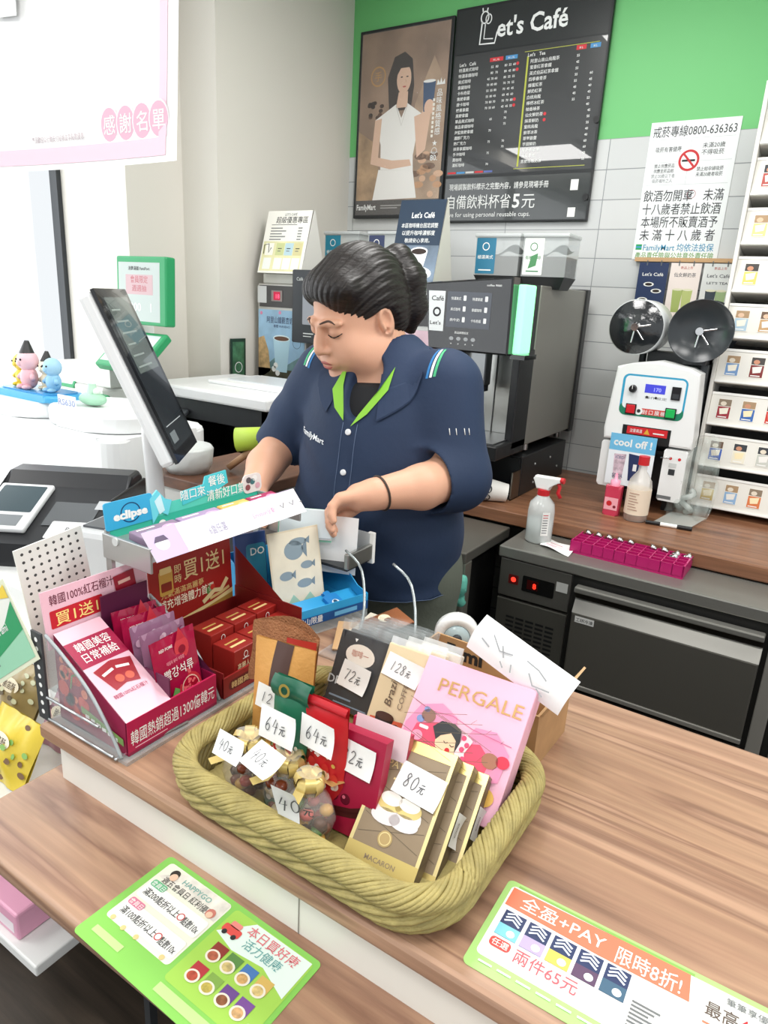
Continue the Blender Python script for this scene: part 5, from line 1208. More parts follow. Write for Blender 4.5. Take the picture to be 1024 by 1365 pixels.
F, w, h = lean((402, 1072), (455, 1100), (410, 922), ZB + 0.002)
t = paper_bag(F, w, h, 0.03, '#c3242b', 'red sweet bag with white santa pattern between green bag and crimson box', 'red'); tagcard(t, Matrix(), w * 0.06, h * 0.62, w * 0.8, w * 0.68, '64y', -0.03, 0.013)

# ---- kraft pouch and burlap sack
F, w, h = lean((336, 985), (412, 1012), (343, 846), ZB + 0.004)
t = thing('kraft_pouch', 'golden kraft pouch with a dark band at the back of the basket', 'pouch', F)
kr = M('#d29a52', 0.55, bump=0.3, bscale=120)
fp = lambda u, v: (u * w, v * h, 0.016 * math.sin(PI * u) * math.sin(PI * min(1, (1 - v) * 1.3)) + 0.001 * math.sin(13 * u) + 0.0015)
b = MB(); b.grid(fp, 12, 14, kr); b.grid(lambda u, v: ((1 - u) * w, v * h, -0.012 * math.sin(PI * u) * math.sin(PI * min(1, (1 - v) * 1.3)) - 0.001), 12, 14, kr); b.build('pouch', t)
b = MB(); b.grid(lambda u, v: (lambda p: (p[0], p[1], p[2] + 0.0012))(fp(0.36 + 0.3 * u, 0.62 + 0.385 * v)), 5, 10, M('#4a3028', 0.5)); b.build('band', t)
tagcard(t, Matrix(), w * 0.18, h * 0.44, w * 0.52, w * 0.38, '12', -0.12, 0.02)
F, w, h = lean((330, 905), (415, 935), (338, 826), ZB + 0.03)
t = thing('burlap_sack', 'brown burlap topped bag with a red side behind the kraft pouch', 'bag', F)
b = MB(); b.grid(lambda u, v: (u * w, v * h + 0.012 * math.sin(PI * u), 0.01 * math.sin(PI * u) + 0.002 * math.sin(20 * u + 9 * v) - 0.002), 16, 10, M('#a9744e', 0.8, bump=1.0, bscale=300)); b.grid(lambda u, v: ((1 - u) * w, v * h + 0.012 * math.sin(PI * u), -0.018 * math.sin(PI * u) - 0.004), 12, 8, M('#a9744e', 0.8, bump=1.0, bscale=300)); b.build('sack', t)
b = MB(); b.grid(lambda u, v: (w * (0.62 + 0.38 * u), h * (0.0 + 0.95 * v), 0.011 * math.sin(PI * (0.62 + 0.38 * u)) + 0.003), 6, 6, M('#b5332b', 0.45)); b.X = T(w * 0.64, h * 0.2, 0.014); b.text('FRUIT', 0.012, 0, 0.008, WHITE, 1); b.build('red_side', t)
tagcard(t, Matrix(), w * 0.40, h * 0.30, w * 0.42, w * 0.34, '135', 0.25, 0.018)

# ---- three bow bags of chocolates
goldbow = M('#d9c27a', 0.35, 0.45)
def bow_bag(px, py, z, label, s, seed, card=None, crot=0.0):
    p = on_z(px, py, z); rn = random.Random(seed)
    t = thing('bow_bag', label, 'sweet bag', T(p.x, p.y, ZB) @ RZ(rn.uniform(-0.3, 0.3)), 'gold bow bags of chocolates')
    b = MB()
    for k in range(34):
        a = rn.random() * 2 * PI; r = rn.random() ** 0.5 * 0.024 * s; zz = 0.008 + rn.random() * 0.05 * s
        b.sph((r * math.cos(a), r * math.sin(a) * 0.8, zz), (0.008, 0.008, 0.006), M(rn.choice(['#3b1f14', '#5a2f1c', '#2c1710', '#7a3a22', '#b8322c', '#c99a3e', '#4d7a3a', '#dac8a0']), 0.3), 8, 6)
    o = b.build('chocolates', t); o['kind'] = 'stuff'
    b = MB(); b.lathe([(0.001, 0.0), (0.026 * s, 0.002), (0.034 * s, 0.03), (0.028 * s, 0.05), (0.012 * s, 0.064), (0.010 * s, 0.068), (0.016 * s, 0.08)], M('#efe9e2', 0.08, alpha=0.22, coat=0.6), 22)
    v0 = b.v; b.v = [(x * (1 + 0.06 * math.sin(40 * z + 5 * math.atan2(y, x))), y * 0.8, z) for x, y, z in v0]; b.build('bag', t)
    b = MB()
    for k in range(9):
        a = k * 2 * PI / 9 + 0.3; tilt = 0.5 if k % 2 else 0.05
        pts = []
        for i in range(9):
            q = i / 8 * PI; rr_ = 0.019 * s * (1 - math.cos(2 * q)) / 2
            hh = 0.066 + 0.010 * math.sin(2 * q) + tilt * rr_ * 0.8
            pts.append((rr_ * math.cos(a), rr_ * math.sin(a), hh))
        sd = Vector((-math.sin(a), math.cos(a), 0)) * 0.0055
        vv = []; 
        for q_ in pts: vv += [tuple(Vector(q_) - sd), tuple(Vector(q_) + sd)]
        b.add(vv, [(2 * i, 2 * i + 2, 2 * i + 3, 2 * i + 1) for i in range(8)], goldbow, True)
    for a in (0.8, 2.4, 4.4):
        vv = []; sd = Vector((-math.sin(a), math.cos(a), 0)) * 0.006
        for i in range(6): c_ = Vector((math.cos(a) * 0.009 * i * s, math.sin(a) * 0.009 * i * s, 0.074 - 0.004 * i + 0.004 * math.sin(i * 1.6))); vv += [tuple(c_ - sd), tuple(c_ + sd)]
        b.add(vv, [(2 * i, 2 * i + 2, 2 * i + 3, 2 * i + 1) for i in range(5)], goldbow, True)
    b.build('bow', t)
    if card:
        Fc, cw_, ch_ = lean(*card); tagcard(t, t.matrix_world.inverted() @ Fc, 0, 0, cw_, ch_, '40y', 0.0, 0.0, 0.004)
bow_bag(332, 1008, ZB + 0.05, 'gold bow bag of chocolates in the left corner of the basket', 1.0, 4, ((283, 1003), (318, 1022), (294, 971), ZB + 0.075))
bow_bag(385, 1035, ZB + 0.05, 'gold bow bag of chocolates under the tilted square price card', 0.95, 8, ((318, 1014), (352, 1044), (349, 986), ZB + 0.082))
bow_bag(412, 1072, ZB + 0.04, 'gold bow bag of chocolates squeezed against the crimson box', 0.85, 15, ((371, 1084), (402, 1093), (361, 1045), ZB + 0.066))

# ---- black packs in clear sleeves
blackp = M('#1b1c20', 0.4); slv = M('#f2f5f5', 0.05, alpha=0.05, coat=0.7)
F, w, h = lean((428, 935), (500, 965), (458, 826), ZB + 0.012)
for k in range(6):
    Fk = F @ T(0.007 * k, 0.003 * k, -0.011 * k)
    t = thing('coffee_pack', ['black drip coffee pack in front of its row, with a handwritten price card', 'second black drip coffee pack in the clear sleeves', 'third black drip coffee pack in the clear sleeves', 'fourth black drip coffee pack in the clear sleeves', 'fifth black drip coffee pack in the clear sleeves', 'hindmost black drip coffee pack in the clear sleeves'][k], 'coffee pack', Fk, 'black coffee packs in sleeves')
    b = MB(); b.box(0.003, w - 0.003, 0, h * 0.9, -0.007, 0, blackp, bev=0.001)
    if k == 0:
        b.disc(w * 0.46, h * 0.66, w * 0.26, M('#e9dfd2', 0.4), 2, ry=w * 0.17); b.text('咖啡一', w * 0.46, h * 0.64, 0.009, M('#b5664e', 0.4), 3, w=w * 0.3)
        b.poly([(w * .3, h * .84), (w * .36, h * .84), (w * .33, h * .8)], WHITE, 2); b.rect(w * 0.1, h * 0.12, w * 0.5, h * 0.14, M('#7f93a8', 0.4), 2); b.rect(w * 0.2, h * 0.06, w * 0.8, h * 0.075, M('#7f93a8', 0.4), 2); b.text('DRIP', w * 0.2, h * 0.26, 0.014, M('#c9ced2', 0.4), 2)
    b.build('pack', t)
    b = MB(); b.grid(lambda u, v: (u * w, v * h, 0.0015 + 0.002 * math.sin(12 * u + 4 * v + k) * v), 10, 10, slv); b.grid(lambda u, v: (u * w, h * (0.9 + 0.13 * v), 0.0 - 0.003 + 0.004 * math.sin(9 * u + k)), 10, 4, M('#aeb4b4', 0.08, alpha=0.4, coat=0.8)); b.build('clear_sleeve', t)
    if k == 0: tagcard(t, Matrix(), w * 0.2, h * 0.28, w * 0.52, w * 0.4, '72y', -0.1, 0.004)

# ---- cream coffee bags with a mug picture
def cream_pack(F, w, h, label, base, mug, txt):
    t = thing('coffee_bag', label, 'coffee bag', F, 'coffee bags in the basket')
    b = MB(); b.box(0, w, 0, h, -0.012, 0, M(base, 0.4), bev=0.002)
    if mug:
        b.poly([(w * 0.1, h * 0.02), (w * 0.95, h * 0.02), (w * 0.95, h * 0.3), (w * .1, h * .26)], M('#c9593a', 0.4), 10); b.poly([(w * .22, h * .3), (w * .66, h * .3), (w * .6, h * .04), (w * .3, h * .04)], M('#2e1b14', 0.2), 12); b.disc(w * .44, h * .3, w * .22, M('#4a2c20', 0.2), 13, ry=0.005); b.ring(w * .74, h * .18, 0.008, 0.004, M('#2e1b14', 0.2), 12)
        b.X = T(w * 0.32, h * 0.4, 0.0); b.X = b.X @ Matrix.Rotation(PI / 2, 4, 'Z'); b.text('Brazilian', 0, -0.01, 0.012, M('#6b5a48', 0.4), 10, al='l', w=h * 0.4, slant=0.2); b.text('COFFEE', 0, -0.026, 0.008, M('#8d7c68', 0.4), 10, al='l', w=h * 0.3); b.X = Matrix()
    else:
        b.rect(w * 0.55, 0, w, h * 0.9, M('#d6603c', 0.4), 10)
    b.build('bag', t)
    b = MB(T(0, 0, 0.002)); b.grid(lambda u, v: (w * u, h * (0.94 + 0.13 * v), -0.006 + 0.004 * math.sin(8 * u)), 8, 4, M('#e9ecec', 0.1, alpha=0.6, coat=0.6)); b.build('clear_sleeve', t)
    tagcard(t, Matrix(), w * 0.05, h * 0.68, w * 0.9, w * 0.5, txt, -0.12, 0.003)
F, w, h = lean((478, 985), (532, 1008), (520, 855), ZB + 0.012)
cream_pack(F, w, h, 'cream coffee bag with a dark mug picture beside the pink box', '#dcc9a4', True, '128y')
cream_pack(F @ T(0.014, 0.006, -0.018), w, h, 'cream and orange coffee bag behind the mug picture bag', '#e2d6bd', False, '128')
cream_pack(F @ T(0.028, 0.012, -0.036), w, h, 'hindmost pale coffee bag with a blank card beside the brown carton', '#e8e2d6', False, '')

# ---- pink chocolate box
F, w, h = lean((508, 1040), (655, 1108), (573, 872), ZB + 0.012)
t = thing('chocolate_box', 'large pale pink chocolate box with a laughing girl picture in the basket', 'chocolate box', F)
pkb = M('#efb6cc', 0.4)
b = MB(); b.box(0, w, 0, h, -0.028, 0, pkb, bev=0.001)
k1 = M('#e58fb4', 0.4); k2 = M('#dd4f6f', 0.4); k3 = M('#f3a8c4', 0.4)
b.poly([(w * .04, h * .30), (w * .02, h * .46), (w * .1, h * .62), (w * .28, h * .68), (w * .44, h * .62), (w * .5, h * .46), (w * .42, h * .3)], k1, 6); b.poly([(w * .5, h * .4), (w * .62, h * .6), (w * .8, h * .62), (w * .95, h * .5), (w * .93, h * .3), (w * .7, h * .22), (w * .55, h * .25)], k1, 6)
b.poly([(w * .08, h * .3), (w * .12, h * .48), (w * .3, h * .54), (w * .46, h * .46), (w * .5, h * .3)], k2, 7); b.poly([(w * .5, h * .3), (w * .56, h * .46), (w * .7, h * .5), (w * .82, h * .42), (w * .8, h * .28), (w * .66, h * .24)], k2, 7)
b.line([(w * .03, h * .64), (w * .2, h * .6), (w * .4, h * .62), (w * .6, h * .58), (w * .95, h * .56)], 0.0008, M('#c86a92', 0.4), 8)
b.text('PERGALE', w * 0.57, h * 0.76, h * 0.125, M('#b9925a', 0.35, 0.3), 8, w=w * 0.76, bold=0.0)
hb = M('#33353a', 0.4); sk = M('#f0cfae', 0.4)
b.disc(w * .44, h * .42, h * .10, sk, 9, ry=h * .085); b.poly([(w * .27, h * .5), (w * .33, h * .56), (w * .45, h * .57), (w * .52, h * .54), (w * .545, h * .42), (w * .52, h * .36), (w * .5, h * .46), (w * .44, h * .5), (w * .36, h * .46), (w * .33, h * .42)], hb, 10)
b.line([(w * .4, h * .43), (w * .42, h * .42), (w * .44, h * .43)], 0.001, hb, 11); b.line([(w * .46, h * .42), (w * .48, h * .41), (w * .5, h * .42)], 0.001, hb, 11); b.disc(w * .455, h * .375, 0.003, RED, 11)
b.poly([(w * .52, h * .38), (w * .56, h * .54), (w * .64, h * .5), (w * .6, h * .4), (w * .64, h * .3), (w * .54, h * .3)], M('#f6d7e2', 0.4), 11)
for x, y in ((.56, .5), (.6, .46), (.57, .42), (.6, .36)): b.disc(w * x, h * y, 0.003, M('#e34f7a', 0.4), 12)
for x, y, c, r in ((.2, .56, '#8f6a5e', .009), (.14, .52, '#7f93c8', .005), (.17, .6, '#7f93c8', .004), (.82, .42, '#a5705a', .010), (.92, .44, '#d8344e', .008), (.86, .18, '#e8b85a', .012), (.78, .2, '#8a5f45', .008), (.16, .4, '#e79bb8', .007), (.32, .3, '#f6c9d6', .005)): b.disc(w * x, h * y, r, M(c, 0.4), 9, ry=r * 0.85)
for x, y in ((.15, .46), (.78, .3)): b.rr(w * x, h * y, w * x + 0.012, h * y + 0.004, 0.0015, M('#f6dfe6', 0.4), 9)
b.build('box', t)
# white sign on the carton, brown carton, tape
F, w, h = lean((590, 985), (735, 1050), (624, 860), ZC + 0.002)
ct = M('#b58e63', 0.7, vary=0.1, vscale=30)
P0 = on_z(733, 1005, ZC)
t = thing('carton', 'brown cardboard carton behind the pink box and basket', 'carton', T(-0.43, 0.737, ZC) @ RZ(-0.03))
b = MB(); cwid, cdep, chei = 0.212, 0.115, 0.082
b.box(0, cwid, 0, 0.003, 0, chei, ct); b.box(0, cwid, cdep - 0.003, cdep, 0, chei, ct); b.box(0, 0.003, 0.003, cdep - 0.003, 0, chei, ct); b.box(cwid - 0.003, cwid, 0.003, cdep - 0.003, 0, chei, ct); b.box(0.003, cwid - 0.003, 0.003, cdep - 0.003, 0, 0.003, ct); b.build('box', t)
b = MB(); b.X = T(cwid, 0, chei) @ RY(0.5); b.box(0, 0.003, 0.004, cdep - 0.004, 0, 0.03, M('#c2a076', 0.7)); b.build('flap', t)
b = MB(T(0, cdep - 0.0035, chei - 0.06) @ UP); b.text('Fami', 0.05, 0.03, 0.026, INK, 1, w=0.06, bold=0.04); b.text('store', 0.05, 0.008, 0.016, INK, 1, w=0.05, bold=0.04); b.build('printed_lettering', t)
F, w, h = lean((640, 962), (742, 1005), (640, 832), ZC + 0.03)
A_, B_, C_ = on_y(622, 862, 0.70), on_y(742, 955, 0.69), on_y(656, 824, 0.715)
x_ = (B_ - A_); w = x_.length; x_.normalize(); y_ = (C_ - A_); y_ -= x_ * y_.dot(x_); h = y_.length; y_.normalize()
b = MB(); n_ = x_.cross(y_)
b.grid(lambda u, v: (u * w, v * h - h * 0.25 * (1 - v) * 0, 0.010 * math.sin(PI * v) - 0.006 * u * u), 10, 8, M('#f4f5f6', 0.5))
b.X = T(0, 0, 0.012); gi = M('#a7a9ac', 0.6)
for pts in ([(.18, .75), (.3, .5), (.42, .62)], [(.3, .66), (.36, .42)], [(.1, .5), (.2, .42)], [(.45, .4), (.48, .22)], [(.55, .72), (.68, .7), (.78, .6)], [(.62, .5), (.7, .3), (.85, .42)], [(.35, .3), (.4, .2)], [(.74, .3), (.82, .22)]): b.line([(p[0] * w, p[1] * h) for p in pts], 0.0016, gi, 0)
b.X = T(0.03, h * 0.3, 0.008); 
tag(b.build('handwritten_sign', None, frame(A_, x_, y_, n_)), 'curled white paper sign with faint handwriting propped behind the pink box', 'sign')

t = thing('tape_dispenser', 'clear desk tape dispenser with a white roll behind the basket', 'tape dispenser', T(-0.425, 0.93, ZC) @ RZ(0.5))
b = MB(); b.prism([(-0.05, 0.0), (0.06, 0.0), (0.062, 0.02), (0.045, 0.045), (0.03, 0.02), (-0.035, 0.018), (-0.05, 0.03)], -0.014, 0.014, M('#b9d6d9', 0.1, alpha=0.6), bev=0.002); b.v = [(x, z, y) for x, y, z in b.v]; b.f = [f[::-1] for f in b.f]; b.build('stand', t)
b = MB(T(-0.005, 0, 0.045) @ RX(PI / 2)); b.lathe([(0.022, -0.011), (0.036, -0.011), (0.036, 0.011), (0.022, 0.011), (0.022, -0.011)], M('#eef0ee', 0.3), 32); b.build('tape_roll', t)
b = MB(T(-0.005, 0, 0.045) @ RX(PI / 2)); b.lathe([(0.0, -0.013), (0.02, -0.013), (0.021, 0.013), (0.0, 0.013)], M('#c7dcdf', 0.15, alpha=0.7), 24); b.lathe([(0.0, 0.0135), (0.008, 0.0135), (0.008, 0.018), (0.0, 0.018)], DGREY, 12); b.build('hub', t)
# ================================================================== DISPLAYS ON THE LEFT END OF THE COUNTER
R90 = RZ(PI / 2)
acr = M('#dfe7e8', 0.05, alpha=0.16, coat=0.8); edge = M('#b9c2c4', 0.2, alpha=0.75)
t = thing('acrylic_display_stand', 'clear acrylic and wire stand holding the promotional boxes on the counter', 'display stand', T(-0.625, 0.441, ZC))
b = MB(); b.box(-0.155, 0.0, 0.0, 0.345, 0.0, 0.005, M('#dfe7e8', 0.05, alpha=0.3)); b.build('base_plate', t)
prof = smooth2([(-0.152, 0.128), (-0.12, 0.112), (-0.07, 0.08), (-0.03, 0.035), (-0.012, 0.006)], 4)
for y in (0.0, 0.163, 0.345):
    b = MB(T(0, y, 0) @ UP); b.prism([(-0.152, 0.005)] + prof[::-1], -0.003, 0.0, acr)
    b.tube([(p[0], p[1], -0.0015) for p in prof], 0.0022, edge, n=6); b.build('side_panel', t)
b = MB(); 
for z in (0.04, 0.0075): b.tube([(-0.152, -0.0045, z), (-0.02 if z < 0.02 else -0.045, -0.0045, z)], 0.002, M('#c9cdce', 0.25, 0.8), n=6)
b.tube([(-0.018, -0.004, 0.004), (-0.018, 0.0, -0.0 + 0.004), (-0.005, 0.1, 0.008)], 0.002, M('#c9cdce', 0.25, 0.8), n=6); b.build('wire', t)
b = MB(T(-0.176, -0.004, 0.002) @ UP); b.box(0, 0.022, 0, 0.128, -0.003, 0.0, M('#5b6063', 0.3, 0.6))
for k in range(9): b.disc(0.011, 0.012 + k * 0.0132, 0.0034, WHITE, 1)
b.build('perforated_strip', t)

# ---- pomegranate box
crb = M('#8c1440', 0.4); plum = M('#5c1b3f', 0.5); pomp = M('#f0bfcd', 0.4)
t = thing('promotional_box', 'pink and crimson pomegranate drink display box on the acrylic stand', 'display box', T(-0.634, 0.450, ZC + 0.0055) @ R90)
W_, D_, LH = 0.146, 0.138, 0.047
b = MB(); b.box(0, W_, 0, D_, 0, 0.002, crb); b.box(0.068, 0.07, 0.002, D_, 0.002, 0.075, plum); b.box(W_ - 0.002, W_, 0.002, D_, 0.002, LH, crb)
b.add([(W_, 0.002, LH), (W_, D_, LH), (W_, D_, 0.125), (W_ - 0.002, 0.002, LH), (W_ - 0.002, D_, LH), (W_ - 0.002, D_, 0.125)], [(0, 1, 2)], plum)
b.box(0.07, W_, D_ - 0.002, D_, 0, 0.15, plum); b.build('tray', t)
b = MB(UP); b.box(0, W_, 0, LH, -0.002, 0.001, M('#b01749', 0.4)); b.rect(0, 0, W_, 0.004, M('#8c1440', 0.4), 5); b.text('韓國熱銷超過1300億韓元', W_ / 2, 0.014, 0.019, WHITE, 6, w=W_ * 0.94, bold=0.03); b.rect(0.01, 0.007, 0.06, 0.0082, PINK, 6); b.build('front_lip', t)
b = MB(T(0, D_, 0) @ RZ(-PI / 2) @ UP)      # outer side, seen from the customers
b.add([(0, 0, 0), (D_, 0, 0), (D_, LH, 0), (0, 0.122, 0)], [(0, 1, 2, 3)], crb)
rn = random.Random(5)
for k in range(26): b.disc(0.012 + rn.random() * 0.05, 0.01 + rn.random() * 0.085, 0.004 + rn.random() * 0.008, M(rn.choice(['#d2493f', '#b5283b', '#e07a5c', '#93203f', '#c9413c']), 0.35), 1 + k % 4)
b.line([(0.03, 0.055), (0.035, 0.075), (0.045, 0.08)], 0.003, M('#6f8f4e', 0.5), 6); b.poly([(0.05, 0.028), (0.132, 0.012), (0.132, 0.022), (0.05, 0.038)], M('#7fa35a', 0.5), 6)
for k in range(6): b.rect(0.058 + k * 0.011, 0.024 - k * 0.002, 0.066 + k * 0.011, 0.029 - k * 0.002, WHITE, 7)
b.build('side_print', t)
a_ = math.atan2(0.075, D_); Ls = math.hypot(0.075, D_)
b = MB(T(0, 0, LH) @ RX(a_)); b.box(0, 0.068, 0, Ls, -0.0015, 0, pomp); b.rect(0, Ls * 0.58, 0.068, Ls * 0.86, M('#a51a45', 0.4), 1)
b.text('韓國美容', 0.035, Ls * 0.745, 0.014, WHITE, 2, w=0.05, bold=0.03); b.text('日常補給', 0.035, Ls * 0.63, 0.014, WHITE, 2, w=0.05, bold=0.03)
for k, r in ((0, 0.25), (1, -0.25)):
    X = b.X; b.X = X @ T(0.027 + 0.018 * k, Ls * 0.42, 0) @ Matrix.Rotation(r, 4, 'Z'); b.rect(-0.014, -0.018, 0.014, 0.02, M('#a0202f', 0.35), 2 + k); b.disc(0.003, -0.008, 0.006, M('#d6604a', 0.35), 4); b.rect(-0.01, 0.006, 0.008, 0.01, WHITE, 4); b.X = X
b.text('韓國100%紅石榴汁', 0.034, Ls * 0.22, 0.006, M('#a64a68', 0.5), 2, w=0.05); b.build('slanted_panel', t)
b = MB(T(-0.006, D_ + 0.003, 0.10) @ RX(-0.12) @ UP); b.box(0, 0.16, 0, 0.078, -0.001, 0.001, pomp)
b.text('韓國100%紅石榴汁', 0.058, 0.058, 0.013, M('#6b2338', 0.5), 6, w=0.095); b.rr(0.008, 0.026, 0.085, 0.05, 0.002, M('#c5222f', 0.4), 6); b.text('買1送1', 0.046, 0.03, 0.017, M('#ffe08a', 0.4), 7, w=0.062, bold=0.04); b.text('紅寶石限量最後組合', 0.045, 0.014, 0.005, M('#a64a68', 0.5), 6, w=0.065)
b.poly([(0.09, 0.0), (0.16, 0.0), (0.16, 0.025), (0.09, 0.015)], M('#e9e2e4', 0.4), 6); b.text('RED POMEGRANATE', 0.125, 0.007, 0.004, GREY, 7, w=0.03)
b.X = b.X @ T(0.108, 0.018, 0.003) @ Matrix.Rotation(0.08, 4, 'Z'); b.rect(0, 0, 0.034, 0.05, M('#9a1c30', 0.35), 0); b.disc(0.02, 0.018, 0.010, M('#cf5a4a', 0.35), 1); b.disc(0.02, 0.018, 0.006, M('#8b1830', 0.35), 2); b.rect(0.006, 0.036, 0.026, 0.041, M('#e7b7a9', 0.4), 1)
b.build('header_card', t)
def pouch(F, label, w, h, full):
    t = thing('drink_pouch', label, 'pouch', F, 'pomegranate drink pouches')
    cr = M('#a3123f', 0.25, coat=0.4) if full else M('#8f6580', 0.22, coat=0.6)
    fz = lambda u, v: 0.007 * math.sin(PI * u) * math.sin(PI * v) + 0.0012 * math.sin(17 * u + 3 * v) * (v > 0.85 or v < 0.12)
    b = MB(); b.grid(lambda u, v: (u * w, v * h, fz(u, v)), 14, 16, cr); b.grid(lambda u, v: ((1 - u) * w, v * h, -fz(u, v) * 0.6 - 0.0006), 10, 12, cr if full else M('#b58fa8', 0.25, coat=0.5)); b.build('pouch', t)
    b = MB()
    def at(u, v, k=1): b.X = T(u * w, v * h, fz(u, v) + 0.0012)
    if full:
        at(0.62, 0.80); b.disc(0, 0, 0.012, M('#d0404a', 0.3), 0, ry=0.016); b.disc(0, -0.002, 0.006, M('#8c1830', 0.3), 1); b.poly([(-0.008, 0.012), (0, 0.03), (0.008, 0.012)], M('#c0303f', 0.3), 1)
        at(0.45, 0.55); b.text('빨강석류', 0.0, -0.004, 0.014, WHITE, 2, w=w * 0.66, bold=0.04)
        at(0.42, 0.68); b.text('데일리 뷰티 석류즙', 0, 0, 0.005, M('#f0a9b4', 0.4), 1, w=w * 0.4)
        at(0.28, 0.86); b.text('RED POME', 0, 0, 0.005, WHITE, 1, w=w * 0.3)
        at(0.66, 0.27); b.disc(0, 0, 0.019, M('#c2303e', 0.3), 2, ry=0.021); b.disc(0, 0, 0.015, M('#e9c3b0', 0.3), 3, ry=0.017); b.disc(0, 0, 0.0135, M('#a5142f', 0.25), 4, ry=0.0155)
        for k in range(22): q = rn.random() * 2 * PI; r = rn.random() ** .5; b.disc(0.012 * r * math.cos(q), 0.0135 * r * math.sin(q), 0.002, M('#f06a72', 0.2), 5)
        b.poly([(0.0, 0.02), (-0.005, 0.03), (0.0, 0.027), (0.005, 0.031), (0.004, 0.02)], M('#d8606a', 0.3), 4)
        at(0.32, 0.22); b.poly([(-0.014, -0.004), (-0.004, 0.006), (0.012, -0.002), (0, -0.009)], M('#4f8f4a', 0.4), 3); b.poly([(-0.006, 0.006), (0.0, 0.016), (0.008, 0.010), (0.004, 0.002)], M('#6aa85a', 0.4), 4)
    else:
        for k in range(60): at(rn.random() * 0.9 + 0.05, rn.random() * 0.85 + 0.05); b.disc(0, 0, 0.0018 + rn.random() * 0.004, M(rn.choice(['#d9c2d0', '#a07b95', '#7c3a5c', '#c9a3b8']), 0.2), k % 3)
    b.build('printed_front', t)
for k in range(5):
    full = k == 0 or k > 2
    F = T(-0.634, 0.450, ZC + 0.0085) @ R90 @ T(0.070 - 0.0 * k, 0.018 + 0.019 * k, 0.0) @ RX(-0.14 - 0.03 * k) @ RZ(0) @ UP
    F = F @ T(0.0, 0.004 * k, 0) @ Matrix.Rotation(0.05 - 0.03 * k, 4, 'Z')
    lbl = ['crimson pomegranate juice pouch standing foremost in the pink display box', 'silvery pouch back second in the pink display box', 'silvery pouch back third in the pink display box', 'crimson pouch fourth in the pink display box', 'hindmost crimson pouch in the pink display box'][k]
    pouch(F, lbl, 0.073, 0.112, full)

# ---- ginseng box
gr = M('#a3251f', 0.4); gd = M('#c59a4a', 0.35, 0.3); grd = M('#7b1a1a', 0.45)
G0 = T(-0.634, 0.610, ZC + 0.0055) @ R90
t = thing('promotional_box', 'red and gold ginseng display box with a buy one get one header', 'display box', G0)
GW = 0.172
b = MB(); b.box(0, GW, 0, 0.145, 0, 0.002, grd); b.box(0, 0.002, 0.0, 0.145, 0.002, 0.04, grd); b.box(GW - 0.002, GW, 0.0, 0.145, 0.002, 0.08, grd); b.add([(GW, 0.04, 0.08), (GW, 0.145, 0.08), (GW, 0.145, 0.15)], [(0, 1, 2)], grd); b.box(0, GW, 0.143, 0.145, 0.002, 0.06, grd); b.box(0.002, GW - 0.002, 0.050, 0.143, 0.002, 0.013, grd); b.build('tray', t)
b = MB(UP); b.box(0, GW, 0, 0.032, -0.002, 0.001, M('#8c1f1d', 0.4)); b.rr(0.01, 0.008, 0.12, 0.024, 0.007, M('#5f1414', 0.4), 5); b.text('韓國高麗人蔘x膠原', 0.065, 0.011, 0.010, M('#e9c98a', 0.4), 6, w=0.1, bold=0.02); b.build('front_lip', t)
b = MB(T(0, 0.143, 0.0) @ RX(-0.06) @ UP); b.box(0, 0.166, 0.03, 0.165, -0.001, 0.001, gr)
b.poly([(0, 0.03), (0.166, 0.03), (0.166, 0.075), (0.12, 0.068), (0, 0.055)], gd, 5); b.poly([(0.0, 0.055), (0.12, 0.068), (0.166, 0.078), (0.166, 0.07), (0, 0.045)], M('#ead596', 0.35), 6)
b.text('買1送1', 0.108, 0.124, 0.03, M('#f4dca0', 0.4), 7, w=0.085, bold=0.04); b.text('即', 0.054, 0.138, 0.013, M('#f4dca0', 0.4), 7); b.text('時', 0.054, 0.122, 0.013, M('#f4dca0', 0.4), 7)
b.text('元氣滿滿高麗蔘', 0.062, 0.104, 0.010, M('#e6c47e', 0.4), 7, w=0.085); b.text('補充增強體力首選', 0.07, 0.086, 0.015, M('#fff3d8', 0.4), 7, w=0.11, bold=0.03)
b.rr(0.018, 0.108, 0.044, 0.148, 0.004, M('#d8a94e', 0.35), 7); b.rr(0.02, 0.142, 0.042, 0.152, 0.002, M('#ecd28c', 0.35), 8); b.rr(0.021, 0.114, 0.041, 0.128, 0.002, M('#8c2a1c', 0.35), 8)
b.line([(0.1, 0.072), (0.125, 0.085), (0.14, 0.082), (0.155, 0.098)], 0.008, M('#e8d09a', 0.4), 8); b.line([(0.115, 0.074), (0.14, 0.077), (0.158, 0.082)], 0.005, M('#dcbf80', 0.4), 9); b.disc(0.118, 0.088, 0.009, M('#5f8a48', 0.4), 7); b.disc(0.122, 0.092, 0.005, M('#c93a2e', 0.4), 8)
b.build('header_card', t)
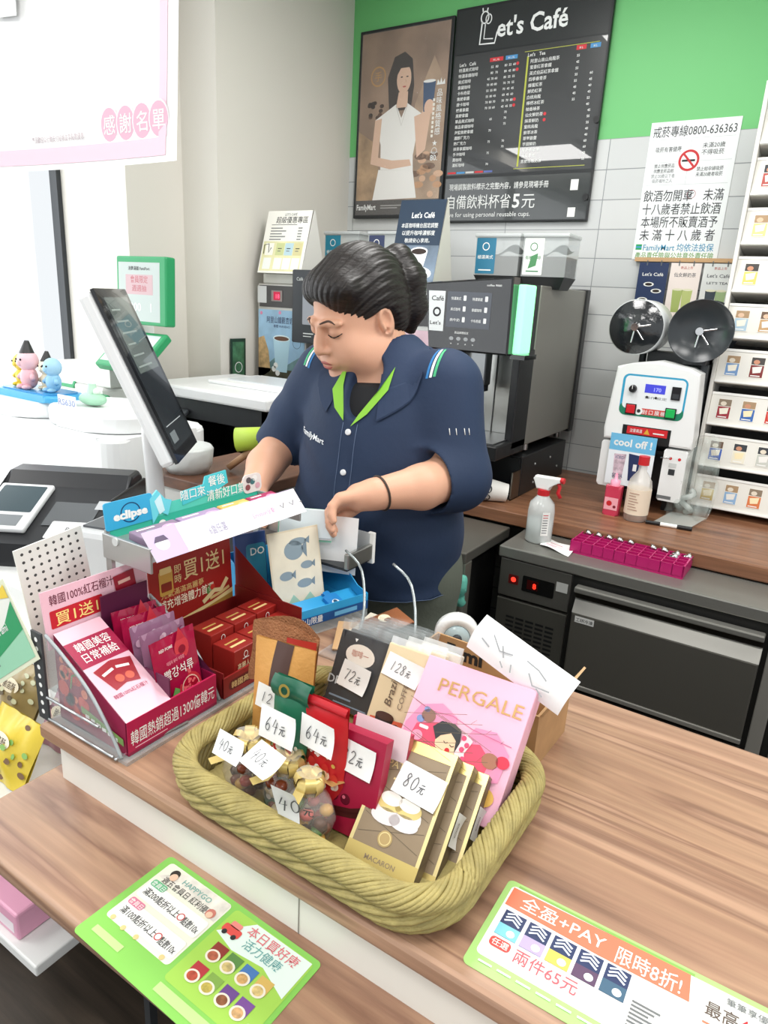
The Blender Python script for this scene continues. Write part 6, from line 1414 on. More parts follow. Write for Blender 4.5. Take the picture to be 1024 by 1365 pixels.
def small_box(F, label):
    t = thing('ginseng_box', label, 'small box', F, 'small red ginseng boxes')
    b = MB(Matrix.Diagonal((0.92, 1.2, 1.2, 1))); b.box(0, 0.05, 0, 0.036, 0, 0.048, M('#93231d', 0.4), bev=0.001)
    b.X = Matrix.Diagonal((0.92, 1.2, 1.2, 1)) @ UP; b.rect(0.004, 0.004, 0.046, 0.02, gd, 2); b.poly([(0.02, 0.004), (0.046, 0.004), (0.046, 0.03)], M('#d9b368', 0.4), 3); b.text('高麗人蔘', 0.025, 0.022, 0.008, M('#f4e2b4', 0.4), 4, w=0.036, bold=0.03); b.ring(0.025, 0.039, 0.004, 0.001, WHITE, 4); b.rect(0.018, 0.0335, 0.032, 0.0345, WHITE, 4)
    b.X = Matrix.Diagonal((0.92, 1.2, 1.2, 1)) @ T(0, 0, 0.0482); b.rect(0.008, 0.01, 0.04, 0.014, M('#e9c98a', 0.4), 0); b.rect(0.008, 0.02, 0.036, 0.023, M('#c9a05a', 0.4), 0); b.build('box', t)
    return t
g0 = None
for (x, y, z, l) in ((0.028, 0.006, 0.0025, 'left ginseng box of the front row, beside the pouches'), (0.0765, 0.006, 0.0025, 'middle ginseng box of the front row behind the red lip'), (0.125, 0.006, 0.0025, 'right ginseng box of the front row behind the red lip'), (0.028, 0.052, 0.0135, 'left ginseng box of the raised back row'), (0.0765, 0.052, 0.0135, 'middle ginseng box of the raised back row'), (0.125, 0.052, 0.0135, 'right ginseng box of the raised back row')):
    if g0 is None: g0 = small_box(G0 @ T(x, y, z), l)
    else: copy_thing(g0, l, G0 @ T(x, y, z))

# ---- blue box with cards
cy = M('#2f9fd8', 0.4); nv = M('#1d4f8c', 0.4)
B0 = T(-0.688, 0.768, ZC + 0.02) @ RZ(1.28)
t = thing('promotional_box', 'bright blue open display box with a navy front strip on the counter', 'display box', B0)
b = MB(); b.box(0, 0.205, 0, 0.15, 0, 0.002, cy); b.box(0, 0.205, 0, 0.002, 0.002, 0.03, cy); b.box(0, 0.205, 0.148, 0.15, 0.002, 0.1, cy)
for x in (0.0, 0.203):
    b.X = Matrix(((0, 0, 1, x), (1, 0, 0, 0), (0, 1, 0, 0), (0, 0, 0, 1))); b.prism([(0.002, 0.002), (0.148, 0.002), (0.148, 0.1), (0.11, 0.085), (0.03, 0.035), (0.002, 0.03)], 0, 0.002, cy); b.X = Matrix()
b.X = T(0.002, 0.003, 0.006) @ RX(0.35); b.box(0, 0.2, 0.0, 0.05, -0.001, 0.0, cy); b.build('tray', t)
b = MB(UP); b.rect(0, 0, 0.205, 0.016, nv, 3); b.text('金富士雪山限量', 0.06, 0.003, 0.012, WHITE, 4, w=0.09, bold=0.03); b.rect(0.13, 0.004, 0.18, 0.012, M('#6db4dc', 0.4), 4); b.build('front_strip', t)
b = MB(T(-0.03, -0.024, -0.0195)); b.box(0.03, 0.235, 0.024, 0.174, 0, 0.019, M('#dfe7e8', 0.05, alpha=0.3)); b.build('clear_riser', t)
t = thing('picture_card', 'cream card with grey blue animal drawings standing in the blue box', 'card', B0 @ T(0.045, 0.055, 0.004) @ RX(-0.22) @ UP)
b = MB(); b.box(0, 0.105, 0, 0.145, -0.001, 0.0, M('#e6d9bd', 0.5)); b.rect(0.003, 0.003, 0.102, 0.142, M('#efe6cf', 0.5, vary=0.06, vscale=30), 1)
for x, y, r, ry in ((0.05, 0.108, 0.02, 0.017), (0.03, 0.065, 0.014, 0.008), (0.074, 0.078, 0.013, 0.007), (0.066, 0.046, 0.016, 0.008), (0.06, 0.122, 0.018, 0.007)): b.disc(x, y, r, M('#8ea0aa', 0.5), 2, ry=ry); b.poly([(x + r * .7, y), (x + r * 1.4, y + ry), (x + r * 1.3, y - ry)], M('#7d909c', 0.5), 2)
b.poly([(0.02, 0.006), (0.04, 0.03), (0.055, 0.012), (0.075, 0.028), (0.09, 0.006)], M('#a5cdb9', 0.5), 2); b.build('card', t)
b = MB(); b.box(0, 0.06, 0, 0.14, -0.008, 0, M('#1f3f7a', 0.35), bev=0.001); b.rr(0.02, 0.03, 0.058, 0.12, 0.006, M('#2b7f9a', 0.4), 1); b.disc(0.018, 0.08, 0.01, M('#d58aa0', 0.4), 2); b.rect(0.006, 0.012, 0.016, 0.016, WHITE, 2); b.text('DO', 0.042, 0.1, 0.016, WHITE, 2)
tag(b.build('card_pack', None, B0 @ T(0.0, 0.10, 0.003) @ RX(-0.12) @ UP), 'navy and teal card pack standing behind the cream card', 'card pack')
b = MB(); b.prism(rrect(0, 0, 0.03, 0.04, 0.005), 0, 0.006, M('#2a86cc', 0.35), bev=0.001); b.rr(0.006, 0.043, 0.024, 0.05, 0.002, M('#1c6fb4', 0.35), 6); b.prism(rrect(0.008, 0.038, 0.022, 0.05, 0.004), 0, 0.005, M('#2a86cc', 0.35)); b.disc(0.015, 0.017, 0.008, M('#e9f0f4', 0.4), 28); b.disc(0.015, 0.02, 0.004, M('#27506f', 0.4), 29)
tag(b.build('luggage_tag', None, B0 @ T(0.135, 0.004, 0.0068) @ RX(0.35) @ RZ(0.1)), 'small bright blue plastic tag lying inside the front of the blue box', 'tag')

# ---- candy tray on top
tk = M('#35b59a', 0.4)
K0 = T(-0.705, 0.557, 1.145) @ R90
t = thing('candy_tray', 'sloping mint candy tray with a turquoise header above the display boxes', 'candy tray', K0)
slv2 = M('#b5b7b6', 0.3, 0.7)
b = MB(); b.box(-0.004, 0.0, 0.0, 0.10, -0.010, 0.026, slv2, bev=0.001); b.box(0.302, 0.306, 0.0, 0.10, -0.010, 0.026, slv2, bev=0.001); b.box(0, 0.302, 0.005, 0.10, 0.012, 0.016, slv2); b.box(0, 0.302, 0.096, 0.10, 0.0, 0.03, slv2)
for x in (0.0, 0.296): b.box(x, x + 0.006, 0.088, 0.10, -0.2045, 0.012, slv2)
b.cyl((-0.006, 0.07, 0.02), (-0.002, 0.07, 0.02), 0.006, LGREY); b.build('shelf', t)
b = MB(T(-0.003, -0.012, 0.010) @ RX(-0.72) @ UP); b.box(0, 0.308, 0, 0.045, -0.0008, 0.0, M('#f2eef4', 0.35)); b.rect(0, 0, 0.055, 0.045, M('#c9b6dd', 0.35), 2); b.rect(0.055, 0.006, 0.3, 0.04, M('#f6f3f8', 0.35), 3); b.rect(0.055, 0.04, 0.3, 0.045, M('#d9cbe6', 0.35), 3)
b.disc(0.022, 0.022, 0.011, M('#f2f0f4', 0.4), 3, ry=0.009); b.poly([(0.01, 0.026), (0.016, 0.034), (0.03, 0.034), (0.034, 0.026)], M('#5a4a66', 0.4), 4)
b.text('6盒任選', 0.12, 0.014, 0.013, M('#a5a0b8', 0.4), 5, w=0.034); b.ring(0.17, 0.022, 0.012, 0.001, M('#e6bcd2', 0.4), 4); b.text('Emotion全新', 0.218, 0.016, 0.009, M('#d9a4c2', 0.4), 5, w=0.05)
for x in (0.262, 0.285): b.disc(x, 0.022, 0.011, WHITE, 4); b.line([(x - 0.005, 0.024), (x, 0.018), (x + 0.006, 0.026)], 0.002, M('#6b6478', 0.4), 5)
b.build('price_strip', t)
b = MB(T(0.006, 0.094, 0.010) @ RX(-0.1) @ Matrix.Diagonal((1, 1, 0.86, 1)) @ UP); b.box(0, 0.298, 0, 0.042, -0.001, 0.0, tk); b.rect(0, 0.022, 0.298, 0.042, M('#58cdb9', 0.4), 1)
b.prism(rrect(-0.006, 0.02, 0.075, 0.066, 0.004), -0.001, 0.0012, M('#39a9d6', 0.4)); b.text('eclipse', 0.036, 0.034, 0.016, WHITE, 7, w=0.058, bold=0.05); b.ring(0.036, 0.042, 0.016, 0.002, M('#123f6b', 0.4), 6)
b.prism([(0.072, 0.012), (0.07, 0.055), (0.085, 0.068), (0.098, 0.05), (0.11, 0.045), (0.1, 0.02), (0.086, 0.03)], -0.001, 0.0018, M('#6fd4e2', 0.4)); b.disc(0.088, 0.008, 0.007, WHITE, 10); b.poly([(0.078, 0.05), (0.09, 0.06), (0.095, 0.03), (0.085, 0.025)], M('#d3f0f4', 0.4), 9)
b.prism([(0.13, 0.03), (0.13, 0.055), (0.175, 0.058), (0.18, 0.072), (0.225, 0.075), (0.228, 0.05), (0.2, 0.04)], -0.001, 0.0012, M('#4cc5cf', 0.4))
b.text('隨口來', 0.152, 0.04, 0.017, WHITE, 8, w=0.05, bold=0.05); b.text('餐後', 0.203, 0.053, 0.018, WHITE, 8, w=0.036, bold=0.05); b.text('清新好口氣', 0.222, 0.026, 0.019, WHITE, 8, w=0.085, bold=0.05)
b.prism(rrect(0.262, 0.018, 0.306, 0.055, 0.01), -0.001, 0.0012, M('#e6dcd8', 0.4))
for x, y, c in ((0.272, 0.03, '#8b4a4e'), (0.284, 0.04, '#3f6f73'), (0.296, 0.03, '#d9a4b0'), (0.29, 0.046, '#f0ece8'), (0.275, 0.044, '#5d5358')): b.disc(x, y, 0.006, M(c, 0.4), 8)
b.build('header_card', t)
def candy(x, w, c, c2, label):
    F = K0 @ T(x, 0.012, 0.0165) @ RX(0.10)
    t = thing('candy_box', label, 'candy box', F, 'small candy boxes in the tray')
    b = MB(); b.box(0, w, 0, 0.05, 0, 0.012, M(c, 0.4), bev=0.0015); b.X = T(0, 0, 0.012) @ Matrix.Diagonal((1, 0.8, 1, 1))
    b.disc(w * 0.3, 0.026, 0.014, M('#8fa3a0' if 'purple' in label or 'lavender' in label else c2, 0.4), 1, ry=0.02); b.disc(w * 0.74, 0.032, 0.016, M(c2, 0.4), 2, ry=0.018); b.ring(w * 0.74, 0.032, 0.011, 0.0015, WHITE, 3)
    b.line([(w * .22, 0.024), (w * .3, 0.019), (w * .38, 0.024)], 0.002, WHITE, 4); b.rect(w * 0.1, 0.052, w * 0.5, 0.056, WHITE, 2); b.build('box', t)
candy(0.010, 0.076, '#8d7a92', '#d9a9d2', 'purple candy box at the left end of the mint tray')
candy(0.090, 0.078, '#a58fb2', '#dcaed6', 'lavender candy box second in the mint tray')
candy(0.172, 0.060, '#e3b45e', '#f0d08a', 'yellow candy box third in the mint tray')
candy(0.235, 0.062, '#a82a5c', '#e58fb0', 'magenta candy box at the right end of the mint tray')

# papers handed over, packets
b = MB(); b.grid(lambda u, v: (0.078 * u, 0.012 * math.sin(2 * u) * v, 0.108 * v), 6, 6, M('#f6f7f6', 0.5)); P_ = on_y(420, 760, 0.955)
tag(b.build('paper_sheet', None, T(P_.x, 0.955, P_.z) @ RZ(0.35)), 'white paper sheet held by the clerk above the blue box', 'paper sheet')
b = MB()
for k in range(3): b.box(0.003 * k, 0.10, -0.03 + 0.004 * k, 0.03, 0.004 * k, 0.004 * k + 0.0035, (M('#8fcdb0', 0.4), WHITE, M('#dfe9ec', 0.4))[k], bev=0.0008)
P_ = on_y(398, 690, 0.93)
tag(b.build('card_packet', None, T(-0.80, 0.912, ZC + 0.126) @ RZ(0.5) @ RX(PI / 2 - 0.2) @ T(0, 0.032, 0)), 'green and white flat packets at the right end of the mint tray', 'packet')
# cash drawer with sliding rail
t = thing('cash_drawer', 'open metal cash drawer between the counter displays and the clerk', 'cash drawer', T(-0.98, 0.90, ZC))
b = MB(); b.box(0, 0.23, 0, 0.05, 0, 0.125, M('#4a4c4d', 0.4, 0.5), bev=0.003); b.build('case', t)
b = MB(); b.box(0.03, 0.312, 0.05, 0.125, 0.085, 0.09, DGREY); b.box(0.03, 0.034, 0.05, 0.125, 0.09, 0.135, DGREY); b.box(0.03, 0.312, 0.12, 0.125, 0.085, 0.14, M('#dcdedd', 0.35, 0.5)); b.build('drawer', t)
b = MB(); b.box(0.308, 0.318, 0.045, 0.13, 0.09, 0.12, STEEL, bev=0.002); b.box(0.306, 0.32, 0.122, 0.13, 0.08, 0.142, WHITE, bev=0.002); b.build('rail', t)
# packets lying in a clear tray between blue box and basket
t = thing('wire_display_tray', 'clear curved display tray of packets behind the blue box', 'display tray', T(-0.615, 0.80, ZC))
b = MB(); b.box(0.0, 0.10, 0.0, 0.15, 0, 0.004, acr)
for x in (0.0, 0.1): b.tube(smooth2([(x - 0.05, 0.14, 0.13), (x, 0.12, 0.11), (x + 0.04, 0.07, 0.05), (x + 0.045, 0.02, 0.004)], 4), 0.0025, M('#aab2b4', 0.2, 0.6), n=6)
b.build('tray', t)
b = MB(); b.X = T(0.02, 0.11, 0.03) @ RX(-0.6); b.box(0, 0.022, 0, 0.13, 0, 0.003, M('#b9bcbc', 0.3, 0.6)); b.build('metal_strip', t)
for k, (c, l) in enumerate((('#c9a172', 'tan snack packet with a picture in the clear tray'), ('#dfd7c5', 'pale snack packet leaning in the clear tray'), ('#8f5a3a', 'brown snack packet lowest in the clear tray'))):
    b = MB(); b.grid(lambda u, v: (0.06 * u, 0.075 * v, 0.008 * math.sin(PI * u) * math.sin(PI * v) + 0.002), 8, 8, M(c, 0.3)); b.grid(lambda u, v: (0.06 * (1 - u), 0.075 * v, 0.0), 2, 2, M(c, 0.3)); b.X = T(0.03, 0.035, 0.0108); b.disc(0, 0, 0.013, M('#efe0bd', 0.4), 0, ry=0.01); b.disc(0.008, 0.002, 0.006, M('#7b4a2c', 0.4), 1)
    tag(b.build('snack_packet', None, T(-0.60 + 0.005 * k, 0.82 + 0.03 * k, ZC + 0.006 + 0.014 * k) @ RZ(0.5 - 0.5 * k) @ RX(0.2)), l, 'packet', 'snack packets in the clear tray')

# ---- perforated panel, leaflet, snacks at the left end
t = MB(FACE_X); t.box(0, 0.10, 0, 0.125, -0.001, 0.001, M('#ecebe4', 0.4))
for i in range(8):
    for j in range(10): t.disc(0.010 + i * 0.0115, 0.010 + j * 0.0118, 0.0022, M('#4a4a48', 0.6), 5, n=10)
t.box(0.0, 0.1, -0.095, 0.0, -0.001, 0.001, M('#ecebe4', 0.4))
tag(t.build('perforated_panel', None, T(-0.852, 0.468, ZC + 0.096) @ RX(0.12)), 'white perforated panel standing beside the card terminal', 'panel')
b = MB(UP)
b.box(0, 0.165, 0, 0.115, -0.001, 0.0, M('#e9ecd0', 0.4)); b.rect(0.006, 0.006, 0.159, 0.109, M('#f0f3ea', 0.4), 1); b.poly([(0.04, 0.006), (0.159, 0.006), (0.159, 0.05), (0.09, 0.06)], M('#9fd8b6', 0.4), 2); b.poly([(0.02, 0.04), (0.12, 0.065), (0.159, 0.085), (0.159, 0.045), (0.06, 0.03)], M('#2f9f66', 0.4), 3); b.text('會員申辦', 0.06, 0.075, 0.014, GREEN, 4); b.text('Fami', 0.11, 0.055, 0.013, WHITE, 5)
for k in range(3): b.rect(0.02, 0.02 + k * 0.007, 0.06 - 0.01 * k, 0.0225 + k * 0.007, M('#7b8f83', 0.4), 4)
b.poly([(0.12, 0.1), (0.159, 0.109), (0.159, 0.09)], M('#f2d34a', 0.4), 4)
tag(b.build('leaflet', None, T(-0.915, 0.434, ZC + 0.0) @ RY(-0.62) @ T(0, 0, 0.0)), 'green white and yellow leaflet sticking out at the left end of the counter', 'leaflet')
t = thing('snack_shelf', 'low white shelf of snack bags left of the counter', 'shelf', T(-1.42, 0.40, 0))
sw = M('#e4e5e2', 0.4)
b = MB(); b.box(0, 0.59, 0.0, 0.22, 0.765, 0.785, sw, bev=0.003); b.box(0, 0.6, 0.0, 0.22, 0.50, 0.52, sw, bev=0.003); b.box(0, 0.59, 0.215, 0.22, 0.5, 0.765, sw)
for x in (0.01, 0.58): b.box(x - 0.008, x + 0.008, 0.2, 0.216, 0.0, 0.765, DGREY)
b.build('shelf', t)
def snack(F, label, c, c2, c3):
    t = thing('snack_bag', label, 'snack bag', F, 'snack bags on the low shelf')
    w, h = 0.12, 0.10
    fz = lambda u, v: 0.02 * math.sin(PI * u) * math.sin(PI * v) + 0.002 * math.sin(19 * u + 5 * v)
    b = MB(); b.grid(lambda u, v: (u * w, v * h, fz(u, v)), 14, 12, M(c, 0.3)); b.grid(lambda u, v: ((1 - u) * w, v * h, -fz(u, v) * 0.5 - 0.002), 8, 8, M(c, 0.3)); b.build('bag', t)
    b = MB(); rn = random.Random(len(label))
    for k in range(16): u, v = rn.random() * .84 + .08, rn.random() * .8 + .1; b.X = T(u * w, v * h, fz(u, v) + 0.0015); b.disc(0, 0, 0.004 + rn.random() * 0.006, M(rn.choice([c2, c3]), 0.4), k % 4, ry=0.004)
    b.X = T(w * 0.45, h * 0.6, fz(.45, .6) + 0.003); b.disc(0, 0, 0.026, M('#efe6cd', 0.4), 0, ry=0.012); b.text('脆笛酥', 0, -0.006, 0.012, M('#5a4634', 0.4), 2, w=0.034); b.build('printed_front', t)
for k, (x, y, c, c2, c3, l) in enumerate(((0.44, 0.03, '#d9c040', '#6b4a22', '#7fae52', 'yellow and green snack bag at the front of the low shelf'), (0.30, 0.03, '#d6b83a', '#7a5528', '#88b45a', 'yellow snack bag further left at the front of the low shelf'), (0.455, 0.12, '#a8788a', '#6e4658', '#d9c9c0', 'mauve snack bag at the back of the low shelf'), (0.31, 0.12, '#9c8a5e', '#5f5238', '#cdd0b0', 'olive snack bag at the back left of the low shelf'))):
    snack(T(-1.42 + x, 0.40 + y, 0.7865) @ RX(PI / 2 - 0.5 - 0.0 * k), l, c, c2, c3)
for k, (x, c, l) in enumerate(((0.42, '#e3a3bd', 'pink candy pack on the bottom of the low shelf nearest the counter'), (0.28, '#d9ccd2', 'pale pack beside the pink pack on the bottom shelf'))):
    b = MB(); b.box(0, 0.12, 0, 0.15, 0, 0.05, M(c, 0.4), bev=0.004); b.X = T(0, 0, 0) @ UP; b.rect(0.01, 0.01, 0.11, 0.03, M('#f3e7ec', 0.4), 1); tag(b.build('candy_pack', None, T(-1.42 + x, 0.41, 0.5205)), l, 'pack', 'packs on the bottom shelf')
# ================================================================== THE CLERK
class Field:
    """signed distance grid, blended shape by shape, turned into a mesh by surface nets"""
    def __init__(s, lo, hi, h):
        s.lo = np.array(lo, float); s.h = h
        s.n = np.ceil((np.array(hi) - s.lo) / h).astype(int) + 1
        s.d = np.full(s.n, 0.5, np.float32)
    def region(s, lo, hi, pad):
        a = np.clip(np.floor((np.array(lo) - pad - s.lo) / s.h).astype(int), 0, s.n); b = np.clip(np.ceil((np.array(hi) + pad - s.lo) / s.h).astype(int) + 1, 0, s.n)
        sl = tuple(slice(i, j) for i, j in zip(a, b))
        g = np.meshgrid(*[s.lo[k] + s.h * np.arange(a[k], b[k]) for k in range(3)], indexing='ij', sparse=True)
        return sl, [q.astype(np.float32) for q in g]
    def put(s, sl, d, k, mode):
        o = s.d[sl]
        if o.size == 0: return
        if mode == 'sub':
            d = -d
            if k > 0:
                hh = np.clip(0.5 - 0.5 * (o - d) / k, 0, 1); s.d[sl] = o + (d - o) * hh + k * hh * (1 - hh)
            else: s.d[sl] = np.maximum(o, d)
        else:
            if k > 0:
                hh = np.clip(0.5 + 0.5 * (o - d) / k, 0, 1); s.d[sl] = o + (d - o) * hh - k * hh * (1 - hh)
            else: s.d[sl] = np.minimum(o, d)
    def ell(s, c, r, R=None, k=0.02, mode='add'):
        c = np.array(c, float); r = np.array(r, float); m = r.max()
        sl, (x, y, z) = s.region(c - m, c + m, k + 0.03)
        x, y, z = x - c[0], y - c[1], z - c[2]
        if R is not None:
            Q = np.array(R.to_3x3().transposed()) if isinstance(R, Matrix) else R
            x, y, z = (Q[0][0] * x + Q[0][1] * y + Q[0][2] * z, Q[1][0] * x + Q[1][1] * y + Q[1][2] * z, Q[2][0] * x + Q[2][1] * y + Q[2][2] * z)
        k0 = np.sqrt((x / r[0]) ** 2 + (y / r[1]) ** 2 + (z / r[2]) ** 2) + 1e-6
        k1 = np.sqrt((x / r[0] ** 2) ** 2 + (y / r[1] ** 2) ** 2 + (z / r[2] ** 2) ** 2) + 1e-6
        s.put(sl, (k0 * (k0 - 1) / k1).astype(np.float32), k, mode); return s
    def cap(s, a, b, ra, rb, k=0.02, mode='add'):
        a = np.array(a, float); b = np.array(b, float); m = max(ra, rb)
        sl, (x, y, z) = s.region(np.minimum(a, b) - m, np.maximum(a, b) + m, k + 0.03)
        d = b - a; L = d @ d
        t = np.clip(((x - a[0]) * d[0] + (y - a[1]) * d[1] + (z - a[2]) * d[2]) / L, 0, 1)
        q = np.sqrt((x - a[0] - t * d[0]) ** 2 + (y - a[1] - t * d[1]) ** 2 + (z - a[2] - t * d[2]) ** 2)
        s.put(sl, (q - (ra + (rb - ra) * t)).astype(np.float32), k, mode); return s
    def chain(s, pts, rs, k=0.01):
        for i in range(len(pts) - 1): s.cap(pts[i], pts[i + 1], rs[i], rs[i + 1], k)
    def cut(s, p, n):
        """keep the side of the plane the normal n points away from"""
        n = np.array(n, float); n /= np.linalg.norm(n)
        g = np.meshgrid(*[s.lo[k] + s.h * np.arange(s.n[k]) for k in range(3)], indexing='ij', sparse=True)
        s.d = np.maximum(s.d, (n[0] * (g[0] - p[0]) + n[1] * (g[1] - p[1]) + n[2] * (g[2] - p[2])).astype(np.float32)); return s
    def mesh(s):
        d = s.d; n = s.n
        ins = d < 0
        c = np.zeros(tuple(n - 1), np.int8)
        for i in (0, 1):
            for j in (0, 1):
                for k in (0, 1): c += ins[i:n[0] - 1 + i, j:n[1] - 1 + j, k:n[2] - 1 + k]
        idx = np.argwhere((c > 0) & (c < 8))
        vid = -np.ones(tuple(n - 1), np.int32); vid[tuple(idx.T)] = np.arange(len(idx))
        acc = np.zeros((len(idx), 3)); cnt = np.zeros(len(idx))
        cor = [(i, j, k) for i in (0, 1) for j in (0, 1) for k in (0, 1)]
        for ai in range(8):
            for bi in range(ai + 1, 8):
                a, b = np.array(cor[ai]), np.array(cor[bi])
                if np.abs(a - b).sum() != 1: continue
                da = d[tuple((idx + a).T)]; db = d[tuple((idx + b).T)]
                m = (da < 0) != (db < 0)
                t = np.where(m, da / np.where(np.abs(da - db) < 1e-9, 1, da - db), 0)
                acc[m] += (a + t[:, None] * (b - a))[m]; cnt[m] += 1
        V = s.lo + s.h * (idx + acc / np.maximum(cnt, 1)[:, None])
        F = []
        for ax in range(3):
            u, v = (ax + 1) % 3, (ax + 2) % 3
            sl0 = [slice(None)] * 3; sl1 = [slice(None)] * 3; sl0[ax] = slice(0, -1); sl1[ax] = slice(1, None)
            A, B = ins[tuple(sl0)], ins[tuple(sl1)]
            e = np.argwhere(A != B)
            e = e[(e[:, u] > 0) & (e[:, v] > 0) & (e[:, u] < n[u] - 1) & (e[:, v] < n[v] - 1)]
            fl = A[tuple(e.T)]
            du = np.eye(3, dtype=int)[u]; dv = np.eye(3, dtype=int)[v]
            q = np.stack([vid[tuple((e - du - dv).T)], vid[tuple((e - dv).T)], vid[tuple(e.T)], vid[tuple((e - du).T)]], 1)
            q[~fl] = q[~fl][:, ::-1]; F.append(q)
        F = np.concatenate(F); F = F[(F >= 0).all(1)]
        return V, F
    def build(s, name, mat, parent=None, relax=2, wob=None):
        V, F = s.mesh()
        for _ in range(relax):
            acc = np.zeros_like(V); cnt = np.zeros(len(V))
            for i in range(4):
                for j in ((i + 1) % 4, (i + 3) % 4):
                    np.add.at(acc, F[:, i], V[F[:, j]]); np.add.at(cnt, F[:, i], 1)
            V = 0.5 * V + 0.5 * acc / np.maximum(cnt, 1)[:, None]
        if wob is not None: V = V + wob(V)
        me = bpy.data.meshes.new(name)
        me.vertices.add(len(V)); me.vertices.foreach_set('co', V.ravel())
        me.loops.add(F.size); me.loops.foreach_set('vertex_index', F.ravel().astype(np.int32))
        me.polygons.add(len(F)); me.polygons.foreach_set('loop_start', np.arange(0, F.size, 4, dtype=np.int32))
        me.polygons.foreach_set('use_smooth', np.ones(len(F), bool))
        me.update(calc_edges=True); me.validate()
        me.materials.append(mat)
        o = bpy.data.objects.new(name, me); COL.objects.link(o)
        if parent is not None: o.parent = parent
        s.tree = BVHTree.FromPolygons([Vector(v) for v in V], [tuple(f) for f in F])
        return o

skinm = M('#d9a68a', 0.5, sub=0.12, bump=0.05, bscale=400)
HR = RZ(-0.30) @ RX(0.40) @ RY(0.04)
ear_w = on_y(517, 427, 1.20)
HC = ear_w - (HR @ Vector((0.078, 0.012, -0.012)))
HM = T(HC.x, HC.y, HC.z) @ HR
def hd(x, y, z): return tuple(HM @ Vector((x, y, z)))
Rm = HR.to_3x3()

SHL, ELL, WRL = (-0.655, 1.25, 1.338), (-0.606, 1.222, 1.168), (-0.668, 1.03, 1.155)
SHR, ELR, WRR = (-0.955, 1.255, 1.33), (-1.040, 1.21, 1.172), (-0.985, 1.045, 1.10)

b = Field((-1.18, 0.86, 0.0), (-0.45, 1.48, 1.62), 0.0032)
# trunk and legs
b.ell((-0.795, 1.275, 0.93), (0.165, 0.135, 0.15), k=0.03).ell((-0.795, 1.25, 1.08), (0.158, 0.138, 0.16), k=0.05).ell((-0.797, 1.255, 1.23), (0.150, 0.112, 0.14), k=0.05)
b.cap((-0.915, 1.262, 1.322), (-0.68, 1.262, 1.33), 0.055, 0.055, k=0.05)
for x in (-0.875, -0.705):
    b.cap((x, 1.28, 0.86), (x - 0.005, 1.275, 0.48), 0.088, 0.058, k=0.03); b.cap((x - 0.005, 1.275, 0.48), (x - 0.005, 1.30, 0.09), 0.055, 0.035, k=0.02); b.ell((x - 0.005, 1.255, 0.05), (0.042, 0.105, 0.04), k=0.03)
# neck and head
b.cap((-0.785, 1.262, 1.33), hd(0, 0.03, -0.05), 0.066, 0.058, k=0.035)
b.ell(hd(0, 0.012, 0.035), (0.077, 0.097, 0.088), HR, k=0.02).ell(hd(0, -0.028, -0.035), (0.068, 0.072, 0.082), HR, k=0.03)
for sx in (-1, 1):
    b.ell(hd(sx * 0.038, -0.058, -0.052), (0.037, 0.037, 0.040), HR, k=0.02); b.ell(hd(sx * 0.056, -0.018, -0.076), (0.030, 0.048, 0.040), HR, k=0.025)
b.ell(hd(0, -0.078, -0.106), (0.026, 0.022, 0.020), HR, k=0.02).ell(hd(0, -0.03, -0.116), (0.054, 0.056, 0.034), HR, k=0.03)
for sx in (-1, 1):
    b.ell(hd(sx * 0.031, -0.106, 0.0), (0.019, 0.016, 0.010), HR, k=0.012, mode='sub')
    b.ell(hd(sx * 0.031, -0.080, -0.002), (0.016, 0.0165, 0.013), HR, k=0.004)
    b.cap(hd(sx * 0.014, -0.100, 0.019), hd(sx * 0.05, -0.083, 0.016), 0.007, 0.006, k=0.012)
b.cap(hd(0, -0.096, 0.012), hd(0, -0.112, -0.030), 0.008, 0.0105, k=0.010).ell(hd(0, -0.112, -0.034), (0.0125, 0.011, 0.010), HR, k=0.006)
for sx in (-1, 1): b.ell(hd(sx * 0.0125, -0.101, -0.038), (0.0085, 0.010, 0.0075), HR, k=0.005); b.ell(hd(sx * 0.0065, -0.111, -0.046), (0.003, 0.004, 0.003), HR, k=0.003, mode='sub')
b.ell(hd(0, -0.094, -0.064), (0.026, 0.014, 0.016), HR, k=0.012)
b.ell(hd(0, -0.104, -0.0615), (0.019, 0.006, 0.0048), HR, k=0.004).ell(hd(0, -0.102, -0.0725), (0.016, 0.0065, 0.0052), HR, k=0.004)
b.cap(hd(-0.02, -0.109, -0.0672), hd(0.02, -0.109, -0.0672), 0.0028, 0.0028, k=0.003, mode='sub')
for sx in (-1, 1):
    er = HR @ RZ(sx * 0.25) @ RX(0.15)
    b.ell(hd(sx * 0.076, 0.010, -0.012), (0.010, 0.021, 0.033), er, k=0.006); b.ell(hd(sx * 0.084, 0.006, -0.008), (0.007, 0.011, 0.019), er, k=0.004, mode='sub'); b.ell(hd(sx * 0.080, 0.004, -0.03), (0.005, 0.006, 0.005), er, k=0.003, mode='sub')
# arms
b.cap(SHL, ELL, 0.056, 0.048, k=0.03); b.cap(ELL, (-0.62, 1.12, 1.16), 0.047, 0.043, k=0.012); b.cap((-0.62, 1.12, 1.16), WRL, 0.043, 0.0285, k=0.012)
b.cap(SHR, ELR, 0.056, 0.046, k=0.03); b.cap(ELR, (-1.02, 1.12, 1.135), 0.045, 0.04, k=0.012); b.cap((-1.02, 1.12, 1.135), WRR, 0.04, 0.027, k=0.012)
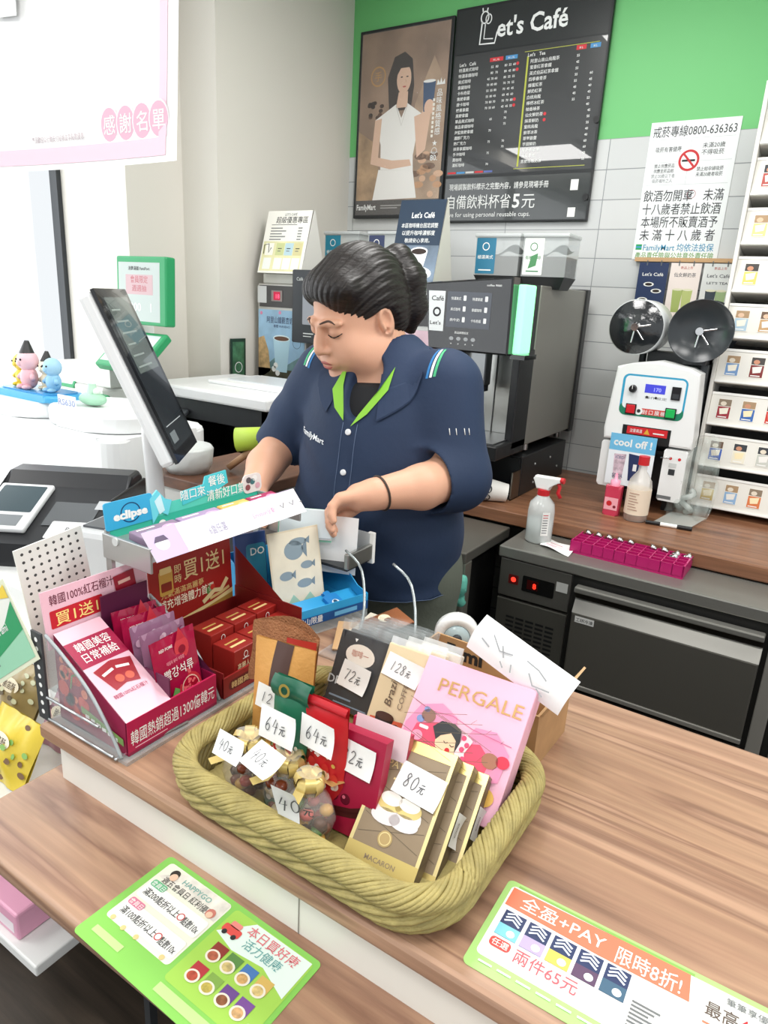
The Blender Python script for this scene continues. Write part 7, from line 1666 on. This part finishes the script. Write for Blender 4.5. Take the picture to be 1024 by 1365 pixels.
# hands: palm, four fingers of their own length, thumb
def hand(w, fwd, side, up, spread, curl, thumb_side):
    w = Vector(w); f = Vector(fwd).normalized(); sd = Vector(side); sd = (sd - f * sd.dot(f)).normalized(); u = f.cross(sd) if up is None else Vector(up).normalized()
    def P(a, s_, h): return tuple(w + f * a + sd * s_ + u * h)
    b.cap(w, P(0.03, 0, 0), 0.027, 0.027, k=0.012)
    for s_ in (-0.022, -0.007, 0.008, 0.022): b.cap(P(0.02, s_ * 0.6, 0), P(0.068, s_, 0), 0.0155, 0.012, k=0.008)
    for i, (s_, L) in enumerate(((-0.024, 0.052), (-0.008, 0.064), (0.008, 0.06), (0.023, 0.046))):
        c1, c2 = curl[i]
        base = Vector(P(0.07, s_, 0)); d1 = (f * math.cos(c1) - u * math.sin(c1) + sd * spread * s_).normalized(); m = base + d1 * L * 0.45
        d2 = (f * math.cos(c2) - u * math.sin(c2) + sd * spread * s_ * 0.5).normalized(); m2 = m + d2 * L * 0.32
        c3 = c2 + 0.3; d3 = (f * math.cos(c3) - u * math.sin(c3)).normalized(); e = m2 + d3 * L * 0.25
        b.cap(tuple(base), tuple(m), 0.0098, 0.0090, k=0.0035); b.cap(tuple(m), tuple(m2), 0.0090, 0.0082, k=0.002); b.cap(tuple(m2), tuple(e), 0.0082, 0.0068, k=0.002)
    ts = thumb_side
    b.cap(P(0.018, ts * 0.018, -0.004), P(0.045, ts * 0.036, -0.014), 0.0145, 0.0115, k=0.010); b.cap(P(0.045, ts * 0.036, -0.014), P(0.075, ts * 0.034, -0.026), 0.0112, 0.0095, k=0.003); b.cap(P(0.075, ts * 0.034, -0.026), P(0.095, ts * 0.026, -0.034), 0.0095, 0.0072, k=0.002)
fl = Vector(WRL) - Vector((-0.62, 1.12, 1.16))
hand(WRL, fl + Vector((-0.03, 0.0, -0.018)), (0.75, -0.35, 0.55), None, 2.0, ((0.75, 1.5), (0.7, 1.45), (0.65, 1.35), (0.6, 1.3)), -1)
fr_ = Vector(WRR) - Vector((-1.02, 1.12, 1.135))
hand(WRR, fr_ + Vector((0.02, -0.02, -0.02)), (0.9, 0.4, 0.0), None, 2.0, ((0.35, 0.8), (0.35, 0.8), (0.4, 0.85), (0.45, 0.9)), 1)
person = b.build('person', skinm, None, 1)
tag(person, 'person in a navy short sleeved uniform shirt looking down at the till', 'person')

# ---- clothes
navy = M('#22334f', 0.75, bump=0.18, bscale=55, vary=0.08, vscale=6)
s = Field((-1.20, 0.98, 0.84), (-0.46, 1.50, 1.46), 0.004)
s.ell((-0.797, 1.26, 0.89), (0.193, 0.165, 0.34), k=0.03).ell((-0.795, 1.238, 1.08), (0.184, 0.162, 0.19), k=0.06).ell((-0.797, 1.245, 1.225), (0.182, 0.142, 0.165), k=0.06)
s.cap((-0.94, 1.262, 1.312), (-0.665, 1.262, 1.32), 0.072, 0.072, k=0.06); s.cap((-0.79, 1.262, 1.34), (-0.79, 1.262, 1.375), 0.085, 0.07, k=0.05)
VL = Vector(ELL) - Vector(SHL); VR = Vector(ELR) - Vector(SHR)
sl = Field((-1.20, 0.98, 0.84), (-0.46, 1.50, 1.46), 0.004)
sl.cap(SHL, ELL, 0.076, 0.072, k=0.02); sl.cap(ELL, tuple(Vector(ELL) + Vector((-0.014, -0.045, -0.005))), 0.072, 0.068, k=0.02)
sl.cap(SHR, ELR, 0.074, 0.066, k=0.02)
fL = (Vector(WRL) - Vector(ELL)).normalized(); eL = Vector(ELL) + fL * 0.045
sl.cap(tuple(eL + fL * 0.10), tuple(eL + fL * 0.16), 0.10, 0.10, k=0.0, mode='sub'); sl.cap(tuple(Vector(ELL) + fL * 0.01), tuple(eL + fL * 0.12), 0.058, 0.060, k=0.004, mode='sub')
nR = VR.normalized(); cR = Vector(ELR) + nR * 0.132
sl.cap(tuple(cR), tuple(cR + nR * 0.05), 0.118, 0.118, k=0.0, mode='sub'); sl.cap(tuple(Vector(ELR) - nR * 0.02), tuple(cR), 0.054, 0.056, k=0.004, mode='sub')
hh = np.clip(0.5 + 0.5 * (s.d - sl.d) / 0.022, 0, 1); s.d = s.d + (sl.d - s.d) * hh - 0.022 * hh * (1 - hh)
# openings: cuffs, hem, neck with an open V
s.cut((0, 0, 0.872), (0.0, 0.02, -1)); s.ell((-0.797, 1.262, 0.85), (0.178, 0.146, 0.05), k=0.005, mode='sub')
s.cap((-0.79, 1.25, 1.33), hd(0, 0.03, -0.09), 0.076, 0.085, k=0.008, mode='sub')
s.ell((-0.783, 1.14, 1.335), (0.034, 0.075, 0.062), RX(0.35), k=0.008, mode='sub')
def wrinkles(V):
    x, y, z = V.T; o = np.zeros_like(V)
    side = np.clip(np.abs(x + 0.797) / 0.2, 0, 1)
    f = 0.0035 * np.sin(38 * z + 17 * x + 5 * np.sin(9 * x + 7 * z)) * (0.35 + 0.65 * side) + 0.0045 * np.sin(15 * x - 24 * z + 3 * np.sin(11 * z)) * np.clip((1.22 - z) / 0.15, 0, 1) + 0.003 * np.sin(52 * x + 20 * z + 4 * np.sin(14 * z)) * np.clip((1.15 - z) / 0.2, 0, 1)
    f *= np.clip((1.34 - z) / 0.08, 0.0, 1)
    d = np.stack([x + 0.797, y - 1.25, np.zeros_like(x)], 1); d /= np.maximum(np.linalg.norm(d, axis=1), 1e-4)[:, None]
    return d * f[:, None]
shirt = s.build('shirt', navy, person, 2, wrinkles)
u = Field((-0.95, 1.05, 1.15), (-0.62, 1.40, 1.42), 0.0035)
u.ell((-0.79, 1.25, 1.225), (0.178, 0.128, 0.152), k=0.03).cap((-0.785, 1.262, 1.30), (-0.787, 1.25, 1.345), 0.078, 0.072, k=0.03)
u.cut((0, 1.2, 1.345), (0.0, -0.35, 1))
lab(u.build('undershirt', M('#1c1d20', 0.8), person, 1), 'black undershirt showing in the collar')
p = Field((-1.02, 1.10, 0.05), (-0.55, 1.46, 1.0), 0.006)
p.ell((-0.79, 1.272, 0.93), (0.188, 0.147, 0.14), k=0.03)
for x in (-0.877, -0.705): p.cap((x, 1.28, 0.87), (x - 0.004, 1.28, 0.1), 0.098, 0.062, k=0.03)
p.cut((0, 0, 0.1), (0, 0, -1)); p.build('trousers', M('#5d6257', 0.8, bump=0.2, bscale=120), person, 1)
for x in (-0.88, -0.71):
    q = Field((x - 0.07, 1.12, 0.0), (x + 0.07, 1.40, 0.14), 0.005); q.ell((x, 1.24, 0.045), (0.05, 0.115, 0.045), k=0.01).ell((x, 1.31, 0.06), (0.045, 0.05, 0.06), k=0.03); q.cut((0, 0, 0.004), (0, 0, -1)); q.build('shoe', M('#2b2b2e', 0.5), person, 1)

# ---- hair
hairmat = M('#1b1513', 0.45, bump=0.35, bscale=60, stretch=(1, 1, 4), vary=0.35, vscale=40)
h_ = Field(tuple(np.array(HC) - 0.19), tuple(np.array(HC) + 0.19), 0.0028)
h_.ell(hd(0, 0.018, 0.04), (0.0875, 0.101, 0.094), HR, k=0.01).ell(hd(0, 0.055, -0.01), (0.072, 0.06, 0.075), HR, k=0.03)
h_.ell(hd(0.02, -0.055, 0.075), (0.06, 0.036, 0.030), HR, k=0.03).ell(hd(-0.032, -0.046, 0.066), (0.042, 0.034, 0.028), HR, k=0.03)
h_.ell(hd(-0.012, -0.125, -0.030), (0.084, 0.088, 0.098), HR @ RY(-0.25), k=0.012, mode='sub')
for sx in (-1, 1): h_.ell(hd(sx * 0.085, 0.0, -0.035), (0.03, 0.042, 0.046), HR, k=0.012, mode='sub')
h_.ell(hd(0, 0.02, -0.14), (0.09, 0.085, 0.062), HR, k=0.02, mode='sub')
h_.cap(hd(0.0, 0.098, 0.062), hd(0.012, 0.125, 0.066), 0.022, 0.028, k=0.012); h_.chain([hd(0.012, 0.122, 0.066), hd(0.028, 0.132, 0.025), hd(0.034, 0.122, -0.03), hd(0.03, 0.105, -0.072)], [0.029, 0.031, 0.026, 0.012], k=0.02)
h_.chain([hd(0.0, 0.125, 0.07), hd(0.046, 0.118, 0.035), hd(0.05, 0.108, -0.035)], [0.016, 0.018, 0.010], k=0.015)
HI = np.array(HM.inverted())
def combed(V):
    L = np.c_[V, np.ones(len(V))] @ HI.T; x, y, z = L[:, 0], L[:, 1], L[:, 2]
    a = np.arctan2(x, z + 0.03); f = 0.0011 * np.sin(46 * a + 3 * np.sin(22 * y + 2 * a)) + 0.0007 * np.sin(97 * a + 5 * np.sin(15 * y))
    d = V - np.array(HC); d /= np.linalg.norm(d, axis=1)[:, None]
    return d * f[:, None]
lab(h_.build('hair', hairmat, person, 1, combed), 'black hair tied back in a ponytail')
# ---- brows, lashes, lips
bt = b.tree
def skinpt(x, z, off=0.0012, y0=-0.16):
    o = HM @ Vector((x, y0, z)); d = (Rm @ Vector((0, 1, 0)))
    hit = bt.ray_cast(o, d)
    return (hit[0] + hit[1] * off) if hit[0] is not None else HM @ Vector((x, -0.095, z))
for sx in (-1, 1):
    m = MB(); m.tube([tuple(skinpt(sx * x, z, 0.0002)) for x, z in smooth2([(0.016, 0.0205), (0.023, 0.0225), (0.032, 0.0235), (0.041, 0.0205), (0.046, 0.017)], 3)], [0.0012, 0.0015, 0.0018, 0.0021, 0.0023, 0.0024, 0.0024, 0.0022, 0.002, 0.0017, 0.0014, 0.001, 0.0007], M('#54423a', 0.8), n=6); m.build('eyebrow', person)
    m = MB(); m.tube([tuple(skinpt(sx * x, z, 0.0006)) for x, z in ((0.016, -0.0065), (0.024, -0.0098), (0.033, -0.0105), (0.042, -0.0078), (0.047, -0.005))], [0.0007, 0.0013, 0.0015, 0.0013, 0.0008], M('#1d1512', 0.6), n=6); m.build('eyelash', person)
m = MB(); lip = M('#b9685f', 0.4)
m.grid(lambda u_, v: tuple(skinpt(-0.019 + 0.038 * u_, -0.0655 + (0.0075 * v) * math.sin(PI * u_) ** 0.6, 0.0008)), 16, 5, lip)
m.grid(lambda u_, v: tuple(skinpt(-0.017 + 0.034 * u_, -0.0695 - (0.0078 * v) * math.sin(PI * u_) ** 0.7, 0.0008)), 16, 5, lip); m.build('lips', person)
# ---- collar: outer navy fall and green facing
st = s.tree
def drop(pt, off, ctr=None):
    q, nrm, _, _ = st.find_nearest(Vector(pt)); return q + nrm * off
NCc = Vector((-0.787, 1.252, 1.352))
def collar_pts(a):
    """a from -pi (back) .. : angle around the neck, 0 = front"""
    d = Vector((math.sin(a), -math.cos(a) * 0.98, 0))
    back = 0.5 - 0.5 * math.cos(a)
    zf = 1.352 + 0.040 * back - 0.012
    p_in = NCc + d * 0.080; p_in.z = zf + 0.004
    p_top = NCc + d * 0.087; p_top.z = zf + 0.030 * (0.5 + 0.5 * back)
    return d, p_in, p_top, back
m = MB(); cols = []
NA = 44
for i in range(NA + 1):
    a = 0.34 + (2 * PI - 0.68) * i / NA
    d, p_in, p_top, back = collar_pts(a)
    e = min(i, NA - i) / 7.0
    fr2 = max(0.0, 1 - e)
    dd = d.copy()
    if e < 1: dd = (d + Vector((0.75 if i < NA / 2 else -0.75, -0.10, 0)) * fr2 * 0.3).normalized()
    far = drop(p_top + dd * (0.040 + 0.012 * fr2) + Vector((0, 0, -0.034 - 0.052 * fr2)), 0.0065)
    mid = p_top.lerp(far, 0.5) + Vector((0, 0, 0.008)) + dd * 0.004
    low = drop(p_in + Vector((0, 0, -0.02)), -0.002)
    cols.append((low, p_in, p_top, p_top + dd * 0.006 + Vector((0, 0, 0.001)), mid, far, far - Vector((0, 0, 0.004))))
for i in range(NA):
    for k in range(6): m.add([cols[i][k], cols[i + 1][k], cols[i + 1][k + 1], cols[i][k + 1]], [(0, 1, 2, 3)], navy, True)
m.build('collar', person)
m = MB(); grn = M('#86c23c', 0.7)
for sx, lst in ((1, ((0.056, 1.378), (0.062, 1.335), (0.036, 1.288), (0.006, 1.262), (0.012, 1.288), (0.044, 1.335))), (-1, ((0.056, 1.375), (0.066, 1.322), (0.044, 1.290), (0.014, 1.270), (0.016, 1.290), (0.040, 1.330)))):
    pts = [drop((-0.783 + sx * x, 1.08 + 0.10 * (z - 1.26) / 0.13, z), 0.005) for x, z in lst]
    c = sum(pts, Vector()) / len(pts) + Vector((0, -0.003, 0.002))
    m.add([tuple(q) for q in pts] + [tuple(c)], [(i, (i + 1) % 6, 6) for i in range(6)], grn, True)
lab(m.build('collar_facing', person), 'lime green inside of the open collar')
# ---- placket, buttons, logo, stripes, seams
def front(x, z, off=0.003):
    hit = st.ray_cast(Vector((x, 0.9, z)), Vector((0, 1, 0)))
    return (hit[0] + hit[1] * off, hit[1]) if hit[0] is not None else (Vector((x, 1.1, z)), Vector((0, -1, 0)))
m = MB(); stc = M('#5d6f8c', 0.7)
for dx in (-0.016, 0.017): m.tube([tuple(front(-0.783 + dx, 1.262 - 0.0195 * k, 0.0006)[0]) for k in range(20)], 0.0007, stc, n=5)
m.tube([tuple(drop((-0.787 + 0.20 * math.cos(a), 1.25 + 0.155 * math.sin(a), 0.892), 0.0006)) for a in [i * 2 * PI / 48 for i in range(49)]], 0.0007, stc, n=5)
m.build('stitching', person)
for z in (1.245, 1.165, 1.085, 1.005, 0.925):
    q, nrm = front(-0.783, z, 0.001); m = MB(Matrix.Translation(q) @ Vector((0, 0, 1)).rotation_difference(nrm).to_matrix().to_4x4()); m.lathe([(0.0, 0.003), (0.0045, 0.003), (0.0062, 0.0022), (0.0064, 0.0)], M('#e6e8ea', 0.3), 16); m.build('button', person)
q, nrm = front(-0.885, 1.235, 0.0)
m = MB(); vs, fs = glyphs('FamilyMart', 0.02); wv = max(p_[0] for p_ in vs)
m.add([tuple(front(-0.925 + p_[0] / wv * 0.082, 1.222 + p_[1] * 0.016 - 0.03 * (p_[0] / wv) * 0.4, 0.0022)[0]) for p_ in vs], fs, M('#e9edf0', 0.6)); m.build('logo', person)
for sx, cx_ in ((1, SHL), (-1, SHR)):
    for k, c in enumerate(('#2f79b8', '#e8eef2', '#46b07a')):
        m = MB(); vv = []
        for i in range(9):
            f = i / 8
            base = Vector(cx_) + Vector((sx * (0.0 + 0.006 * f), -0.03 - 0.05 * f, 0.10 - 0.075 * f)) + Vector((sx * 0.0075 * (k - 1), 0.003 * (k - 1), 0.002 * (k - 1)))
            q1 = drop(base + Vector((-sx * 0.0026, -0.001, 0)), 0.0012); q2 = drop(base + Vector((sx * 0.0026, 0.001, 0)), 0.0012); vv += [tuple(q1), tuple(q2)]
        m.add(vv, [(2 * i, 2 * i + 2, 2 * i + 3, 2 * i + 1) for i in range(8)], M(c, 0.6)); lab(m.build('shoulder_stripe', person), ['blue shoulder stripe', 'white shoulder stripe', 'green shoulder stripe'][k])
m = MB()
for px_ in (599, 608, 619, 625):
    q = st.ray_cast(EYE, ray(px_, 571).normalized()); q2 = st.ray_cast(EYE, ray(px_ + 1, 580).normalized())
    if q[0] is not None and q2[0] is not None: m.tube([tuple(q[0] + q[1] * 0.0006), tuple(q2[0] + q2[1] * 0.0006)], 0.0008, WHITE, n=5)
m.build('sleeve_stitch', person)
fa = (Vector(WRL) - Vector((-0.62, 1.12, 1.16))).normalized(); m = MB(Matrix.Translation(Vector(WRL) - fa * 0.012) @ Vector((0, 0, 1)).rotation_difference(fa).to_matrix().to_4x4())
m.tube([(0.0325 * math.cos(a), 0.0325 * math.sin(a), 0.004 * math.sin(a)) for a in [i * 2 * PI / 26 for i in range(26)]], 0.0022, M('#3a2d26', 0.5), n=6, closed=True); lab(m.build('wristband', person), 'thin dark wristband')
